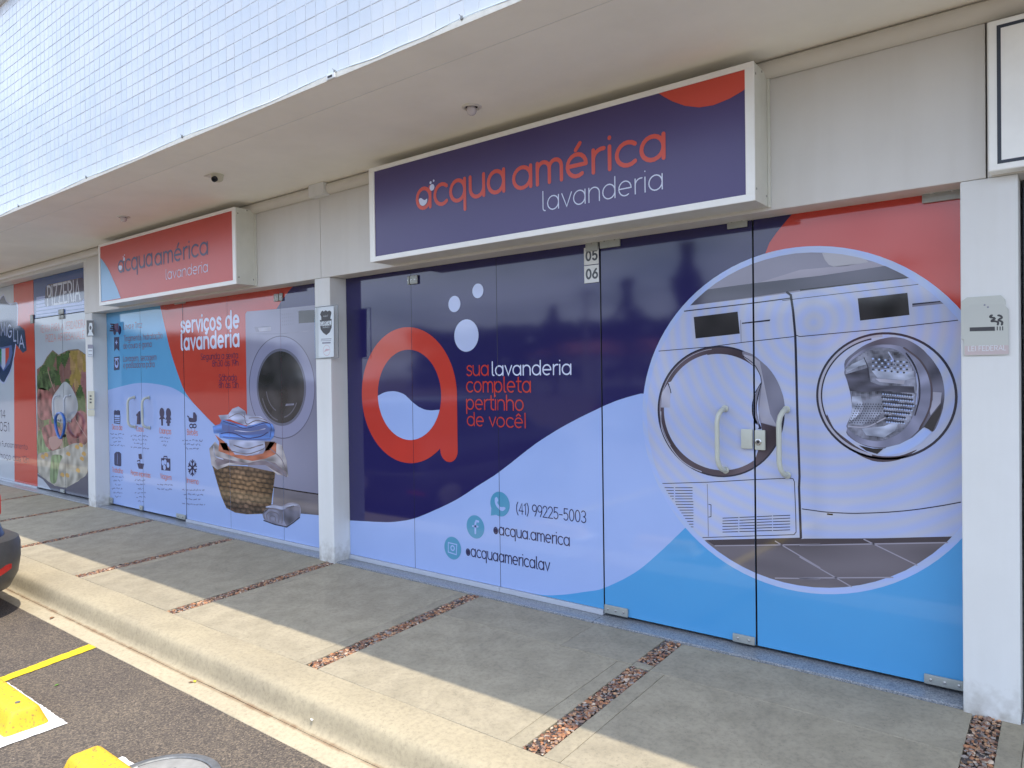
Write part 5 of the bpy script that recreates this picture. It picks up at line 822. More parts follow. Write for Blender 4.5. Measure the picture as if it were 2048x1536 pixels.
('P','colleft',2,'black',((-9.35,1.294),(-9.291,1.292),(-9.291,1.274),(-9.346,1.274))),
('P','colleft',2,'black',((-9.352,1.255),(-9.293,1.254),(-9.293,1.235),(-9.348,1.235))),
('T','bigsign',3,'redsign','acqua',-3.542,2.656,-2.78,2.634,0.133,0.185),
('T','bigsign',3,'redsign','américa',-2.705,2.634,-1.7,2.642,0.125,0.19),
('T','bigsign',3,'paletext','lavanderia',-2.489,2.477,-1.71,2.473,0.08,0.085),
('P','bigsign',2,'redsign',((-1.725,2.982),(-1.258,2.983),(-1.261,2.888),(-1.277,2.88),(-1.339,2.86),(-1.424,2.847),(-1.5,2.854),(-1.578,2.881),(-1.646,2.92),(-1.693,2.955))),
('P','bigsign',4,'paletext',((-3.521,2.709),(-3.517,2.714),(-3.51,2.717),(-3.503,2.717),(-3.497,2.715),(-3.49,2.71),(-3.484,2.706),(-3.478,2.702),(-3.471,2.699),(-3.465,2.697),(-3.457,2.699),(-3.449,2.703),(-3.443,2.703),(-3.442,2.697),(-3.443,2.688),(-3.446,2.68),(-3.45,2.674),(-3.456,2.669),(-3.463,2.665),(-3.471,2.662),(-3.48,2.661),(-3.489,2.662),(-3.497,2.665),(-3.505,2.67),(-3.512,2.677),(-3.517,2.687),(-3.521,2.699))),
('D','bigsign',5,'paletext',-3.395,2.771,0.022),
('D','bigsign',5,'paletext',-3.379,2.813,0.008),
('D','bigsign',5,'paletext',-3.408,2.805,0.01),
('T','smallsign',3,'navysign','acqua',-8.068,2.665,-7.321,2.656,0.117,0.19),
('T','smallsign',3,'navysign','américa',-7.258,2.655,-6.261,2.651,0.109,0.19),
('T','smallsign',3,'paletext','lavanderia',-7.04,2.499,-6.263,2.482,0.069,0.11),
('P','smallsign',2,'cyansign',((-8.513,2.874),(-8.501,2.866),(-8.484,2.857),(-8.464,2.844),(-8.443,2.831),(-8.422,2.815),(-8.4,2.799),(-8.377,2.78),(-8.353,2.761),(-8.329,2.74),(-8.305,2.718),(-8.282,2.694),(-8.258,2.667),(-8.235,2.641),(-8.213,2.615),(-8.192,2.59),(-8.172,2.568),(-8.154,2.547),(-8.136,2.527),(-8.119,2.508),(-8.103,2.488),(-8.085,2.465),(-8.068,2.441),(-8.051,2.418),(-8.037,2.398),(-8.026,2.384),(-8.507,2.381),(-8.524,2.642))),
('P','smallsign',4,'paletext',((-8.057,2.729),(-8.048,2.732),(-8.036,2.732),(-8.022,2.731),(-8.007,2.729),(-7.992,2.726),(-7.981,2.721),(-7.977,2.713),(-7.978,2.704),(-7.982,2.695),(-7.992,2.688),(-8.006,2.683),(-8.02,2.68),(-8.032,2.683),(-8.043,2.689),(-8.051,2.697),(-8.056,2.708),(-8.059,2.72))),
('D','smallsign',5,'paletext',-7.926,2.788,0.02),
('D','smallsign',5,'paletext',-7.945,2.816,0.009),
('D','smallsign',5,'paletext',-7.913,2.83,0.009)]
# ------------------------------------------------------------- materials
def srgb(r, g, b): return tuple(((c / 255 + .055) / 1.055) ** 2.4 if c > 10 else c / 255 / 12.92 for c in (r, g, b)) + (1,)
def nmat(name):
    mt = bpy.data.materials.new(name); mt.use_nodes = True
    return mt, mt.node_tree.nodes, mt.node_tree.links, mt.node_tree.nodes['Principled BSDF']
def tex(n, l, kind, scale, coord='Object', **kw):
    t = n.new(kind); t.inputs['Scale'].default_value = scale
    for k, v in kw.items(): t.inputs[k].default_value = v
    tc = n.new('ShaderNodeTexCoord'); l.new(tc.outputs[coord], t.inputs['Vector']); return t
def ramp(n, l, src, stops):
    r = n.new('ShaderNodeValToRGB'); l.new(src, r.inputs[0]); e = r.color_ramp.elements
    while len(e) < len(stops): e.new(.5)
    for i, (p, c) in enumerate(stops): e[i].position = p; e[i].color = c if len(c) == 4 else tuple(c) + (1,)
    return r
def mixc(n, l, a, b, f, mode='MIX'):
    mx = n.new('ShaderNodeMix'); mx.data_type = 'RGBA'; mx.blend_type = mode
    for s, v in ((mx.inputs[6], a), (mx.inputs[7], b)):
        if hasattr(v, 'links') or hasattr(v, 'is_linked'): l.new(v, s)
        else: s.default_value = v
    if hasattr(f, 'is_linked'): l.new(f, mx.inputs[0])
    else: mx.inputs[0].default_value = f
    return mx.outputs[2]
def bump(n, l, b, h, strength, dist=.01):
    bp = n.new('ShaderNodeBump'); bp.inputs['Strength'].default_value = strength; bp.inputs['Distance'].default_value = dist
    l.new(h, bp.inputs['Height']); l.new(bp.outputs[0], b.inputs['Normal']); return bp
MATS = {}
def mat(name, col, rough=.5, var=.06, scale=6., metal=0., bmp=0., bscale=200., spec=None):
    """plain procedural material: base colour with a little soft unevenness and fine relief"""
    if name in MATS: return MATS[name]
    mt, n, l, b = nmat(name)
    t = tex(n, l, 'ShaderNodeTexNoise', scale, Detail=6.0, Roughness=.6)
    lo = tuple(c * (1 - var) for c in col[:3]) + (1,); hi = tuple(min(1, c * (1 + var)) for c in col[:3]) + (1,)
    l.new(ramp(n, l, t.outputs[0], [(.3, lo), (.7, hi)]).outputs[0], b.inputs['Base Color'])
    b.inputs['Roughness'].default_value = rough; b.inputs['Metallic'].default_value = metal
    if spec is not None: b.inputs['Specular IOR Level'].default_value = spec
    if bmp:
        t2 = tex(n, l, 'ShaderNodeTexNoise', bscale, Detail=4.0); bump(n, l, b, t2.outputs[0], bmp, .002)
    MATS[name] = mt; return mt
def m_print(name, rough, spec=.5, wav=.0):
    """flat print: colour comes from the mesh colour attribute; alpha marks the fine line screen of the window film"""
    mt, n, l, b = nmat(name)
    a = n.new('ShaderNodeAttribute'); a.attribute_name = 'col'
    w = tex(n, l, 'ShaderNodeTexWave', 4.6, Distortion=2.2, Detail=2.0); w.wave_type = 'RINGS'; w.rings_direction = 'Y'
    w.inputs['Detail Scale'].default_value = .35; w.inputs['Detail'].default_value = 0
    mp = n.new('ShaderNodeMapping'); mp.inputs['Location'].default_value = (1.05, 0, -1.75)
    tc = n.new('ShaderNodeNewGeometry'); l.new(tc.outputs['Position'], mp.inputs['Vector']); l.new(mp.outputs[0], w.inputs['Vector'])
    st = mixc(n, l, (.86, .93, 1.10, 1), (1.05, 1.0, .89, 1), w.outputs[1])
    c1 = mixc(n, l, a.outputs['Color'], st, 1.0, 'MULTIPLY')
    c2 = mixc(n, l, a.outputs['Color'], c1, a.outputs['Alpha'])
    nz = tex(n, l, 'ShaderNodeTexNoise', 1.3, Detail=5.0)
    c3 = mixc(n, l, c2, ramp(n, l, nz.outputs[0], [(.3, (.93, .93, .95)), (.7, (1.04, 1.03, 1.02))]).outputs[0], 1.0, 'MULTIPLY')
    l.new(c3, b.inputs['Base Color']); b.inputs['Roughness'].default_value = rough; b.inputs['Specular IOR Level'].default_value = spec
    if wav:
        t2 = tex(n, l, 'ShaderNodeTexNoise', 1.1, Detail=1.0); bump(n, l, b, t2.outputs[0], wav, .02)
    return mt
M_VINYL = m_print('glazed_window_film', .06, .6, .10)
M_SIGN = m_print('sign_face_film', .28, .5)
M_STICK = m_print('sticker_print', .45)
def m_tile():
    mt, n, l, b = nmat('glazed_white_tile')
    oi = n.new('ShaderNodeObjectInfo'); g = n.new('ShaderNodeNewGeometry')
    ad = n.new('ShaderNodeMath'); ad.operation = 'ADD'; l.new(oi.outputs['Random'], ad.inputs[0]); l.new(g.outputs['Random Per Island'], ad.inputs[1])
    fr = n.new('ShaderNodeMath'); fr.operation = 'FRACT'; l.new(ad.outputs[0], fr.inputs[0])
    r = ramp(n, l, fr.outputs[0], [(0, (.66, .70, .74)), (.45, (.68, .71, .745)), (.8, (.72, .735, .75)), (1, (.68, .715, .75))])
    nz = tex(n, l, 'ShaderNodeTexNoise', 2.2, Detail=5.0)
    l.new(mixc(n, l, r.outputs[0], ramp(n, l, nz.outputs[0], [(.35, (.90, .93, .95)), (.65, (1, 1, 1))]).outputs[0], 1.0, 'MULTIPLY'), b.inputs['Base Color'])
    b.inputs['Roughness'].default_value = .16
    t2 = tex(n, l, 'ShaderNodeTexNoise', 9, Detail=2.0); bump(n, l, b, t2.outputs[0], .15, .01)
    return mt
M_TILE = m_tile()
def m_concrete(name, base, dark, rough=.85, stain=1.0):
    mt, n, l, b = nmat(name)
    t1 = tex(n, l, 'ShaderNodeTexNoise', 1.4, Detail=8.0, Roughness=.65)
    t2 = tex(n, l, 'ShaderNodeTexNoise', 42, Detail=8.0, Roughness=.75)
    t3 = tex(n, l, 'ShaderNodeTexNoise', 5.5, Detail=5.0, Roughness=.55)
    c = ramp(n, l, t1.outputs[0], [(.32, dark), (.62, base)]).outputs[0]
    c = mixc(n, l, c, ramp(n, l, t3.outputs[0], [(.38, (.87, .87, .86)), (.6, (1, 1, 1))]).outputs[0], stain, 'MULTIPLY')
    c = mixc(n, l, c, ramp(n, l, t2.outputs[0], [(.3, (.70, .70, .70)), (.5, (1, 1, 1)), (.72, (1.16, 1.15, 1.12))]).outputs[0], .9, 'MULTIPLY')
    v = tex(n, l, 'ShaderNodeTexVoronoi', 55); p = ramp(n, l, v.outputs[0], [(.08, (.40, .38, .35)), (.13, (1, 1, 1))])
    nz = tex(n, l, 'ShaderNodeTexNoise', 7); pm = ramp(n, l, nz.outputs[0], [(.5, (0, 0, 0)), (.62, (1, 1, 1))])
    c = mixc(n, l, c, mixc(n, l, c, p.outputs[0], 1.0, 'MULTIPLY'), pm.outputs[0])
    oi = n.new('ShaderNodeObjectInfo'); c = mixc(n, l, c, ramp(n, l, oi.outputs['Random'], [(0, (.90, .90, .91)), (1, (1.06, 1.05, 1.04))]).outputs[0], 1.0, 'MULTIPLY')
    l.new(c, b.inputs['Base Color']); b.inputs['Roughness'].default_value = rough
    bump(n, l, b, t2.outputs[0], .25, .004); return mt
M_SLAB = m_concrete('trowelled_concrete', (.375, .328, .236), (.325, .286, .21))
M_SLAB2 = m_concrete('patched_concrete', (.36, .317, .233), (.31, .275, .204))
M_KERB = m_concrete('kerb_concrete', (.40, .345, .238), (.35, .303, .215), stain=.6)
M_GUT = m_concrete('gutter_concrete', (.48, .415, .295), (.42, .365, .262), stain=.4)
def grime(mt, y0, w0, col=(.20, .11, .055, 1)):
    n, l = mt.node_tree.nodes, mt.node_tree.links; b = n['Principled BSDF']; src = b.inputs['Base Color'].links[0].from_socket
    g = n.new('ShaderNodeNewGeometry'); s = n.new('ShaderNodeSeparateXYZ'); l.new(g.outputs['Position'], s.inputs[0])
    a = n.new('ShaderNodeMath'); a.operation = 'SUBTRACT'; l.new(s.outputs[1], a.inputs[0]); a.inputs[1].default_value = y0
    ab = n.new('ShaderNodeMath'); ab.operation = 'ABSOLUTE'; l.new(a.outputs[0], ab.inputs[0])
    mr = n.new('ShaderNodeMapRange'); l.new(ab.outputs[0], mr.inputs[0]); mr.inputs[1].default_value = w0; mr.inputs[2].default_value = 0
    t = n.new('ShaderNodeTexNoise'); t.inputs['Scale'].default_value = 7; t.inputs['Detail'].default_value = 9; t.inputs['Roughness'].default_value = .7; l.new(g.outputs['Position'], t.inputs['Vector'])
    mu = n.new('ShaderNodeMath'); mu.operation = 'MULTIPLY'; l.new(mr.outputs[0], mu.inputs[0]); l.new(t.outputs[0], mu.inputs[1])
    l.new(mixc(n, l, src, col, ramp(n, l, mu.outputs[0], [(.30, (0, 0, 0)), (.58, (.8, .8, .8))]).outputs[0]), b.inputs['Base Color'])
grime(M_GUT, -1.788, .03); grime(M_KERB, -1.776, .03); grime(M_GUT, -1.894, .014, (.10, .09, .05, 1))
M_BED = mat('dark_mortar', (.12, .10, .085), .95, .3, 30, bmp=.5)
def m_asphalt():
    mt, n, l, b = nmat('worn_asphalt')
    v = tex(n, l, 'ShaderNodeTexVoronoi', 150); v.feature = 'F1'
    c = ramp(n, l, v.outputs['Color'], [(0, (.045, .040, .038)), (.3, (.082, .074, .069)), (.55, (.122, .108, .097)), (.8, (.19, .163, .132)), (.95, (.27, .23, .19)), (1, (.48, .44, .39))])
    c.color_ramp.interpolation = 'LINEAR'
    t = tex(n, l, 'ShaderNodeTexNoise', 2.2, Detail=6.0, Roughness=.6)
    o = mixc(n, l, c.outputs[0], ramp(n, l, t.outputs[0], [(.3, (.80, .76, .76)), (.7, (1.15, 1.08, .98))]).outputs[0], 1.0, 'MULTIPLY')
    t4 = tex(n, l, 'ShaderNodeTexNoise', 480, Detail=2.0)
    o = mixc(n, l, o, ramp(n, l, t4.outputs[0], [(.35, (.55, .55, .55)), (.6, (1.15, 1.12, 1.08))]).outputs[0], .8, 'MULTIPLY')
    l.new(o, b.inputs['Base Color']); b.inputs['Roughness'].default_value = .9
    bump(n, l, b, v.outputs['Distance'], -.5, .008); return mt
M_ASPH = m_asphalt()
def m_granite():
    mt, n, l, b = nmat('grey_granite')
    v = tex(n, l, 'ShaderNodeTexVoronoi', 190); t = tex(n, l, 'ShaderNodeTexNoise', 120, Detail=6.0)
    a = ramp(n, l, v.outputs['Color'], [(0, (.03, .035, .045)), (.3, (.12, .14, .17)), (.6, (.26, .28, .31)), (1, (.5, .51, .52))])
    l.new(mixc(n, l, a.outputs[0], ramp(n, l, t.outputs[0], [(.4, (.12, .14, .17)), (.6, (.42, .42, .42))]).outputs[0], .45), b.inputs['Base Color'])
    b.inputs['Roughness'].default_value = .32; return mt
M_GRAN = m_granite()
def m_pebble():
    mt, n, l, b = nmat('river_pebbles'); g = n.new('ShaderNodeNewGeometry')
    r = ramp(n, l, g.outputs['Random Per Island'], [(0, (.07, .055, .05)), (.16, (.22, .10, .06)), (.34, (.42, .19, .09)), (.5, (.27, .18, .14)), (.64, (.50, .29, .16)), (.82, (.30, .26, .23)), (.94, (.60, .47, .35))])
    r.color_ramp.interpolation = 'CONSTANT'
    nz = tex(n, l, 'ShaderNodeTexNoise', 90, Detail=4.0)
    l.new(mixc(n, l, r.outputs[0], ramp(n, l, nz.outputs[0], [(.3, (.6, .6, .6)), (.7, (1.2, 1.2, 1.2))]).outputs[0], 1.0, 'MULTIPLY'), b.inputs['Base Color'])
    b.inputs['Roughness'].default_value = .55; return mt
M_PEB = m_pebble()
def m_paint(name, col, wear=(.16, .13, .11), amt=.35, rough=.6):
    mt, n, l, b = nmat(name); t = tex(n, l, 'ShaderNodeTexNoise', 60, Detail=8.0, Roughness=.7)
    t2 = tex(n, l, 'ShaderNodeTexNoise', 6, Detail=4.0)
    c = mixc(n, l, col, tuple(x * .86 for x in col[:3]) + (1,), t2.outputs[0])
    l.new(mixc(n, l, wear + (1,), c, ramp(n, l, t.outputs[0], [(amt - .03, (0, 0, 0)), (amt + .02, (1, 1, 1))]).outputs[0]), b.inputs['Base Color'])
    b.inputs['Roughness'].default_value = rough; bump(n, l, b, t.outputs[0], .3, .003); return mt
M_YEL = m_paint('yellow_road_paint', (.82, .60, .02, 1), amt=.30)
M_YELB = m_paint('yellow_block_paint', (.80, .50, .03, 1), wear=(.33, .22, .06), amt=.42)
M_WHT = m_paint('white_road_paint', (.86, .87, .88, 1), amt=.33)
M_WALL = mat('white_wall_paint', (.71, .72, .71), .6, .03, 3, bmp=.12, bscale=120)
def weather(mt, zlo=-.05, zhi=.30, col=(.30, .27, .22, 1)):
    n, l = mt.node_tree.nodes, mt.node_tree.links; b = n['Principled BSDF']; src = b.inputs['Base Color'].links[0].from_socket
    g = n.new('ShaderNodeNewGeometry'); s = n.new('ShaderNodeSeparateXYZ'); l.new(g.outputs['Position'], s.inputs[0])
    mr = n.new('ShaderNodeMapRange'); l.new(s.outputs[2], mr.inputs[0]); mr.inputs[1].default_value = zhi; mr.inputs[2].default_value = zlo
    t = n.new('ShaderNodeTexNoise'); t.inputs['Scale'].default_value = 22; t.inputs['Detail'].default_value = 8; l.new(g.outputs['Position'], t.inputs['Vector'])
    mu = n.new('ShaderNodeMath'); mu.operation = 'MULTIPLY'; l.new(mr.outputs[0], mu.inputs[0]); l.new(t.outputs[0], mu.inputs[1])
    r = ramp(n, l, mu.outputs[0], [(.22, (0, 0, 0)), (.62, (.75, .75, .75))]); c = mixc(n, l, src, col, r.outputs[0])
    mp = n.new('ShaderNodeMapping'); mp.inputs['Scale'].default_value = (9, 9, .8); l.new(g.outputs['Position'], mp.inputs['Vector'])
    t2 = n.new('ShaderNodeTexNoise'); t2.inputs['Scale'].default_value = 1; t2.inputs['Detail'].default_value = 6; l.new(mp.outputs[0], t2.inputs['Vector'])
    c = mixc(n, l, c, ramp(n, l, t2.outputs[0], [(.36, (.97, .967, .96)), (.56, (1, 1, 1))]).outputs[0], 1.0, 'MULTIPLY')
    l.new(c, b.inputs['Base Color'])
weather(M_WALL); weather(M_TILE, -9, -8)
M_FASC = mat('fascia_panel_paint', (.66, .65, .62), .5, .035, 2.2, bmp=.08, bscale=160)
M_SOFF = mat('soffit_paint', (.90, .875, .80), .75, .055, 1.6, bmp=.06, bscale=60)
M_PIPE = mat('pipe_paint', (.66, .635, .575), .4, .03, 4)
M_GROUT = mat('white_grout', (.82, .83, .82), .85, .05, 20, bmp=.3)
M_FRAME = mat('sign_frame_white', (.90, .91, .88), .35, .04, 5)
M_BOX = mat('sign_box_sheet', (.66, .665, .60), .45, .05, 7); weather(M_FASC, -9, -8); weather(M_BOX, -9, -8)
M_FIT = mat('satin_grey_fitting', (.36, .38, .36), .4, .05, 30, metal=.25)
M_HAND = mat('beige_handle_plastic', (.50, .52, .46), .28, .03, 20)
M_STEEL = mat('brushed_steel', (.55, .55, .54), .25, .04, 60, metal=.9)
M_BLACK = mat('black_rubber', (.012, .012, .013), .6, .2, 20)
M_DARK = mat('unlit_interior_black', (.012, .012, .016), .8, .2, 3)  # near-black colour stands in for the shade inside the shops
M_DGL = mat('dark_glass', (.012, .014, .02), .05, .2, 3)
M_DFR = mat('dark_aluminium', (.05, .055, .065), .35, .1, 12)
M_ALU = mat('pale_aluminium_channel', (.46, .49, .55), .3, .04, 9)
M_LAMP = mat('frosted_lamp_glass', (.62, .58, .60), .25, .03, 20)
M_CREAM = mat('cream_plaster_edge', (.80, .76, .66), .8, .08, 25, bmp=.5, bscale=60)
M_WIRE = mat('white_cable', (.62, .72, .80), .4, .05, 20)
M_BLUE = mat('blue_lock_sleeve', (.02, .11, .42), .3, .06, 20)
M_CARP = mat('navy_car_paint', (.010, .012, .030), .18, .1, 4, spec=.8)
M_CARB = mat('grey_bumper_plastic', (.055, .055, .057), .42, .12, 25, bmp=.15, bscale=300)
M_CARG = mat('car_glass', (.01, .012, .014), .03, .1, 3)
M_RED = mat('red_reflector', (.42, .018, .015), .2, .08, 40)
M_RUB = mat('tyre_rubber', (.02, .02, .02), .85, .15, 30)
M_LEAF = mat('dry_leaf', (.22, .10, .04), .7, .3, 60)
M_LEAFY = mat('yellow_leaf', (.55, .50, .05), .6, .2, 60)
M_PAPER = mat('white_scrap', (.8, .8, .8), .6, .04, 60)
M_IRON = mat('weathered_iron', (.17, .18, .19), .5, .25, 25, metal=.3, bmp=.4, bscale=90)
M_FOL = mat('dark_foliage', (.035, .055, .028), .7, .5, 3)
M_BARK = mat('bark', (.09, .065, .045), .9, .3, 8)
# ------------------------------------------------------------- mesh builder
COL = {'pale': (.35, .47, .80, 0), 'navy': (.022, .019, .095, 0), 'red': (.53, .052, .036, 0), 'cyan': (.08, .34, .66, 0), 'wallgray': (.27, .26, .34, 0), 'bowl': (.40, .39, .43, 0),
 'shelf': (.33, .31, .38, 0), 'shelfdark': (.09, .088, .125, 0), 'white': (.44, .49, .68, .75), 'black': (.01, .01, .016, 0), 'floor': (.15, .135, .155, 0), 'floordark': (.065, .055, .065, 0), 'grout': (.33, .31, .37, 0),
 'dark': (.035, .035, .055, 0), 'gray': (.22, .22, .29, 0), 'lightgray': (.40, .40, .49, .2), 'display': (.035, .033, .036, 0), 'darkring': (.09, .07, .085, 0), 'drumband': (.13, .13, .18, 0),
 'ringlight': (.23, .24, .34, 0), 'drum': (.16, .17, .23, 0), 'drumlight': (.40, .44, .56, 0), 'drumdark': (.06, .06, .085, 0), 'drummid': (.24, .26, .33, 0), 'bluewhite': (.42, .52, .78, .8), 'dotdark': (.05, .055, .08, 0),
 'paletext': (.62, .68, .86, 0), 'navytext': (.03, .03, .09, 0), 'icon': (.09, .31, .48, 0), 'redsoft': (.50, .056, .038, 0), 'machine': (.27, .275, .38, 0), 'machinedark': (.15, .14, .165, 0), 'basket': (.13, .085, .05, 0),
 'cloth': (.42, .39, .40, 0), 'clothshade': (.20, .165, .19, 0), 'clothlight': (.42, .45, .60, 0), 'orange': (.50, .16, .09, 0), 'brown': (.09, .05, .04, 0), 'blue': (.10, .22, .58, 0), 'blueshade': (.09, .13, .32, 0),
 'towel': (.21, .21, .28, 0), 'towelshade': (.15, .15, .2, 0), 'mauve': (.24, .13, .17, 0), 'mauvedark': (.13, .08, .15, 0), 'mutetext': (.17, .20, .36, 0), 'orangetext': (.62, .20, .12, 0), 'slate': (.025, .045, .12, 0),
 'green': (.02, .20, .09, 0), 'transom': (.025, .08, .25, 0), 'ceilboard': (.25, .33, .62, 0), 'pizzapale': (.42, .47, .54, 0), 'silver': (.50, .54, .62, 0), 'softred': (.60, .27, .25, 0), 'table': (.085, .09, .13, 0),
 'crust': (.36, .35, .30, 0), 'leafgreen': (.17, .25, .12, 0), 'cheese': (.50, .30, .08, 0), 'bulb': (.42, .44, .46, 0), 'ham': (.28, .11, .10, 0), 'hamlight': (.40, .24, .21, 0), 'darkgreen': (.07, .10, .045, 0),
 'redsign': (.64, .078, .048, 0), 'cyansign': (.24, .46, .70, 0), 'navysign': (.045, .045, .12, 0), 'navyface': (.070, .052, .175, 0), 'redface': (.54, .068, .048, 0), 'sticker': (.66, .72, .76, 0), 'shield': (.05, .05, .055, 0), 'plate': (.50, .52, .48, 0),
 'platepink': (.52, .44, .44, 0), 'platecream': (.58, .56, .43, 0), 'pinkline': (.58, .42, .46, 0), 'leftblue': (.12, .37, .64, 0), 'pizzawhite': (.44, .49, .56, 0), 'pureplate': (.74, .76, .78, 0)}
class MB:
    def __init__(s): s.v = []; s.f = []; s.c = []
    def add(s, vs, fs, col=None):
        k = len(s.v); s.v += [tuple(x) for x in vs]; s.f += [tuple(i + k for i in f) for f in fs]; s.c += [col] * len(fs); return s
    def box(s, x0, x1, y0, y1, z0, z1, bev=0, col=None, seg=1):
        if not bev:
            return s.add([(x, y, z) for x in (x0, x1) for y in (y0, y1) for z in (z0, z1)], [(0, 1, 3, 2), (4, 6, 7, 5), (0, 4, 5, 1), (2, 3, 7, 6), (0, 2, 6, 4), (1, 5, 7, 3)], col)
        bm = bmesh.new(); bmesh.ops.create_cube(bm, size=1)
        for v in bm.verts: v.co = Vector(((x0 + x1) / 2 + v.co.x * (x1 - x0), (y0 + y1) / 2 + v.co.y * (y1 - y0), (z0 + z1) / 2 + v.co.z * (z1 - z0)))
        bmesh.ops.bevel(bm, geom=bm.edges[:], offset=bev, segments=seg, profile=.6, affect='EDGES')
        bm.verts.index_update(); s.add([v.co[:] for v in bm.verts], [[v.index for v in f.verts] for f in bm.faces], col); bm.free(); return s
    def tube(s, path, r, n=10, cap=True, col=None):
        P = [Vector(p) for p in path]; rings = []; up = Vector((0, 0, 1))
        t0 = (P[1] - P[0]).normalized(); a = t0.cross(up)
        if a.length < .1: a = t0.cross(Vector((1, 0, 0)))
        a.normalize()
        for i, p in enumerate(P):
            t = (P[min(i + 1, len(P) - 1)] - P[max(i - 1, 0)]).normalized(); a = (a - t * a.dot(t)).normalized(); b = t.cross(a)
            rr = r[i] if isinstance(r, (list, tuple)) else r
            rings.append([p + (a * math.cos(2 * PI * k / n) + b * math.sin(2 * PI * k / n)) * rr for k in range(n)])
        vs = [v for g in rings for v in g]; fs = [(i * n + k, i * n + (k + 1) % n, (i + 1) * n + (k + 1) % n, (i + 1) * n + k) for i in range(len(P) - 1) for k in range(n)]
        if cap: fs += [tuple(range(n))[::-1], tuple((len(P) - 1) * n + k for k in range(n))]
        return s.add(vs, fs, col)
    def lathe(s, c, prof, n=24, ax='z', flip=1, col=None):
        vs = []
        for r, h in prof:
            for k in range(n):
                a = 2 * PI * k / n; p = (r * math.cos(a), r * math.sin(a), h * flip)
                if ax == 'y': p = (p[0], p[2], p[1])
                if ax == 'x': p = (p[2], p[0], p[1])
                vs.append((c[0] + p[0], c[1] + p[1], c[2] + p[2]))
        m_ = len(prof); fs = [(i * n + k, i * n + (k + 1) % n, (i + 1) * n + (k + 1) % n, (i + 1) * n + k) for i in range(m_ - 1) for k in range(n)]
        fs += [tuple(range(n))[::-1], tuple((m_ - 1) * n + k for k in range(n))]
        return s.add(vs, fs, col)
    def prism(s, poly, y0, y1, col=None):          # outline in (x, z), thickness along y
        n = len(poly); vs = [(x, y0, z) for x, z in poly] + [(x, y1, z) for x, z in poly]
        return s.add(vs, [tuple(range(n)), tuple(range(2 * n - 1, n - 1, -1))] + [(i, (i + 1) % n, n + (i + 1) % n, n + i) for i in range(n)], col)
def wloc(o): return o.location + (wloc(o.parent) if o.parent else Vector())
def link(name, mb, mt, parent=None, kind=None, label=None, cat=None, group=None, smooth=False, fix=True, loc=None):
    me = bpy.data.meshes.new(name); off = wloc(parent) if parent else Vector()
    if loc is not None: off = Vector(loc)
    me.from_pydata([tuple(Vector(v) - off) for v in mb.v], [], mb.f)
    if fix:
        bm = bmesh.new(); bm.from_mesh(me); bmesh.ops.recalc_face_normals(bm, faces=bm.faces[:]); bm.to_mesh(me); bm.free()
    if smooth:
        me.polygons.foreach_set('use_smooth', [True] * len(me.polygons))
        try: me.set_sharp_from_angle(angle=math.radians(40))
        except Exception: pass
    me.materials.append(mt)
    if any(mb.c):
        at = me.color_attributes.new('col', 'FLOAT_COLOR', 'CORNER')
        for p, c in zip(me.polygons, mb.c):
            if callable(c):
                for li in p.loop_indices: v_ = me.vertices[me.loops[li].vertex_index].co; at.data[li].color = c(v_.x + off.x, v_.z + off.z)
                continue
            c = COL[c] if isinstance(c, str) else (c or (1, 1, 1, 0))
            for li in p.loop_indices: at.data[li].color = c
    o = bpy.data.objects.new(name, me); C.objects.link(o); o.parent = parent
    if loc is not None: o.location = off - (wloc(parent) if parent else Vector())
    tag(o, label, cat, group, kind); return o
def tag(o, label=None, cat=None, group=None, kind=None):
    for k, v in (('label', label), ('category', cat), ('group', group), ('kind', kind)):
        if v: o[k] = v
    return o
def thing(name, label, cat, loc, group=None, parent=None, kind=None):
    o = bpy.data.objects.new(name, None); C.objects.link(o); o.empty_display_size = .1
    o.parent = parent; o.location = Vector(loc) - (wloc(parent) if parent else Vector()); return tag(o, label, cat, group, kind)
def copy_tree(o, parent=None):
    c = o.copy(); C.objects.link(c); c.parent = parent
    for ch in o.children: copy_tree(ch, c)
    return c
# ------------------------------------------------------------- ground
def pz(y): return -.0096 + .0383 * y          # pavement falls slightly towards the kerb
GZ = -.225
g = MB(); xs = [-250, -40, -14, -6, 0, 8, 60, 250]; ys = [-300, -60, -20, -8, -3.5, -1.87]
g.add([(x, y, GZ) for x in xs for y in ys], [(i * 6 + j, i * 6 + 6 + j, i * 6 + 7 + j, i * 6 + j + 1) for i in range(7) for j in range(5)]); link('asphalt', g, M_ASPH, kind='structure', label='speckled brown grey asphalt of the car park', fix=False)
XS = [-17.2, -15.65, -14.1, -12.55, -11.0, -9.47, -7.88, -6.31, -4.812, -3.268, -1.780, -.300, 1.24, 2.78]
HW = .053
pave = thing('pavement', 'pale concrete pavement of large slabs in front of the shops', None, (-4, -.8, pz(-.8)), kind='structure')
b_ = MB(); b_.add([(-17.2, -1.6, pz(-1.6) - .02), (4.3, -1.6, pz(-1.6) - .02), (4.3, .02, pz(.02) - .02), (-17.2, .02, pz(.02) - .02)], [(0, 1, 2, 3)]); link('mortar_bed', b_, M_BED, pave, fix=False)
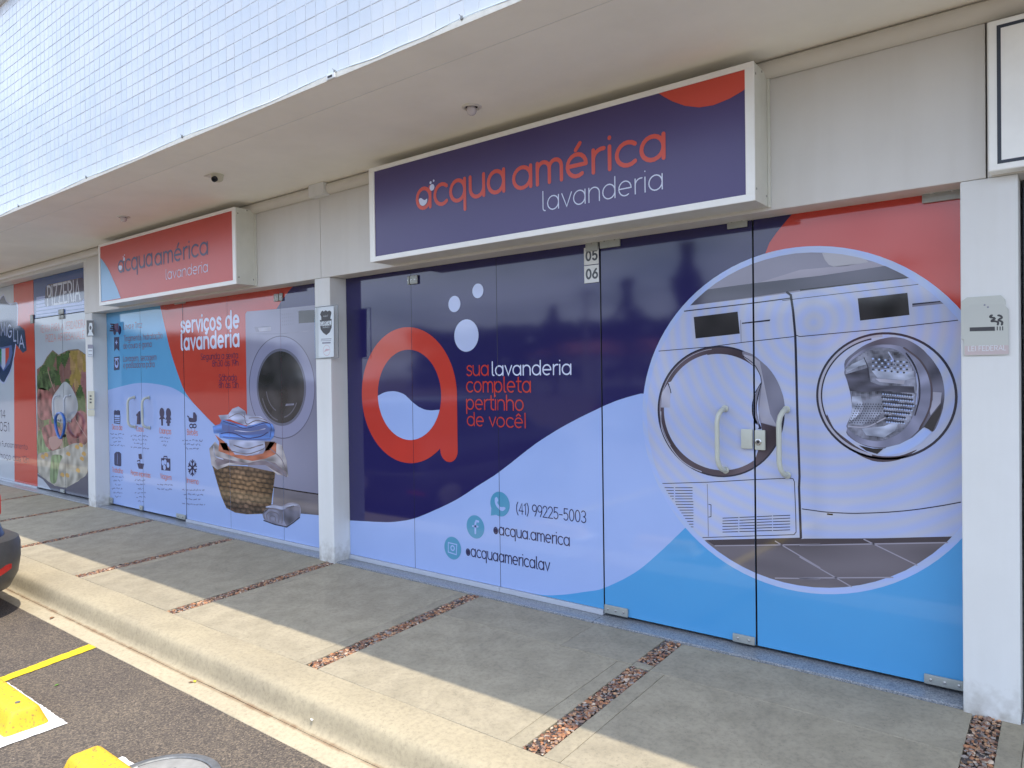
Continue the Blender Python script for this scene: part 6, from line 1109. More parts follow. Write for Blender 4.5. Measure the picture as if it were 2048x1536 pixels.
def slab(x0, x1, y0, y1, mt=M_SLAB, name='slab', dz=0.0):
    e = .0022; r = []
    bm = bmesh.new(); bmesh.ops.create_cube(bm, size=1)
    for v in bm.verts:
        x = x0 + e / 2 if v.co.x < 0 else x1 - e / 2; y = y0 + e / 2 if v.co.y < 0 else y1 - e / 2
        v.co = Vector((x, y, pz(y) + dz if v.co.z > 0 else pz(y) - .05))
    bmesh.ops.bevel(bm, geom=bm.edges[:], offset=.0018, segments=1, affect='EDGES'); bm.verts.index_update()
    mb = MB(); mb.add([v.co[:] for v in bm.verts], [[v.index for v in f.verts] for f in bm.faces]); bm.free()
    return link(name, mb, mt, pave, loc=((x0 + x1) / 2, (y0 + y1) / 2, pz((y0 + y1) / 2)))
YB, YF = -.145, -1.495
for i in range(len(XS) - 1):
    a, b = XS[i] + HW, XS[i + 1] - HW; dz = R.uniform(-.0015, .0015)
    if i == 9:        # slab with a patched corner
        slab(a, -2.29, -.535, YB, dz=dz); slab(-2.29, b, -.535, YB, M_SLAB2, dz=dz + .002); slab(a, b - .085, YF, -.535, dz=dz); slab(b - .085, b, YF, -.535, name='slab_border', dz=dz)
    elif i == 10:
        slab(a, b, -.548, YB, M_SLAB2, dz=dz); slab(a, a + .085, YF, -.548, name='slab_border', dz=dz); slab(a + .085, b, YF, -.548, dz=dz)
    else:
        for (p, q, nm) in ((a, a + .085, 'slab_border'), (a + .085, b - .085, 'slab'), (b - .085, b, 'slab_border')): slab(p, q, YF, YB, name=nm, dz=dz)
slab(XS[10] - HW, XS[10] + HW, -.548, -.488, M_SLAB2, 'slab_bridge', .001)
# pebbles set in the joints
ico = bmesh.new(); bmesh.ops.create_icosphere(ico, subdivisions=1, radius=1); IV = [v.co.copy() for v in ico.verts]; ico.verts.index_update(); IF = [[v.index for v in f.verts] for f in ico.faces]; ico.free()
def pebbles(xc, segs, dens, lab):
    mb = MB()
    for (y0, y1) in segs:
        n = int((y1 - y0) * 2 * HW * dens); pts = []
        for _ in range(n * 6):
            x = R.uniform(xc - HW + .006, xc + HW - .006); y = R.uniform(y0 + .006, y1 - .006); r = R.uniform(.007, .0145)
            if all((x - p[0]) ** 2 + (y - p[1]) ** 2 > (.72 * (r + p[2])) ** 2 for p in pts[-160:]): pts.append((x, y, r))
            if len(pts) >= n: break
        for x, y, r in pts:
            rot = Matrix.Rotation(R.uniform(0, 6.3), 3, 'Z') @ Matrix.Rotation(R.uniform(-.5, .5), 3, 'X'); s_ = (r * R.uniform(1.05, 1.5), r * R.uniform(.75, 1), r * R.uniform(.5, .8))
            z = pz(y) - .006 + R.uniform(-.003, .004)
            mb.add([Vector((x, y, z)) + rot @ Vector((v.x * s_[0], v.y * s_[1], v.z * s_[2])) for v in IV], IF)
    link('pebbles', mb, M_PEB, None, 'stuff', lab, smooth=True, fix=False)
PL = {10: 'brown pebble joint crossing the pavement in the foreground, second from the right', 9: 'pebble joint meeting the granite sill below the phone number', 8: 'pebble joint ending at the middle white column', 7: 'pebble joint in front of the washing machine print', 6: 'pebble joint ending below the left glass doors', 5: 'pebble joint ending at the far white column', 11: 'pebble joint at the foot of the near right column'}
for i in (4, 3, 5, 6, 7, 8, 9, 10, 11, 12):
    segs = [(YF, YB)]
    if i == 10: segs = [(YF, -.548), (-.488, YB)]
    pebbles(XS[i], segs, 3600 if i > 6 else 2600, PL.get(i, 'pebble joint across the far part of the pavement in front of the pizzeria'))
# kerb and gutter
prof = [(-1.49, pz(-1.49) - .05), (-1.497, pz(-1.5) - .001), (-1.52, pz(-1.5) - .001), (-1.60, -.0705), (-1.655, -.0735), (-1.69, -.079), (-1.712, -.090), (-1.724, -.107), (-1.733, -.135), (-1.742, -.175), (-1.750, -.198), (-1.764, -.209), (-1.779, -.213), (-1.779, -.27), (-1.49, -.27)]
def extr(prof, x0, x1, n=1, wob=0):
    mb = MB(); k = len(prof); vs = []
    for i in range(n + 1):
        x = x0 + (x1 - x0) * i / n
        for y, z in prof:
            d = noise.noise(Vector((x * 1.7, y * 2, 3))) * wob; vs.append((x, y + d, z + d * .4))
    mb.add(vs, [(i * k + j, (i + 1) * k + j, (i + 1) * k + (j + 1) % k, i * k + (j + 1) % k) for i in range(n) for j in range(k)]); return mb
link('kerb', extr(prof, -17.2, 4.3, 90, .006), M_KERB, kind='structure', label='rounded concrete kerb along the pavement', smooth=True)
gp = [(-1.7815, -.27), (-1.7815, -.2145), (-1.79, -.2125), (-1.83, -.2175), (-1.875, -.2215), (-1.888, -.2225), (-1.892, -.228), (-1.892, -.27)]
link('gutter', extr(gp, -17.2, 4.3, 90, .004), M_GUT, kind='structure', label='narrow cream concrete gutter strip between kerb and asphalt', smooth=True)
# markings
def quad(name, pts, z, mt, lab, jag=.0):
    mb = MB(); P = []
    for i in range(len(pts)):
        a = Vector(pts[i]); b = Vector(pts[(i + 1) % len(pts)]); n = max(1, int((b - a).length / .02)) if jag else 1
        for k in range(n):
            p = a.lerp(b, k / n); P.append((p.x + R.uniform(-jag, jag), p.y + R.uniform(-jag, jag), z))
    mb.add(P, [tuple(range(len(P)))]); return link(name, mb, mt, None, 'structure', lab, fix=False)
quad('painted_line', [(-5.085, -1.895), (-4.985, -1.895), (-4.83, -2.55), (-4.83, -6.2), (-4.94, -6.2), (-4.94, -2.45)], GZ + .004, M_YEL, 'yellow painted parking bay line running from the gutter', .0035)
quad('painted_line', [(-2.45, -1.95), (-2.35, -1.95), (-2.25, -6.2), (-2.35, -6.2)], GZ + .004, M_YEL, 'yellow parking bay line beside the manhole')
quad('painted_line', [(-7.55, -1.9), (-7.45, -1.9), (-7.35, -6.2), (-7.45, -6.2)], GZ + .004, M_YEL, 'yellow parking bay line beyond the car')
quad('painted_outline', [(-4.825, -2.433), (-4.0, -2.427), (-3.992, -2.722), (-4.825, -2.722)], GZ + .0045, M_WHT, 'white painted rectangle round the left wheel stop', .003)
quad('painted_outline', [(-3.44, -2.405), (-2.80, -2.405), (-2.80, -2.70), (-3.44, -2.70)], GZ + .0045, M_WHT, 'white painted rectangle round the near wheel stop', .003)
def wheel_stop(x0, x1, y0, y1, lab):
    t = thing('wheel_stop', lab, 'wheel stop', ((x0 + x1) / 2, (y0 + y1) / 2, GZ), 'yellow concrete wheel stops')
    bm = bmesh.new(); bmesh.ops.create_cube(bm, size=1)
    for v in bm.verts:
        k = .03 if v.co.z > 0 else 0
        v.co = Vector((x0 + k if v.co.x < 0 else x1 - k, y0 + k * 1.3 if v.co.y < 0 else y1 - k * 1.3, GZ + .105 if v.co.z > 0 else GZ))
    bmesh.ops.bevel(bm, geom=[e for e in bm.edges if max(e.verts[0].co.z, e.verts[1].co.z) > GZ + .05], offset=.022, segments=3, profile=.5, affect='EDGES')
    bmesh.ops.subdivide_edges(bm, edges=bm.edges[:], cuts=2, use_grid_fill=True)
    for v in bm.verts:
        d = noise.noise(v.co * 14) * .005; v.co += Vector((d, -d, d * .6 if v.co.z > GZ + .01 else 0))
    bm.verts.index_update(); mb = MB(); mb.add([v.co[:] for v in bm.verts], [[v.index for v in f.verts] for f in bm.faces]); bm.free()
    link('block', mb, M_YELB, t, smooth=True)
    k = MB(); k.tube([(x1 - .13, (y0 + y1) / 2, GZ + .098), (x1 - .13, (y0 + y1) / 2, GZ + .109)], .012, 8); link('fixing_bolt', k, M_IRON, t)
    return t
wheel_stop(-4.90, -4.085, -2.675, -2.475, 'yellow wheel stop with a chipped end beside the yellow line')
wheel_stop(-3.475, -2.84, -2.67, -2.465, 'yellow wheel stop at the bottom edge beside the manhole')
mh = thing('manhole_cover', 'round grey manhole cover and ring set in the asphalt', 'manhole cover', (-3.073, -2.43, GZ))
q = MB(); cx, cy, rr = -3.073, -2.429, .258
q.lathe((cx, cy, GZ), [(rr, -.02), (rr, .006), (rr - .015, .009), (rr - .03, .009), (rr - .035, .004), (rr - .035, -.02)], 48); link('ring', q, M_IRON, mh, smooth=True)
q = MB(); q.lathe((cx, cy, GZ), [(rr - .042, -.02), (rr - .042, .005), (rr - .06, .007), (0.001, .007)], 48); link('lid', q, mat('pale_iron_lid', (.30, .30, .29), .55, .2, 20, bmp=.4, bscale=80), mh, smooth=True)
for k in range(4):
    a = k * PI / 2 + .4; q = MB(); q.box(cx + .12 * math.cos(a) - .02, cx + .12 * math.cos(a) + .02, cy + .12 * math.sin(a) - .006, cy + .12 * math.sin(a) + .006, GZ + .007, GZ + .012, .002); link('lid_rib', q, M_IRON, mh)
def leaf(x, y, z, s, mt, lab, a):
    mb = MB(); P = [(0, -.5, 0), (.22, -.2, .06), (.27, .1, .09), (.12, .4, .04), (0, .55, 0), (-.12, .4, .05), (-.26, .1, .12), (-.2, -.2, .07)]
    mb.add([(x + s * (p[0] * math.cos(a) - p[1] * math.sin(a)), y + s * (p[0] * math.sin(a) + p[1] * math.cos(a)), z + s * p[2] + .002) for p in P] + [(x, y, z + .002)], [(8, i, (i + 1) % 8) for i in range(8)])
    link('leaf', mb, mt, None, None, lab, 'leaf')
leaf(-5.85, -1.845, -.2155, .045, M_LEAF, 'brown dry leaf lying on the gutter near the car', .6); leaf(-3.93, -1.80, -.211, .035, M_LEAFY, 'small yellow leaf in the joint of kerb and gutter', 1.2); leaf(-3.945, -1.815, -.214, .03, M_LEAF, 'tiny dark leaf touching the yellow leaf at the kerb', 2.1)
leaf(-4.55, -2.28, GZ + .003, .03, mat('green_leaf', (.10, .22, .03), .6, .2, 50), 'tiny green leaf on the asphalt beside the white outline', .3)
leaf(-2.93, -1.742, -.165, .03, M_PAPER, 'white paper scrap stuck on the kerb face', .9)
# ------------------------------------------------------------- building
TY = -1.443; SZ = 3.073; FY = -.167
bld = thing('shop_building', 'white shopping arcade with a tiled upper wall above a covered shop front', 'building', (-5, 1, -.05))
tw = thing('tile_wall', None, None, (-6, TY, SZ), parent=bld)
w = MB(); w.box(-17, 3.2, TY + .0026, -1.2, SZ + .001, 5.03); link('grout_bed', w, M_GROUT, tw)
w = MB(); w.box(-17, 3.2, TY - .0022, TY + .0033, SZ - .004, SZ + .018, .0015)
bm = bmesh.new()
pe = extr([(TY + .002, SZ - .004), (TY - .0045, SZ - .004), (TY - .0060, SZ + .012), (TY - .0045, SZ + .021), (TY + .002, SZ + .023)], -17, 3.2, 260, .0035); bm.free()
link('plaster_edge', pe, M_CREAM, tw, smooth=True)
TP = .0881; RP = .0872
def tile_geo(hx, hz, sk=0):
    e = .0026; d = .0027
    vs = [(-hx, d, -hz), (hx, d, -hz), (hx, d, hz), (-hx, d, hz), (-hx, .0012, -hz), (hx, .0012, -hz), (hx, .0012, hz), (-hx, .0012, hz), (-hx + e, sk, -hz + e), (hx - e, 0, -hz + e), (hx - e, sk * .5, hz - e), (-hx + e, 0, hz - e)]
    fs = [(8, 9, 10, 11)[::1], (4, 5, 9, 8), (5, 6, 10, 9), (6, 7, 11, 10), (7, 4, 8, 11), (0, 1, 5, 4), (1, 2, 6, 5), (2, 3, 7, 6), (3, 0, 4, 7)]
    return vs, fs
cands = []; fl = 1438.77
for i in range(-157, 73):
    x = -3.20 + (i + .5) * TP
    for j in range(22):
        z = 3.0955 + (j + .5) * RP; d = Vector((x, TY, z)) - camo.location; dep = d.dot(Fv); vis = False
        if dep > .2:
            px = 1024 + fl * d.dot(Rv) / dep; py = 768 - fl * d.dot(Uv) / dep; vis = -10 < px < 2058 and -15 < py < 1546
        cands.append((0 if vis else 1, dep if dep > .2 else 99, x, z, j))
cands.sort(); tmesh = []
for k in range(6):
    vs, fs = tile_geo(TP / 2 - .0018, RP / 2 - .0018, R.uniform(-.0004, .0004)); me = bpy.data.meshes.new('tile'); me.from_pydata(vs, [], fs); me.materials.append(M_TILE); tmesh.append(me)
rest = MB()
for k, (v_, dep, x, z, j) in enumerate(cands):
    if k < 290 and v_ == 0:
        o = bpy.data.objects.new('tile', R.choice(tmesh)); C.objects.link(o); o.parent = tw; o.location = Vector((x, TY + R.uniform(-.0005, .0005), z)) - wloc(tw)
        o.rotation_euler = (R.uniform(-.004, .004), 0, R.uniform(-.004, .004))
    elif x > -17 and x < 3.1:
        vs, fs = tile_geo(TP / 2 - .0018, RP / 2 - .0018, R.uniform(-.0006, .0006)); dy = TY + R.uniform(-.0006, .0006); rest.add([(a + x, b + dy, c + z) for a, b, c in vs], fs)
link('tile', rest, M_TILE, tw, 'stuff', fix=False)
w = MB(); w.box(-17, 3.2, -1.2, 1.6, SZ, 5.03); w.box(-17, 3.2, TY - .05, 1.6, 5.03, 5.12, .01); link('parapet', w, M_WALL, bld)
w = MB(); w.box(-17, 3.2, TY - .14, 1.6, 5.125, 5.2, .01); link('eave', w, mat('beige_eave', (.88, .76, .62), .7, .04, 3), bld)
# soffit in two sheets with a drip groove between
w = MB(); w.box(-17, 3.2, TY + .005, -1.206, SZ - .0015, SZ + .03); w.box(-17, 3.2, -1.198, .3, SZ - .0015, SZ + .03); link('soffit', w, M_SOFF, bld)
def box_part(name, mt, *a, parent=bld, **k): w = MB(); w.box(*a, **k); return link(name, w, mt, parent)
for (x0, x1) in ((-9.367, -4.868), (-4.862, -.292), (-.286, 3.2)): box_part('fascia_panel', M_FASC, x0, x1, FY - .001, .25, 2.32, 2.983, bev=.002)
box_part('lintel', M_WALL, -17, -9.373, FY - .001, .25, 2.945, SZ - .003, bev=.003)
box_part('back_strip', M_FASC, -9.36, 3.2, FY + .012, .25, 2.984, SZ - .003)
for x0, x1 in ((-9.456, -9.262), (-4.957, -4.760), (-.388, -.179), (-14.2, -14.0)): box_part('column', M_WALL, x0, x1, FY + .002, .2, -.10, 2.319 if x0 > -10 else 2.943, bev=.006, seg=2)
box_part('end_wall', M_WALL, -17, -14.203, FY + .003, .2, -.1, 2.943)
box_part('lintel_side', M_FASC, -9.4555, -9.37, FY, .2, 2.321, 2.944)
for x0, x1 in ((-9.26, -4.958), (-4.758, -2.316), (-2.312, -.39), (-14, -9.458), (-.177, 3.2)): box_part('granite_sill', M_GRAN, x0, x1, -.142, .06, -.06, -.0055 + (.0 if x0 > -2.4 else -.001), bev=.003)
box_part('dark_backing', M_DARK, -17, 3.2, .16, .24, -.1, 3.07)  # black sheet added close behind the glass so the panel gaps look dark
box_part('dark_floor_strip', M_DARK, -17, 3.2, .061, .16, -.1, -.02)  # black strip painted as the shaded floor behind the glass
# round pipe in the corner below the soffit
pipe = thing('drain_pipe', 'painted white pipe running along the corner of fascia and soffit', 'pipe', (-5, -.2, 3.02))
w = MB(); w.tube([(-17, -.178, 3.0255), (-11, -.178, 3.0255), (-4.92, -.178, 3.0255)], .044, 20); link('pipe_length', w, M_PIPE, pipe, smooth=True)
w = MB(); w.tube([(-4.72, -.178, 3.0255), (-2, -.178, 3.0255), (3.2, -.178, 3.0255)], .044, 20); link('pipe_length', w, M_PIPE, pipe, smooth=True)
w = MB(); w.box(-4.915, -4.722, -.242, -.168, 2.972, 3.0705, .004, seg=2); link('joint_box', w, M_WALL, pipe)
# ------------------------------------------------------------- lettering: rounded single-stroke alphabet
def arc(cx, cy, rx, ry, a0, a1, n=None):
    n = n or max(3, int(abs(a1 - a0) / 20)); return [(cx + rx * math.cos(math.radians(a0 + (a1 - a0) * k / n)), cy + ry * math.sin(math.radians(a0 + (a1 - a0) * k / n))) for k in range(n + 1)]
OO = arc(.46, .5, .44, .5, 0, 360)
AC = {'acute': [(.42, 1.2), (.62, 1.48)], 'hat': [(.22, 1.2), (.45, 1.42), (.68, 1.2)], 'tilde': [(.15, 1.22), (.32, 1.35), (.55, 1.22), (.75, 1.34)], 'grave': [(.3, 1.48), (.5, 1.2)]}
GL = {'a': (1.15, [OO, [(.9, 1), (.9, 0)]]), 'b': (1.12, [OO, [(.02, 1.45), (.02, .5)]]), 'c': (.98, [arc(.48, .5, .46, .5, 48, 312)]), 'd': (1.15, [OO, [(.9, 1.45), (.9, 0)]]),
 'e': (1.12, [[(.1, .5), (.84, .5)], arc(.46, .5, .43, .5, 0, 305)]), 'f': (.62, [arc(.5, 1.12, .26, .33, 90, 180) + [(.24, 0)], [(0, .98), (.5, .98)]]), 'g': (1.15, [OO, [(.9, 1)] + arc(.48, -.06, .42, .4, 0, -150)]),
 'h': (1.05, [[(.04, 1.45), (.04, 0)], [(.04, .5)] + arc(.43, .6, .39, .4, 180, 0) + [(.82, 0)]]), 'i': (.3, [[(.06, 1), (.06, 0)], [(.06, 1.38), (.06, 1.40)]]), 'l': (.42, [[(.06, 1.45), (.06, .18)] + arc(.24, .18, .18, .18, 180, 270, 3)]),
 'm': (1.42, [[(.04, 1), (.04, 0)], [(.04, .6)] + arc(.34, .66, .29, .34, 180, 0) + [(.63, 0)], [(.63, .6)] + arc(.92, .66, .29, .34, 180, 0) + [(1.21, 0)]]), 'n': (1.05, [[(.04, 1), (.04, 0)], [(.04, .5)] + arc(.43, .6, .39, .4, 180, 0) + [(.82, 0)]]),
 'o': (1.12, [OO]), 'p': (1.12, [OO, [(.02, 1), (.02, -.45)]]), 'q': (1.15, [OO, [(.9, 1), (.9, -.48)]]), 'r': (.66, [[(.05, 1), (.05, 0)], [(.05, .5)] + arc(.45, .58, .40, .42, 180, 80)]),
 's': (.82, [[(.66, .86), (.5, .98), (.3, 1), (.12, .9), (.08, .74), (.16, .6), (.36, .52), (.56, .44), (.68, .3), (.64, .12), (.46, .01), (.24, 0), (.06, .12)]]), 't': (.66, [[(.2, 1.38), (.2, .3)] + arc(.45, .28, .25, .28, 180, 270, 4) + [(.52, 0)], [(0, 1), (.5, 1)]]),
 'u': (1.06, [[(.05, 1), (.05, .42)] + arc(.45, .42, .40, .42, 180, 360) + [(.85, 1)], [(.85, .5), (.85, 0)]]), 'v': (.92, [[(.02, 1), (.4, .02), (.78, 1)]]), 'x': (.9, [[(.04, 1), (.7, 0)], [(.7, 1), (.04, 0)]]), 'z': (.85, [[(.05, 1), (.68, 1), (.05, 0), (.7, 0)]]),
 '0': (1.0, [arc(.42, .7, .38, .7, 0, 360)]), '1': (.5, [[(.05, 1.15), (.28, 1.4), (.28, 0)]]), '2': (.95, [arc(.4, 1.02, .36, .38, 165, -35) + [(.04, 0), (.78, 0)]]), '3': (.95, [arc(.38, 1.05, .34, .35, 150, -90), arc(.38, .35, .38, .35, 90, -150)]),
 '4': (.95, [[(.6, 0), (.6, 1.4), (.04, .4), (.82, .4)]]), '5': (.95, [[(.72, 1.4), (.14, 1.4), (.10, .78)] + arc(.38, .44, .38, .44, 130, -145)]), '6': (.95, [arc(.42, .42, .38, .42, 0, 360), [(.62, 1.38), (.3, 1.0), (.06, .5)]]), '8': (.95, [arc(.4, .38, .38, .38, 0, 360), arc(.4, 1.08, .32, .32, 0, 360)]), '9': (.95, [arc(.42, .98, .38, .42, 0, 360), [(.8, .98), (.76, .5), (.5, 0)]]),
 '(': (.5, [[(.34, 1.5), (.1, 1.1), (.06, .6), (.14, .2), (.34, -.15)]]), ')': (.5, [[(.06, 1.5), (.28, 1.1), (.32, .6), (.24, .2), (.06, -.15)]]), '-': (.75, [[(.05, .6), (.55, .6)]]), '.': (.34, [[(.08, .04), (.08, .06)]]), ',': (.34, [[(.1, .06), (.04, -.2)]]), '!': (.3, [[(.08, 1.5), (.08, .0)]]),
 '@': (1.05, [arc(.45, .45, .36, .42, 0, 360), arc(.45, .45, .2, .24, 0, 360), arc(.45, .45, .08, .1, 0, 360, 6)]), ' ': (.5, []),
 'L': (.8, [[(.05, 1.4), (.05, 0), (.62, 0)]]), 'T': (.95, [[(0, 1.4), (.8, 1.4)], [(.4, 1.4), (.4, 0)]]), 'S': (.95, [[(.74, 1.2), (.55, 1.38), (.3, 1.4), (.1, 1.24), (.1, .98), (.3, .8), (.6, .62), (.78, .4), (.72, .14), (.5, 0), (.22, .02), (.04, .2)]]),
 'D': (1.05, [[(.05, 0), (.05, 1.4), (.35, 1.4)] + arc(.35, .7, .5, .7, 90, -90) + [(.05, 0)]]), 'C': (1.05, [arc(.5, .7, .46, .7, 50, 310)]), 'B': (.95, [[(.05, 0), (.05, 1.4), (.4, 1.4)] + arc(.4, 1.08, .32, .32, 90, -90, 6) + [(.05, .76)], [(.4, .76)] + arc(.4, .38, .38, .38, 90, -90, 6) + [(.05, 0)]]),
 'P': (.9, [[(.05, 0), (.05, 1.4), (.4, 1.4)] + arc(.4, 1.02, .36, .38, 90, -90, 6) + [(.05, .64)]]), 'V': (1.0, [[(.02, 1.4), (.44, 0), (.86, 1.4)]]), 'I': (.32, [[(.06, 1.4), (.06, 0)]]), 'E': (.85, [[(.66, 1.4), (.05, 1.4), (.05, 0), (.68, 0)], [(.05, .72), (.58, .72)]]),
 'R': (.98, [[(.05, 0), (.05, 1.4), (.4, 1.4)] + arc(.4, 1.04, .34, .36, 90, -90, 6) + [(.05, .68)], [(.4, .68), (.76, 0)]]), 'A': (1.08, [[(.02, 0), (.45, 1.4), (.88, 0)], [(.2, .48), (.7, .48)]]), 'Z': (.95, [[(.05, 1.4), (.76, 1.4), (.04, 0), (.78, 0)]]), 'M': (1.25, [[(.05, 0), (.1, 1.4), (.53, .4), (.96, 1.4), (1.0, 0)]]),
 'G': (1.1, [arc(.5, .7, .46, .7, 50, 350) + [(.94, .66), (.55, .66)]]), 'F': (.8, [[(.66, 1.4), (.05, 1.4), (.05, 0)], [(.05, .74), (.55, .74)]]), 'N': (1.05, [[(.05, 0), (.05, 1.4), (.8, 0), (.8, 1.4)]]), 'H': (1.05, [[(.05, 0), (.05, 1.4)], [(.8, 0), (.8, 1.4)], [(.05, .72), (.8, .72)]]), 'O': (1.1, [arc(.48, .7, .45, .7, 0, 360)]), 'U': (1.05, [[(.05, 1.4), (.05, .42)] + arc(.43, .42, .38, .42, 180, 360) + [(.81, 1.4)]])}
for ch, ba, ac in (('é', 'e', 'acute'), ('ê', 'e', 'hat'), ('á', 'a', 'acute'), ('à', 'a', 'grave'), ('ã', 'a', 'tilde')): GL[ch] = (GL[ba][0], GL[ba][1] + [AC[ac]])
GL['ç'] = (GL['c'][0], GL['c'][1] + [[(.5, 0), (.56, -.16), (.44, -.3), (.3, -.28)]]); GL['Ç'] = (GL['C'][0], GL['C'][1] + [[(.5, 0), (.56, -.2), (.36, -.3)]])
def ribbon(pts, wd, closed=False):
    """polygons (quads plus round ends) of a stroke of width wd through pts in (x, z)"""
    P = [Vector((p[0], p[1])) for p in pts]; P = [p for i, p in enumerate(P) if i == 0 or (p - P[i - 1]).length > 2e-4]
    if len(P) < 2: return []
    if closed or (len(P) > 3 and (P[0] - P[-1]).length < 1e-6): closed = True; P = P[:-1] if (P[0] - P[-1]).length < 1e-6 else P
    n = len(P); h = wd / 2; Lf = []; Rt = []; out = []
    for i in range(n):
        a = P[i - 1] if (closed or i > 0) else None; b = P[(i + 1) % n] if (closed or i < n - 1) else None
        d1 = (P[i] - a).normalized() if a is not None and (P[i] - a).length > 1e-9 else None; d2 = (b - P[i]).normalized() if b is not None and (b - P[i]).length > 1e-9 else None
        if d1 is None: d1 = d2
        if d2 is None: d2 = d1
        t = d1 + d2; t = t.normalized() if t.length > .2 else d2; nn = Vector((-t.y, t.x)); k = 1 / max(.55, nn.dot(Vector((-d1.y, d1.x))))
        Lf.append(P[i] + nn * h * k); Rt.append(P[i] - nn * h * k)
    for i in range(n if closed else n - 1): j = (i + 1) % n; out.append([Lf[i][:], Lf[j][:], Rt[j][:], Rt[i][:]])
    if not closed and wd > .003:
        for c, o in ((P[0], P[0] - P[1]), (P[-1], P[-1] - P[-2])):
            a0 = math.atan2(o.y, o.x); m_ = 5; out.append([(c.x + h * math.cos(a0 - PI / 2 + PI * k / m_), c.y + h * math.sin(a0 - PI / 2 + PI * k / m_)) for k in range(m_ + 1)])
    return out
def text_polys(s, x0, z0, x1, z1, h, wt):
    """returns list of (polygons) per stroke fitted between x0 and x1"""
    ex = max(0, wt - .15) * 1.1; adv = sum(GL[c][0] + ex for c in s) - ex - (GL[s[-1]][0] - max([p[0] for st in GL[s[-1]][1] for p in st] or [0])); zz = (z0 + z1) / 2
    k = (x1 - x0) / adv; x = x0; out = []
    for c in s:
        for st in GL[c][1]: out.append(ribbon([(x + p[0] * k, zz + p[1] * h) for p in st], wt * h))
        x += (GL[c][0] + ex) * k
    return out
# ------------------------------------------------------------- artwork assembled as flat print layers
LAY = {}      # (group) -> list of (layer, colour, polygon, sub-offset)
def putp(g_, lay, col, poly, so=0): LAY.setdefault(g_, []).append((lay, col, poly, so))
def disc(g_, lay, col, cx, cz, r, n=None):
    n = n or (8 if r < .02 else 20 if r < .1 else 72); putp(g_, lay, col, [(cx + r * math.cos(2 * PI * k / n), cz + r * math.sin(2 * PI * k / n)) for k in range(n)])
def ring(g_, lay, col, cx, cz, r0, r1, n=72, a0=0, a1=360):
    for k in range(n):
        a = math.radians(a0 + (a1 - a0) * k / n); b = math.radians(a0 + (a1 - a0) * (k + 1) / n)
        putp(g_, lay, col, [(cx + r0 * math.cos(a), cz + r0 * math.sin(a)), (cx + r1 * math.cos(a), cz + r1 * math.sin(a)), (cx + r1 * math.cos(b), cz + r1 * math.sin(b)), (cx + r0 * math.cos(b), cz + r0 * math.sin(b))])
def inpoly(x, z, P):
    c = False
    for i in range(len(P)):
        (x1, z1), (x2, z2) = P[i - 1], P[i]
        if (z1 > z) != (z2 > z) and x < (x2 - x1) * (z - z1) / (z2 - z1) + x1: c = not c
    return c
def grid_fill(g_, lay, P, sx, sz, fn):
    X0, X1 = min(p[0] for p in P), max(p[0] for p in P); Z0, Z1 = min(p[1] for p in P), max(p[1] for p in P); x = X0
    while x < X1:
        z = Z0
        while z < Z1:
            if all(inpoly(a, b, P) for a, b in ((x, z), (x + sx, z), (x, z + sz), (x + sx, z + sz))): putp(g_, lay, fn(x, z), [(x, z), (x + sx, z), (x + sx, z + sz), (x, z + sz)])
            z += sz
        x += sx
def nz3(x, z, k, s=0): return noise.noise(Vector((x * k, z * k, s)))
def shade(name, fn):
    c = COL[name]
    return lambda x, z: tuple(v * max(.2, fn(x, z)) for v in c[:3]) + (c[3],)
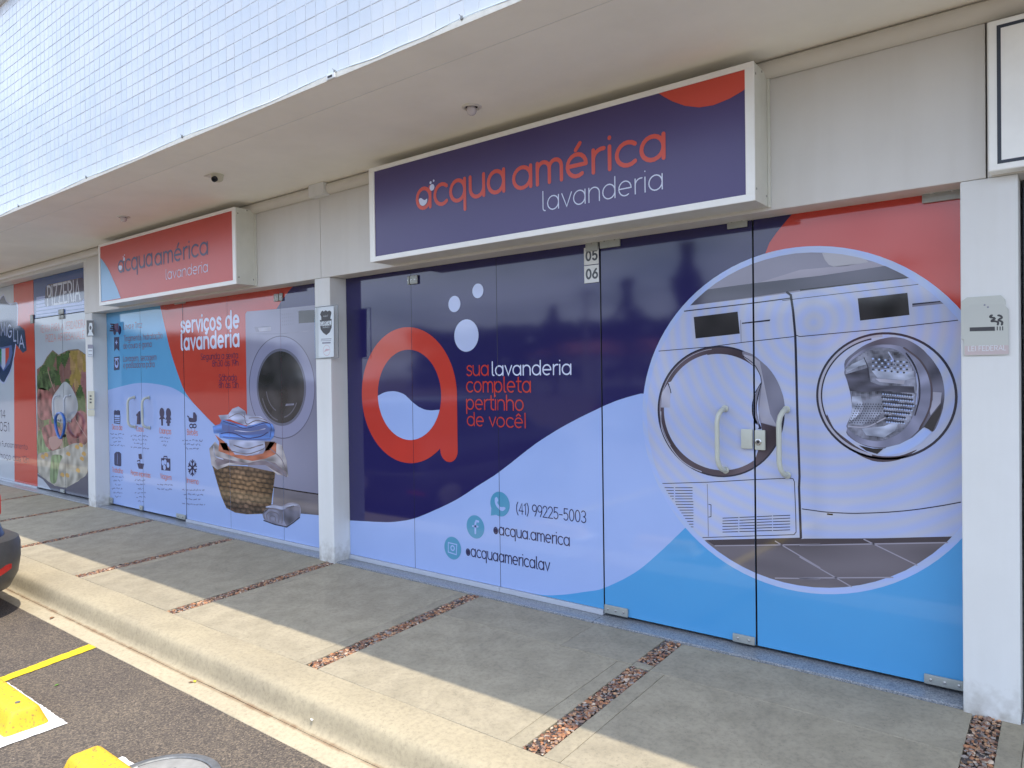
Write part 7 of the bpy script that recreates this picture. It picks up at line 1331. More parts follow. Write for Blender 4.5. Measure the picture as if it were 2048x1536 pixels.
GRAD = {'white': (.07, shade('white', lambda x, z: 1.04 - .10 * max(0, (x + 1.0)) - .10 * max(0, .75 - z) + .10 * nz3(x, z, 1.5) + (.10 if z > 1.95 else 0) - .10 * math.exp(-((x + 1.06) / .05) ** 2))),
 'machine': (.09, shade('machine', lambda x, z: 1.12 - .35 * abs(x + 6.1) ** .8 + .12 * nz3(x, z, 2.2) - .15 * max(0, .9 - z))), 'machinedark': (.06, shade('machinedark', lambda x, z: 1 + .5 * nz3(x, z * 4, 3))),
 'floor': (.05, shade('floor', lambda x, z: 1 + .55 * nz3(x * .7, z * 3, 3) - .25 * max(0, x + 1))), 'shelf': (.05, shade('shelf', lambda x, z: 1 + .3 * nz3(x, z * 5, 2))), 'shelfdark': (.05, shade('shelfdark', lambda x, z: 1 + .35 * nz3(x, z * 4, 3))),
 'wallgray': (.05, shade('wallgray', lambda x, z: 1 + .35 * nz3(x, z, 2.5))), 'drumband': (.02, shade('drumband', lambda x, z: 1 + .9 * nz3(math.atan2(z - 1.37, x + .66) * .9, 0, 2.6))), 'ringlight': (.02, shade('ringlight', lambda x, z: 1 + .7 * nz3(math.atan2(z - 1.37, x + .70) * 1.3, 0, 2.2, 4))),
 'towel': (.02, shade('towel', lambda x, z: 1.05 + .8 * nz3(x, z * 1.6, 9))), 'towelshade': (.02, shade('towelshade', lambda x, z: 1 + .8 * nz3(x, z, 11))), 'cloth': (.022, shade('cloth', lambda x, z: .95 + .9 * nz3(x, z * 2, 7))), 'clothlight': (.02, shade('clothlight', lambda x, z: .95 + .8 * nz3(x * .7, z * 2.4, 8))),
 'clothshade': (.022, shade('clothshade', lambda x, z: 1 + .9 * nz3(x, z * 2, 9))), 'blue': (.02, shade('blue', lambda x, z: 1 + 1.0 * nz3(x * .5, z * 3, 8))), 'orange': (.02, shade('orange', lambda x, z: .9 + .9 * nz3(x * .6, z * 2.5, 9))), 'display': (.03, shade('display', lambda x, z: 1.1 + .9 * nz3(x, z, 7))),
 'darkring': (.02, shade('darkring', lambda x, z: 1.1 + .9 * nz3(x, z, 6, 3))), 'lightgray': (.03, shade('lightgray', lambda x, z: 1 + .5 * nz3(x, z, 7))), 'gray': (.03, shade('gray', lambda x, z: 1 + .4 * nz3(x, z, 8))), 'ham': (.03, shade('ham', lambda x, z: 1 + 1.3 * nz3(x, z, 9))), 'crust': (.03, shade('crust', lambda x, z: 1 + .8 * nz3(x, z, 9))),
 'bulb': (.03, shade('bulb', lambda x, z: 1.05 - .5 * max(0, x + 10.62) + .3 * nz3(x, z, 6))), 'darkgreen': (.03, shade('darkgreen', lambda x, z: 1 + 1.6 * nz3(x, z, 10))), 'leafgreen': (.03, shade('leafgreen', lambda x, z: 1 + 1.0 * nz3(x * 2, z, 8))), 'drumlight': (.015, shade('drumlight', lambda x, z: .95 + .9 * nz3(x, z * 2, 16))), 'drumdark': (.015, shade('drumdark', lambda x, z: 1.2 + 1.6 * nz3(x, z * 3, 12))), 'drummid': (.015, shade('drummid', lambda x, z: 1 + .9 * nz3(x, z, 20)))}
seeds = []
def food(x, z):
    best = min(seeds, key=lambda s: (x - s[0]) ** 2 * 1.6 + (z - s[1]) ** 2); k = 1 + .35 * noise.noise(Vector((x * 14, z * 14, 0))); return tuple(c * k for c in best[2]) + (0,)
for _ in range(170):
    x = R.uniform(-11.55, -9.5); z = R.uniform(.0, 1.85)
    pal = [(.06, .10, .035), (.10, .14, .06), (.20, .10, .09)] if z > 1.25 else [(.26, .10, .09), (.30, .17, .13), (.13, .09, .06), (.33, .27, .20), (.10, .15, .05), (.16, .20, .08)] if z > .55 else [(.40, .38, .31), (.36, .34, .28), (.20, .22, .12)]
    if z > 1.45 and x > -10.4: pal = [(.30, .21, .06), (.34, .22, .10), (.28, .13, .13)]
    seeds.append((x, z, R.choice(pal)))
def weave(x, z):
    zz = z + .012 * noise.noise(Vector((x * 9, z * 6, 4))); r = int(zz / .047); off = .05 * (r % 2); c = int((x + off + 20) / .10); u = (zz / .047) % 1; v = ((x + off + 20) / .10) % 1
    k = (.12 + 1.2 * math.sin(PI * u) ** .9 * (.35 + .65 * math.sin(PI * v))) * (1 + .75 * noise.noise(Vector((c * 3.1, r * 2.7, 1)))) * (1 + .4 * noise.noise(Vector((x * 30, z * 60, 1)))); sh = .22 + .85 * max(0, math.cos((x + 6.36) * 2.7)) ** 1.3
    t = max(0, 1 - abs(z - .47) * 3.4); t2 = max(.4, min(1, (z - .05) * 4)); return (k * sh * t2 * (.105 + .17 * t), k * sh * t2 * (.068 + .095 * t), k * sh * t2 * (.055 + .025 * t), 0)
def drumc(x, z):
    a = math.atan2(z - 1.37, x + .60); d = math.hypot(z - 1.37, x + .60); n1 = noise.noise(Vector((a * 3.2, d * 5, 0))); n2 = noise.noise(Vector((x * 60, z * 60, 2))); n3 = noise.noise(Vector((x * 9, z * 22, 5)))
    k = max(.03, .20 + .24 * n1 + .10 * n2 + .22 * n3); return (k * .95, k, k * 1.28, 0)
for it in ART:
    kd = it[0]
    if kd == 'P':
        if it[3] == 'PIZZA': putp(it[1], it[2], (.20, .15, .11, 0), it[4]); grid_fill(it[1], it[2] + .5, it[4], .028, .028, food)
        elif it[3] == 'DRUM': putp(it[1], it[2], 'drum', it[4]); grid_fill(it[1], it[2] + .3, it[4], .007, .007, drumc)
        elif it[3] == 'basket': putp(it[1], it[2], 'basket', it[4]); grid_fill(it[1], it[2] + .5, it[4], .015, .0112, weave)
        else: putp(it[1], it[2], it[3], it[4])
    elif kd == 'L':
        for q_ in ribbon(it[5], it[4], it[6]): putp(it[1], it[2], it[3], q_)
    elif kd == 'D': disc(it[1], it[2], it[3], it[4], it[5], it[6])
    elif kd == 'T':
        for k, st in enumerate(text_polys(*([it[4]] + list(it[5:])))):
            for q_ in st: putp(it[1], it[2], it[3], q_, (k % 6) * .00004)
# round shapes measured on the glass
ring('mid_background', 3, (.40, .50, .78, .5), -1.1355, 1.2455, .866, .900, 96)
ring('mid_photo2', 9, 'dark', -1.567, 1.281, .358, .367); ring('mid_photo2', 9.3, 'darkring', -1.567, 1.281, .322, .358); ring('mid_photo2', 9.6, 'lightgray', -1.567, 1.281, .349, .352, 48, 95, 215); ring('mid_photo2', 10.2, 'white', -1.567, 1.281, .30, .326, 48, 100, 255)
disc('mid_photo2', 9.8, 'white', -1.562, 1.276, .323)
ring('mid_photo4', 9, 'dark', -.7297, 1.3728, .300, .311); disc('mid_photo4', 8.8, 'white', -.7297, 1.3728, .305); ring('mid_photo4', 9.4, 'dark', -.7297, 1.3728, .281, .288, 40, 100, 230); ring('mid_photo4', 9.2, 'lightgray', -.7297, 1.3728, .288, .300, 60, 90, 260)
disc('mid_logo', 5, 'red', -4.054, 1.357, .524, 96); disc('mid_logo', 6.6, 'navy', -4.036, 1.36, .348, 80)
putp('mid_logo', 6, 'red', [(-3.706, 1.36), (-3.706, .955)] + [(-3.619 + .0875 * math.cos(a), .955 + .0875 * math.sin(a)) for a in [PI + k * PI / 12 for k in range(1, 13)]] + [(-3.531, 1.36), (-3.545, 1.47)])
for (cx, cz, r) in ((-3.5426, 2.0234, .059), (-3.3162, 2.1001, .0515), (-3.4318, 1.7896, .116)): disc('mid_logo', 6, (.48, .56, .80, 0), cx, cz, r, 40)
for (cx, cz, r) in ((-3.1437, .6059, .086), (-3.3722, .4198, .083), (-3.5959, .2371, .083)): disc('mid_icons', 6, 'icon', cx, cz, r, 40)
ring('mid_icons', 8, 'pale', -3.5959, .2371, .012, .022, 20)
MC = (-5.70, 1.42)
for r0, r1, c_, ly in ((.470, .480, (.12, .12, .18, 0), 5), (.36, .470, (.26, .27, .40, 0), 4.5), (.335, .36, (.13, .135, .19, 0), 5), (.0, .335, 'display', 6)):
    n = 60
    for k in range(n):
        a = 2 * PI * k / n; b = 2 * PI * (k + 1) / n; e = lambda r, t: (MC[0] + r * 1.06 * math.cos(t), MC[1] + r * .98 * math.sin(t)); P_ = [e(r0, a), e(r1, a), e(r1, b), e(r0, b)] if r0 else [MC, e(r1, a), e(r1, b)]
        putp('left_photo', ly, c_, P_)
for k, (r0, t0, t1) in enumerate(((.30, 200, 260), (.22, 190, 250), (.27, 280, 330))): ring('left_photo', 6.5, (.12, .115, .14, 0), MC[0], MC[1], r0, r0 + .012, 12, t0, t1)
putp('left_photo', 6.6, 'gray', [(-5.63, 1.25), (-5.5, 1.26), (-5.5, 1.275), (-5.62, 1.27)])
NAMES = {'background': 'background_print', 'photo': 'photo_print', 'photo2': 'photo_print', 'photo3': 'photo_print', 'photo4': 'photo_print', 'logo': 'logo_print', 'lettering': 'lettering', 'icons': 'icon_print', 'fineprint': 'fine_print'}
def clip_poly(poly, ax, lim, keep_less):
    out = []
    for i in range(len(poly)):
        p, q_ = poly[i - 1], poly[i]; ip = (p[ax] <= lim) == keep_less or p[ax] == lim; iq = (q_[ax] <= lim) == keep_less or q_[ax] == lim
        if ip != iq: t = (lim - p[ax]) / (q_[ax] - p[ax]); out.append((p[0] + t * (q_[0] - p[0]), p[1] + t * (q_[1] - p[1])))
        if iq: out.append(q_)
    return out
def cut_grid(poly, s):
    X0, X1 = min(p[0] for p in poly), max(p[0] for p in poly); Z0, Z1 = min(p[1] for p in poly), max(p[1] for p in poly)
    for i in range(int(X0 // s), int(X1 // s) + 1):
        col = clip_poly(clip_poly(poly, 0, i * s, False), 0, (i + 1) * s, True) if (X0 < i * s or X1 > (i + 1) * s) else poly
        if len(col) < 3: continue
        for j in range(int(Z0 // s), int(Z1 // s) + 1):
            c = clip_poly(clip_poly(col, 1, j * s, False), 1, (j + 1) * s, True)
            if len(c) > 2: yield c
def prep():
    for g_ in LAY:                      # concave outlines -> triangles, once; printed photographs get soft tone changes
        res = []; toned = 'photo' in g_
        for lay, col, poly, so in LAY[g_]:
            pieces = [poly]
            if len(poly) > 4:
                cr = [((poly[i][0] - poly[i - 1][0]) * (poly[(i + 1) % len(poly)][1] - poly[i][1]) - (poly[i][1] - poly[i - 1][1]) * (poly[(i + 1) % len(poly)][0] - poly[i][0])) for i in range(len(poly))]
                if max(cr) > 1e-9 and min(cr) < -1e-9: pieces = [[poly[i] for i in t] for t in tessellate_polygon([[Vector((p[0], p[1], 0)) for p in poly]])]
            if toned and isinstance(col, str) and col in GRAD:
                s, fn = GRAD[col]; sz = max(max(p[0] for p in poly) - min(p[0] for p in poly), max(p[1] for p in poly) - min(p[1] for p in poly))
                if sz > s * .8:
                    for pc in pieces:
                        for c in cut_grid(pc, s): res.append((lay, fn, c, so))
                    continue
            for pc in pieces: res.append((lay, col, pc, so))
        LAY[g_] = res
prep()
def clusters(kept, g=.026):
    """print pieces that touch or nearly touch make one part: a word, an icon, an emblem"""
    up = {}
    def find(a):
        while up[a] != a: up[a] = up[up[a]]; a = up[a]
        return a
    ks = []
    for poly, yy, col in kept:
        xs = [p[0] for p in poly]; zs = [p[1] for p in poly]; cells = [(i, j) for i in range(int(min(xs) // g), int(max(xs) // g) + 1) for j in range(int(min(zs) // g), int(max(zs) // g) + 1)]
        for c in cells: up.setdefault(c, c)
        for c in cells[1:]: up[find(c)] = find(cells[0])
        ks.append(cells[0])
    for (i, j) in list(up):
        for d in ((1, 0), (0, 1), (1, 1), (1, -1)):
            q = (i + d[0], j + d[1])
            if q in up: up[find((i, j))] = find(q)
    out = {}
    for k, c in zip(kept, ks): out.setdefault(find(c), []).append(k)
    return list(out.values())
def prints(parent, prefix, x0, x1, z0, z1, y, mt, step=.0003, name=None):
    for g_ in sorted(LAY):
        if not g_.startswith(prefix): continue
        kept = []
        for lay, col, poly, so in LAY[g_]:
            xs_ = [p[0] for p in poly]; zs_ = [p[1] for p in poly]
            if max(xs_) <= x0 or min(xs_) >= x1 or max(zs_) <= z0 or min(zs_) >= z1: continue
            if min(xs_) < x0: poly = clip_poly(poly, 0, x0, False)
            if poly and max(xs_) > x1: poly = clip_poly(poly, 0, x1, True)
            if poly and min(zs_) < z0: poly = clip_poly(poly, 1, z0, False)
            if poly and max(zs_) > z1: poly = clip_poly(poly, 1, z1, True)
            if len(poly) < 3: continue
            a = sum(poly[i - 1][0] * poly[i][1] - poly[i][0] * poly[i - 1][1] for i in range(len(poly)))
            if abs(a) < 1e-9: continue
            if a < 0: poly = poly[::-1]
            kept.append((poly, y - lay * step - so, col))
        nm = name or NAMES[g_.split('_')[1]]
        for part in (clusters(kept) if nm in ('lettering', 'icon_print', 'logo_print', 'print') else [kept]):
            mb = MB()
            for poly, yy, col in part: mb.add([(p[0], yy, p[1]) for p in poly], [tuple(range(len(poly)))], col)
            if mb.v: link(nm, mb, mt, parent, 'stuff' if nm == 'fine_print' else None, fix=False)
M_PANE = mat('glass_pane', (.03, .035, .05), .04, .1, 2)
def fitting(parent, x0, x1, z0, z1, screws=2, y=-.004):
    mb = MB(); mb.box(x0, x1, y - .014, y, z0, z1, .006, seg=2); o = link('patch_fitting', mb, M_FIT, parent, smooth=True)
    for k in range(screws):
        xx = x0 + (x1 - x0) * (k + .5) / screws; s_ = MB(); s_.lathe((xx, y - .014, (z0 + z1) / 2), [(.007, .0), (.007, -.0025), (.004, -.0035), (.001, -.0035)], 12, 'y'); link('screw', s_, M_STEEL, o)
    return o
def pull_handle(parent, x, z0, z1, mt=M_HAND, r=.0135, sx=-.02, name='handle'):
    mb = MB(); y1 = -.075; P = [(x, -.006, z1)]
    P += [(x + sx * t * .3, -.006 - t * (-.006 - y1), z1 - .02 * t * t) for t in (.45, .75)]
    P += [(x + sx * .7, y1 + .004, z1 - .035), (x + sx, y1, z1 - .07), (x + sx, y1, (z0 + z1) / 2), (x + sx, y1, z0 + .07), (x + sx * .7, y1 + .004, z0 + .035)]
    P += [(x + sx * t * .3, -.006 - t * (-.006 - y1), z0 + .02 * t * t) for t in (.75, .45)] + [(x, -.006, z0)]
    mb.tube(P, r, 14); o = link(name, mb, mt, parent, smooth=True)
    for zz in (z0, z1): c_ = MB(); c_.lathe((x, -.0075, zz), [(r + .006, 0), (r + .006, -.006), (r + .002, -.01), (r, -.01)], 16, 'y'); link('mounting_disc', c_, mt, o, smooth=True)
    return o
def panel(kind, prefix, base, x0, x1, z0, z1, lab, group, y0=0.0):
    t = thing(kind, lab, 'glass door' if kind == 'glass_door' else 'window', ((x0 + x1) / 2, y0, z0), group)
    mb = MB(); mb.box(x0, x1, y0, y0 + .01, z0, z1, .001); link('pane', mb, M_PANE, t)
    mb = MB(); nx = 1; mb.add([(x0 + .0015, y0 - .0006, z0 + .0015), (x1 - .0015, y0 - .0006, z0 + .0015), (x1 - .0015, y0 - .0006, z1 - .0015), (x0 + .0015, y0 - .0006, z1 - .0015)], [(0, 1, 2, 3)], base); link('base_film', mb, M_VINYL, t, fix=False)
    prints(t, prefix, x0 + .0015, x1 - .0015, z0 + .0015, z1 - .0015, y0 - .0006, M_VINYL); return t
FG = 'film covered glass panels of the laundry front'
ZT = 2.372
p1 = panel('glass_panel', 'mid_', 'navy', -4.759, -3.9905, .028, ZT, 'fixed glass panel with the big red letter, beside the middle column', FG)
p2 = panel('glass_panel', 'mid_', 'navy', -3.9895, -3.1485, .028, ZT, 'fixed glass panel with the pale bubbles and the three round contact icons', FG)
p3 = panel('glass_panel', 'mid_', 'navy', -3.1475, -2.318, .028, ZT, 'fixed glass panel with most of the phone number, left of the double door', FG)
for p_, a, b in ((p1, -4.759, -3.991), (p2, -3.989, -3.149), (p3, -3.147, -2.317)): box_part('sill_channel', M_ALU, a, b, -.018, .02, -.0055, .027, parent=p_, bev=.002)
d1 = panel('glass_door', 'mid_', 'navy', -2.311, -1.364, .012, ZT, 'left door leaf with the open porthole of the printed dryer', 'glass doors of the laundry')
d2 = panel('glass_door', 'mid_', 'navy', -1.357, -.390, .012, ZT, 'right door leaf with the printed steel washing drum and red corner', 'glass doors of the laundry')
fitting(d1, -1.497, -1.384, 2.285, 2.365); fitting(d1, -2.308, -2.166, 2.275, 2.366); fitting(d2, -.556, -.392, 2.278, 2.366); fitting(p3, -2.412, -2.321, 2.268, 2.366, 1)
fitting(d1, -2.308, -2.143, .012, .066, 3); fitting(d1, -1.490, -1.366, .012, .058, 2); fitting(d2, -.562, -.391, .014, .060, 3)
fitting(p1, -4.012, -3.994, 2.203, 2.270, 1); o_ = fitting(p2, -3.986, -3.905, 2.203, 2.270, 2)
pull_handle(d1, -1.522, .957, 1.298); pull_handle(d2, -1.188, .954, 1.300)
lk = MB(); lk.box(-1.430, -1.3665, -.022, -.007, 1.082, 1.190, .006, seg=2); link('lock_plate', lk, M_HAND, d1, smooth=True)
lk = MB(); lk.box(-1.3545, -1.298, -.022, -.007, 1.079, 1.187, .006, seg=2); o_ = link('lock_plate', lk, M_HAND, d2, smooth=True)
lk = MB(); lk.lathe((-1.334, -.022, 1.123), [(.018, 0), (.018, -.004), (.014, -.007), (.011, -.007), (.010, -.004), (.001, -.004)], 20, 'y'); link('keyhole', lk, M_STEEL, o_, smooth=True)
lk = MB(); lk.lathe((-1.334, -.0262, 1.123), [(.008, 0), (.008, -.001), (.001, -.001)], 12, 'y'); link('key_slot', lk, M_BLACK, o_)
# number plates 05 and 06
for zz, dg in ((2.186, '5'), (2.072, '6')):
    pl = thing('number_plate', 'upper white plate reading 05 beside the door seam' if dg == '5' else 'lower white plate reading 06 beside the door seam', 'number plate', (-2.374, -.004, zz), 'white number plates on the glass')
    mb = MB(); mb.box(-2.427, -2.320, -.0095, -.0066, zz, zz + .109, .001); link('plate', mb, M_WALL, pl)
    mb = MB(); k = 0
    for ch, xx in (('0', -2.414), (dg, -2.367)):
        for st in GL[ch][1]:
            for q_ in ribbon([(xx + p[0] * .041 + (.003), zz + .028 + p[1] * .040) for p in st], .0125): mb.add([(p[0], -.0100 - .00004 * k, p[1]) for p in q_], [tuple(range(len(q_)))], (.07, .08, .09, 0))
            k += 1
    link('numerals', mb, M_STICK, pl, fix=False)
# left bay
LP = [('glass_door', -9.259, -8.392, 'left door leaf with printed clothing icons, beside the far column'), ('glass_door', -8.3895, -7.433, 'left bay door leaf with the printed service list and stroller side'), ('glass_panel', -7.426, -6.570, 'fixed glass panel with the red ground and the shop hours'), ('glass_panel', -6.569, -5.684, 'fixed glass panel with the printed laundry basket and towels'), ('glass_panel', -5.683, -4.959, 'fixed glass panel with the right half of the printed washing machine')]
LT = []
for k_, a, b, lab in LP:
    dr = k_ == 'glass_door'; t = panel(k_, 'left_', 'leftblue', a, b, .012 if dr else .022, ZT, lab, 'glass doors of the left bay' if dr else 'fixed glass panels of the left bay'); LT.append(t)
    if not dr: box_part('sill_channel', M_ALU, a - .001, b + .001, -.016, .018, -.0065, .021, parent=t, bev=.002)
fitting(LT[0], -9.255, -9.165, .014, .085, 1); fitting(LT[0], -8.47, -8.397, .012, .065, 1); fitting(LT[1], -7.625, -7.436, .012, .064, 2); fitting(LT[1], -7.575, -7.435, 2.305, 2.368, 1); fitting(LT[2], -7.423, -7.352, 2.305, 2.368, 1); fitting(LT[3], -5.760, -5.69, 2.203, 2.272, 1); fitting(LT[4], -5.678, -5.632, 2.203, 2.272, 1)
pull_handle(LT[0], -8.553, .966, 1.306); pull_handle(LT[1], -8.203, .966, 1.306)
lk = MB(); lk.box(-8.372, -8.352, -.02, -.007, 1.08, 1.2, .004); link('lock_plate', lk, M_FIT, LT[1])
# pizzeria bay
pz1 = panel('glass_panel', 'pizza_', 'pizzawhite', -13.99, -11.56, .02, 2.942, 'pizzeria glass panel with the shield emblem and broad red stripe', 'pizzeria glazing')
box_part('sill_channel', M_ALU, -13.99, -11.56, -.016, .018, -.0065, .018, parent=pz1, bev=.002)
pz2 = panel('glass_door', 'pizzadoor_', 'pizzapale', -11.553, -10.588, .012, 2.384, 'left pizzeria door leaf with the printed food picture', 'pizzeria doors'); pz3 = panel('glass_door', 'pizzadoor_', 'pizzapale', -10.582, -9.459, .012, 2.384, 'right pizzeria door leaf printed with ham and crust, beside the far column', 'pizzeria doors')
pz4 = panel('glass_panel', 'pizzadoor_', 'transom', -11.553, -9.459, 2.392, 2.942, 'glass transom above the pizzeria doors reading PIZZERIA', 'pizzeria glazing')
fitting(pz2, -10.66, -10.592, 2.33, 2.382, 1); fitting(pz3, -10.578, -10.50, 2.33, 2.382, 1); fitting(pz1, -11.66, -11.563, 2.33, 2.45, 1); fitting(pz2, -10.73, -10.60, .014, .058, 1); fitting(pz4, -10.66, -10.50, 2.395, 2.46, 1)
pull_handle(pz2, -10.715, .98, 1.315, M_ALU, .012); pull_handle(pz3, -10.36, .98, 1.315, M_ALU, .012)
lo = thing('bicycle_lock', 'blue loop lock hanging round the pizzeria door handles', 'lock', (-10.46, -.1, .9))
P_ = [(-10.47 + .20 * math.cos(a) + .02 * math.sin(2 * a), -.095 - .02 * math.cos(a), .925 + .165 * math.sin(a)) for a in [2 * PI * k / 36 for k in range(37)]]
mb = MB(); mb.tube(P_, .017, 8, False); link('cable_loop', mb, M_BLUE, lo, smooth=True); mb = MB(); mb.box(-10.40, -10.33, -.115, -.075, .775, .815, .008); link('lock_body', mb, M_BLACK, lo)
# right neighbour: dark framed glass
dk = thing('shop_window', 'dark glazed front in a grey frame beyond the near right column', 'window', (1, 0, 0))
for a in ((-.170, -.120, -.02, .04, 0, 2.36), (-.12, 3.2, -.02, .04, 2.28, 2.36), (-.12, 3.2, -.02, .04, 0, .07), (1.1, 1.16, -.02, .04, .07, 2.28), (-.12, 1.1, -.019, .039, 1.815, 1.85)): box_part('frame_bar', M_DFR, *a, parent=dk, bev=.004)
box_part('pane', M_DGL, -.119, 1.099, 0, .008, .071, 1.814, parent=dk); box_part('pane', M_DGL, -.119, 1.099, 0, .008, 1.851, 2.279, parent=dk); box_part('pane', M_DGL, 1.161, 3.2, 0, .008, .071, 2.279, parent=dk)
mb = MB(); mb.box(-.092, .25, -.006, -.001, 1.60, 1.74, .001, col=(.10, .28, .36, 0)); link('sticker', mb, M_STICK, dk)
# ------------------------------------------------------------- light box signs
def sign_box(lab, x0, x1, z0, z1, fx0, fx1, fz0, fz1, base, prefix, y=-.374):
    t = thing('shop_sign', lab, 'sign', ((x0 + x1) / 2, FY, z0), 'light box signs above the shops')
    yb = FY - .0035
    for a in ((x0, x1, y + .004, yb, z1 - .004, z1), (x0, x1, y + .004, yb, z0, z0 + .004), (x0, x0 + .004, y + .004, yb, z0 + .0041, z1 - .0041), (x1 - .004, x1, y + .004, yb, z0 + .0041, z1 - .0041)): box_part('casing_sheet', M_BOX, *a, parent=t)
    for a in ((x0 - .002, x1 + .002, y, y + .012, fz1, z1 + .002), (x0 - .002, x1 + .002, y, y + .012, z0 - .002, fz0), (x0 - .002, fx0, y + .0005, y + .012, fz0, fz1), (fx1, x1 + .002, y + .0005, y + .012, fz0, fz1)): box_part('frame_bar', M_FRAME, *a, parent=t, bev=.0015)
    mb = MB(); n = 24
    mb.add([(fx0, y + .008, fz0), (fx1, y + .008, fz0), (fx1, y + .008, fz1), (fx0, y + .008, fz1)], [(0, 1, 2, 3)], base); link('face_sheet', mb, M_SIGN, t, fix=False)
    prints(t, prefix, fx0 + .001, fx1 - .001, fz0 + .001, fz1 - .001, y + .0075, M_SIGN, .0004, 'lettering')
    box_part('back_flange', M_BOX, x1 + .0005, x1 + .014, yb - .012, yb, z0 - .004, z1 - .01, parent=t, bev=.001)
    for yy, zz in ((y + .03, z1 - .05), (y + .03, z0 + .06), (yb - .03, z0 + .05), (y + .12, z1 - .012)):
        s_ = MB(); s_.lathe((x1, yy, zz), [(.006, 0), (.006, .002), (.001, .003)], 10, 'x'); link('screw', s_, M_STEEL, t)
    return t
COLR = R
def logo_a(prefix, cx, cz, h, wt, col):    # first letter of the word mark is a ring with a stem; the wave and dots are in ART
    pass
sg1 = sign_box('large dark blue sign with red acqua américa lettering', -4.022, -1.219, 2.337, 3.009, -3.970, -1.262, 2.370, 2.982, 'navyface', 'bigsign')
sg2 = sign_box('smaller red sign with dark blue acqua américa lettering and pale blue corner', -8.532, -5.788, 2.338, 3.009, -8.500, -5.836, 2.372, 2.984, 'redface', 'smallsign')
t = thing('shop_sign', 'white sign with a thin dark border line at the right edge', 'sign', (.5, FY, 2.33), 'light box signs above the shops')
box_part('casing_sheet', M_FRAME, -.277, 2.6, -.25, FY - .003, 2.325, 2.95, parent=t, bev=.004)
mb = MB()
for a in ((-.245, 2.55, 2.352, 2.366), (-.245, 2.55, 2.912, 2.926)): mb.add([(a[0], -.2512, a[2]), (a[1], -.2512, a[2]), (a[1], -.2512, a[3]), (a[0], -.2512, a[3])], [(0, 1, 2, 3)], (.03, .04, .06, 0))
mb.add([(-.245, -.2513, 2.366), (-.231, -.2513, 2.366), (-.231, -.2513, 2.912), (-.245, -.2513, 2.912)], [(0, 1, 2, 3)], (.03, .04, .06, 0)); link('border_line', mb, M_STICK, t, fix=False)
# ------------------------------------------------------------- plates and stickers on the columns
def sticker_thing(name, lab, cat, prefix, loc, plate=None, mt=M_WALL):
    t = thing(name, lab, cat, loc)
    if plate: mb = MB(); mb.prism(plate, -.1725, -.1655); link('plate', mb, mt, t)
    prints(t, prefix, -20, 5, -1, 5, -.1728, M_STICK, .0002, 'print'); return t
sm = sticker_thing('no_smoking_plate', 'grey smoking notice plate with clipped corners on the near right column', 'plate', 'colright', (-.3, -.17, 1.7), [(-.3855, 1.628), (-.2250, 1.628), (-.2250, 1.792), (-.2405, 1.812), (-.3630, 1.812), (-.3855, 1.795)], mat('plate_plastic', (.50, .52, .48), .4, .03, 9))
def m_acrylic():
    mt, n, l, b = nmat('clear_acrylic'); b.inputs['Transmission Weight'].default_value = 1; b.inputs['Roughness'].default_value = .02; b.inputs['IOR'].default_value = 1.2; b.inputs['Base Color'].default_value = (.93, .96, .98, 1); return mt
ac = thing('security_notice', 'clear acrylic notice with a dark CAPITAL shield on the middle column', 'notice', (-4.8, -.17, 1.87))
mb = MB(); mb.box(-4.955, -4.655, -.1725, -.1695, 1.662, 2.082); link('acrylic_sheet', mb, m_acrylic(), ac)
mb = MB()
for a in ((-4.957, -4.653, 2.082, 2.086), (-4.957, -4.653, 1.658, 1.662), (-4.655, -4.651, 1.662, 2.082)): mb.box(a[0], a[1], -.173, -.169, a[2], a[3])
link('sheet_edge', mb, mat('acrylic_edge', (.13, .16, .18), .2, .05, 9), ac); prints(ac, 'colmid', -20, 5, -1, 5, -.1728, M_STICK, .0002, 'print')
sc = sticker_thing('column_stickers', 'small dark sticker, label and cream switch plate on the far column', 'stickers', 'colleft', (-9.36, -.17, 1.6))
# ------------------------------------------------------------- things on the soffit
def ceiling_lamp(x, y, lab):
    t = thing('ceiling_lamp', lab, 'ceiling lamp', (x, y, SZ - .0015), 'round soffit lamps')
    mb = MB(); mb.lathe((x, y, SZ - .0015), [(.058, 0), (.058, -.004), (.052, -.009), (.046, -.010), (.040, -.006), (.037, -.0015), (.036, -.0012)], 32); link('trim_ring', mb, M_PIPE, t, smooth=True)
    mb = MB(); mb.lathe((x, y, SZ - .002), [(.036, -.001), (.001, -.0012)], 24); link('recess', mb, M_BLACK, t)
    mb = MB(); mb.lathe((x, y, SZ - .003), [(.026, 0), (.030, -.012), (.029, -.026), (.024, -.038), (.014, -.046), (.001, -.049)], 24); link('bulb', mb, M_LAMP, t, smooth=True)
    for s_ in (-1, 1):
        mb = MB(); mb.box(x + s_ * .036 - .004, x + s_ * .036 + .004, y - .003, y + .003, SZ - .016, SZ - .005, .001); link('spring_clip', mb, M_BLACK, t)
ceiling_lamp(-2.765, -.679, 'round soffit lamp in front of the large dark blue sign'); ceiling_lamp(-7.168, -.700, 'small round soffit lamp in front of the red sign')
sc_ = thing('security_camera', 'cream dome security camera with a dark lens under the soffit', 'security camera', (-5.17, -.89, SZ - .0015))
mb = MB(); mb.lathe((-5.175, -.885, SZ - .0015), [(.05, 0), (.05, -.006), (.046, -.010), (.044, -.032), (.038, -.046), (.020, -.055), (.001, -.057)], 28); link('dome', mb, mat('aged_cream_plastic', (.60, .57, .44), .4, .05, 10), sc_, smooth=True)
mb = MB(); mb.box(-5.28, -5.16, -.935, -.86, SZ - .008, SZ - .002, .002); link('mounting_plate', mb, M_PIPE, sc_)
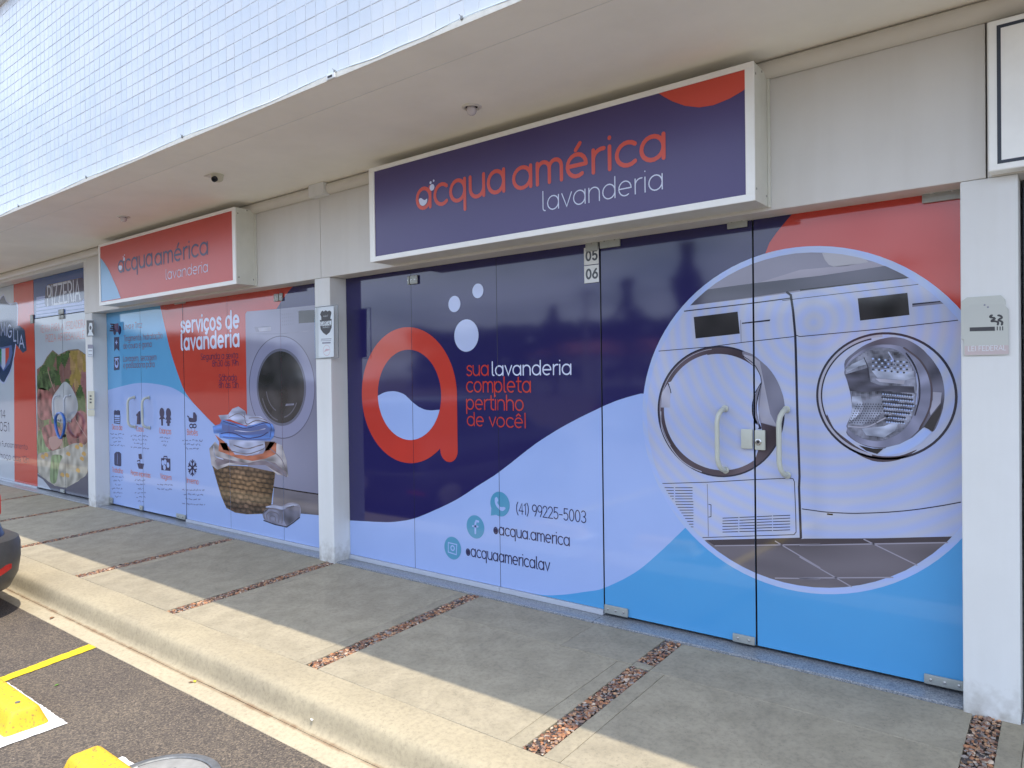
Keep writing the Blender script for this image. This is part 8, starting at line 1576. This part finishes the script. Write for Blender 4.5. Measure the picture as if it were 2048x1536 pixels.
a0 = Vector((-5.150, -.915, 3.030)); dv = Vector((.35, -.75, -.45)).normalized()
mb = MB(); mb.tube([a0, a0 + dv * .022], .021, 20); link('lens_barrel', mb, M_BLACK, sc_, smooth=True); mb = MB(); mb.tube([a0 + dv * .020, a0 + dv * .0265], [.014, .010], 16); link('lens', mb, M_CARG, sc_, smooth=True)
# cable with clips along the lower edge of the tiles
cb = thing('cable', 'thin pale cable sagging between clips along the lower tile edge', 'cable', (-5, TY - .01, SZ))
clips = [-15.4, -13.8, -12.2, -10.6, -9.1, -7.55, -6.1, -4.614, -3.039, -2.1485, -.6, 1.0]
for a, b in zip(clips, clips[1:]):
    P_ = []; ph = R.uniform(0, 6); n_ = 16
    for k in range(n_ + 1):
        u = k / n_; P_.append((a + (b - a) * u, TY - .007, 3.101 - .014 * math.sin(PI * u) + .0035 * math.sin(ph + u * 14) * math.sin(PI * u)))
    mb = MB(); mb.tube(P_, .0026, 6); link('cable_run', mb, M_WIRE, cb, smooth=True)
for a in clips: mb = MB(); mb.box(a - .006, a + .006, TY - .014, TY - .001, 3.090, 3.110, .003); mb.tube([(a - .012, TY - .012, 3.118), (a, TY - .012, 3.106)], .0018, 6); link('clip', mb, M_IRON, cb)
jb = thing('junction_box', 'tiny white box with a dark slot under the tile edge cable', 'box', (-3.06, TY - .01, 3.08)); mb = MB(); mb.box(-3.10, -3.03, TY - .018, TY - .0062, 3.066, 3.094, .003); link('case', mb, M_WALL, jb); mb = MB(); mb.box(-3.085, -3.048, TY - .0195, TY - .0182, 3.074, 3.085); link('slot', mb, M_BLACK, jb)
# ------------------------------------------------------------- parked car
def build_car(cx, yr, lab, paint=M_CARP, L_=4.0):
    G = GZ; t = thing('parked_car', lab, 'car', (cx, yr - L_ / 2, G)); N = 56
    def ringpts(z, hw, r0, f0, cr):
        P = []; n = N // 4; ya, yb = yr - r0, yr - L_ + f0
        for cxn, cyn, a0 in ((1, 1, 0), (-1, 1, 90), (-1, -1, 180), (1, -1, 270)):
            for k in range(n):
                a = math.radians(a0 + 90 * k / (n - 1)); ccx = cx + cxn * (hw - cr); ccy = (ya - cr) if cyn > 0 else (yb + cr); P.append((ccx + cr * math.cos(a), ccy + cr * math.sin(a), G + z))
        return P
    def loft(name, lv, mt, keep=None, cap=True):
        mb = MB(); vs = []; fs = []; n = len(ringpts(*lv[0]))
        for q_ in lv: vs += ringpts(*q_)
        for i in range(len(lv) - 1):
            for k in range(n):
                k2 = (k + 1) % n; ym = vs[i * n + k][1]
                if keep and not keep(ym): continue
                fs.append((i * n + k, i * n + k2, (i + 1) * n + k2, (i + 1) * n + k))
        if cap and not keep: fs += [tuple(range(n))[::-1], tuple((len(lv) - 1) * n + k for k in range(n))]
        mb.add(vs, fs); return link(name, mb, mt, t, smooth=True)
    body = loft('body', [(.20, .74, .16, .16, .30), (.24, .82, .10, .12, .34), (.40, .845, .09, .10, .36), (.60, .85, .10, .10, .36), (.66, .845, .125, .12, .35), (.80, .84, .15, .2, .34), (.90, .825, .17, .45, .33), (.97, .80, .20, .75, .30)], paint)
    loft('window_band', [(.971, .775, .23, 1.0, .26), (1.15, .72, .33, 1.22, .24), (1.34, .64, .50, 1.50, .22)], M_CARG); loft('roof', [(1.341, .635, .47, 1.48, .22), (1.40, .60, .55, 1.58, .22), (1.43, .50, .70, 1.75, .2)], paint)
    loft('rear_bumper', [(.17, .76, .13, 0, .26), (.20, .82, .07, 0, .32), (.30, .865, .02, 0, .36), (.42, .878, .0, 0, .38), (.52, .878, .0, 0, .38), (.565, .87, .012, 0, .37), (.585, .855, .05, 0, .36), (.59, .84, .11, 0, .35)], M_CARB, lambda y: y > yr - .62)
    loft('front_bumper', [(.17, .76, 0, .13, .26), (.30, .865, 0, .02, .36), (.50, .875, 0, .0, .38), (.585, .85, 0, .05, .36)], M_CARB, lambda y: y < yr - L_ + .62)
    for s_ in (1, -1):
        mb = MB(); P_ = []
        for k in range(7): a = math.radians(8 + 34 * k / 6); P_.append((cx + s_ * (.8655 - .36 + .371 * math.cos(a)), yr - .01 - .37 + .371 * math.sin(a)))
        vs = [(x, y, G + .30 + .010 * k) for k, (x, y) in enumerate(P_)] + [(x, y, G + .335 + .014 * k) for k, (x, y) in enumerate(P_)]
        mb.add(vs, [(k, k + 1, k + 8, k + 7) for k in range(6)]); link('rear_reflector', mb, M_RED, t, smooth=True)
        mb = MB(); mb.box(cx + s_ * .44, cx + s_ * .66, yr - .34, yr - .150, G + .74, G + .90, .02, seg=2); link('tail_lamp', mb, M_RED, t, smooth=True)
        for wy in (yr - .78, yr - L_ + .80):
            wx = cx + s_ * .765
            mb = MB(); mb.lathe((wx, wy, G + .30), [(.20, -.095), (.285, -.095), (.30, -.07), (.30, .07), (.285, .095), (.20, .095)], 28, 'x'); w_ = link('wheel', mb, M_RUB, t, smooth=True)
            mb = MB(); mb.lathe((wx + s_ * .09, wy, G + .30), [(.20, 0), (.19, .012), (.06, .016), (.001, .02)], 24, 'x', s_); link('rim', mb, M_STEEL, w_, smooth=True)
            mb = MB(); mb.lathe((cx + s_ * .835, wy, G + .31), [(.345, -.02), (.345, .0135), (.32, .0145), (.301, .0145), (.301, -.02)], 28, 'x', s_); link('dark_well_ring', mb, M_BLACK, t)  # black ring set on the body stands in for the shaded wheel well
    mb = MB(); mb.box(cx - .25, cx + .25, yr - .008, yr + .004, G + .40, G + .52, .004); link('number_plate', mb, M_PAPER, t)
    return t
car = build_car(-6.94, -1.86, 'dark blue parked car at the left edge, its grey rear bumper over the gutter')
# ------------------------------------------------------------- across the car park (seen only mirrored in the glass)
def far_car(x, y, paint, lab):
    c = copy_tree(car); c.location = (x, y, GZ); c['label'] = lab; c['group'] = 'cars parked across the car park'
    return c
M_CW = mat('white_car_paint', (.7, .7, .7), .2, .03, 4, spec=.8)
far_car(-6.3, -14, None, 'dark car parked across the car park, opposite the middle column'); far_car(-9.3, -14.2, None, 'dark car parked across the car park, opposite the left bay')
def house(x0, x1, y0, y1, h, mt, lab, roofc):
    t = thing('house', lab, 'house', ((x0 + x1) / 2, (y0 + y1) / 2, GZ), 'low houses across the car park')
    box_part('wall', mt, x0, x1, y0, y1, GZ, h, parent=t)
    mb = MB(); xm = (y0 + y1) / 2; o_ = .4
    mb.add([(x0 - o_, y0 - o_, h), (x1 + o_, y0 - o_, h), (x1 + o_, y1 + o_, h), (x0 - o_, y1 + o_, h), (x0 + 1, xm, h + 1.3), (x1 - 1, xm, h + 1.3)], [(0, 1, 5, 4), (2, 3, 4, 5), (1, 2, 5), (3, 0, 4), (0, 3, 2, 1)]); link('roof', mb, roofc, t)
    n = int((x1 - x0) / 3)
    for k in range(n): xx = x0 + (x1 - x0) * (k + .5) / n; box_part('window', M_DGL, xx - .6, xx + .6, y1, y1 + .04, 1.0, 2.1, parent=t)
M_ROOF = mat('clay_roof', (.28, .09, .05), .8, .2, 2); M_HW = mat('pale_render', (.5, .47, .42), .8, .06, 1)
house(-40, -26, -58, -50, 3.2, M_HW, 'pale house with clay roof far across the car park, left of the conifer', M_ROOF); house(-16, -2, -62, -54, 3.4, M_HW, 'long pale house behind the conifer across the car park', M_ROOF); house(4, 16, -56, -48, 3.0, M_HW, 'pale house far across the car park on the right', M_ROOF)
def conifer(x, y, h, lab, n=1500, w=1.7):
    t = thing('conifer_tree', lab, 'tree', (x, y, GZ)); mb = MB(); mb.tube([(x, y, GZ), (x + .05, y, h * .5), (x, y, h)], [.22, .14, .03], 10); link('trunk', mb, M_BARK, t, smooth=True)
    mb = MB()
    for _ in range(n):
        u = R.random() ** .8; z = 1.2 + (h - 1.2) * u; rad = w * (1 - u * .85) * (.7 + .3 * math.sin(z * 2.6)); a = R.uniform(0, 6.28); rr = rad * math.sqrt(R.random()); c = Vector((x + rr * math.cos(a), y + rr * math.sin(a), z)); s_ = R.uniform(.12, .3)
        d1 = Vector((R.uniform(-1, 1), R.uniform(-1, 1), R.uniform(-.6, .4))).normalized() * s_; d2 = Vector((R.uniform(-1, 1), R.uniform(-1, 1), R.uniform(-1, 1))).normalized() * s_ * .6; mb.add([c - d1, c + d2, c + d1, c - d2], [(0, 1, 2, 3)])
    link('crown', mb, M_FOL, t, fix=False)
conifer(-13.4, -26, 7.3, 'tall dark conifer standing across the car park'); conifer(-24, -40, 8, 'tall conifer behind the houses across the car park', 900, 2.4); conifer(-33, -44, 7, 'broad conifer at the far left across the car park', 900, 3)
mb = MB()
for _ in range(8000):
    x = R.uniform(-70, 40); y = -66 + R.uniform(-3, 3); z = R.uniform(-.2, 7.2 + 2.0 * noise.noise(Vector((x * .12, 0, 0))) + .8 * noise.noise(Vector((x * .6, 4, 0)))); c = Vector((x, y, z)); s_ = R.uniform(.4, .9)
    d1 = Vector((R.uniform(-1, 1), R.uniform(-.4, .4), R.uniform(-1, 1))).normalized() * s_; d2 = Vector((-d1.z, d1.y * .3, d1.x)) * .7; mb.add([c - d1, c + d2, c + d1, c - d2], [(0, 1, 2, 3)])
for _ in range(5000):
    u = R.random(); x = -74 - 26 * (1 - u) + R.uniform(-3, 3); y = -66 + 72 * u; z = R.uniform(-.2, 6.6 + 1.6 * noise.noise(Vector((y * .15, 7, 0))) + .8 * noise.noise(Vector((y * .7, 2, 0)))); c = Vector((x, y, z)); s_ = R.uniform(.4, 1)
    d1 = Vector((R.uniform(-.4, .4), R.uniform(-1, 1), R.uniform(-1, 1))).normalized() * s_; d2 = Vector((d1.x * .3, -d1.z, d1.y)) * .7; mb.add([c - d1, c + d2, c + d1, c - d2], [(0, 1, 2, 3)])
link('tree_line', mb, M_FOL, None, 'stuff', 'distant belt of trees beyond the car park', fix=False)
for k, x in enumerate((-30, -8, 14)):
    t = thing('power_pole', 'concrete power pole with crossarm across the car park, ' + ('far left', 'near the middle', 'far right')[k], 'power pole', (x, -44, GZ), 'power poles across the car park')
    mb = MB(); mb.tube([(x, -44, GZ), (x, -44, 8.2)], [.16, .11], 10); link('pole', mb, M_HW, t); box_part('crossarm', M_BARK, x - .9, x + .9, -44.18, -44.12, 7.7, 7.82, parent=t)
mb = MB()
for dz in (7.86, 7.3, 6.9):
    for a, b in ((-52, -30), (-30, -8), (-8, 14), (14, 36)): mb.tube([(a + (b - a) * k / 8, -44.15, dz - .5 * math.sin(PI * k / 8)) for k in range(9)], .02, 5)
link('power_lines', mb, M_BLACK, None, None, 'thin sagging power lines between the poles across the car park', 'power lines')
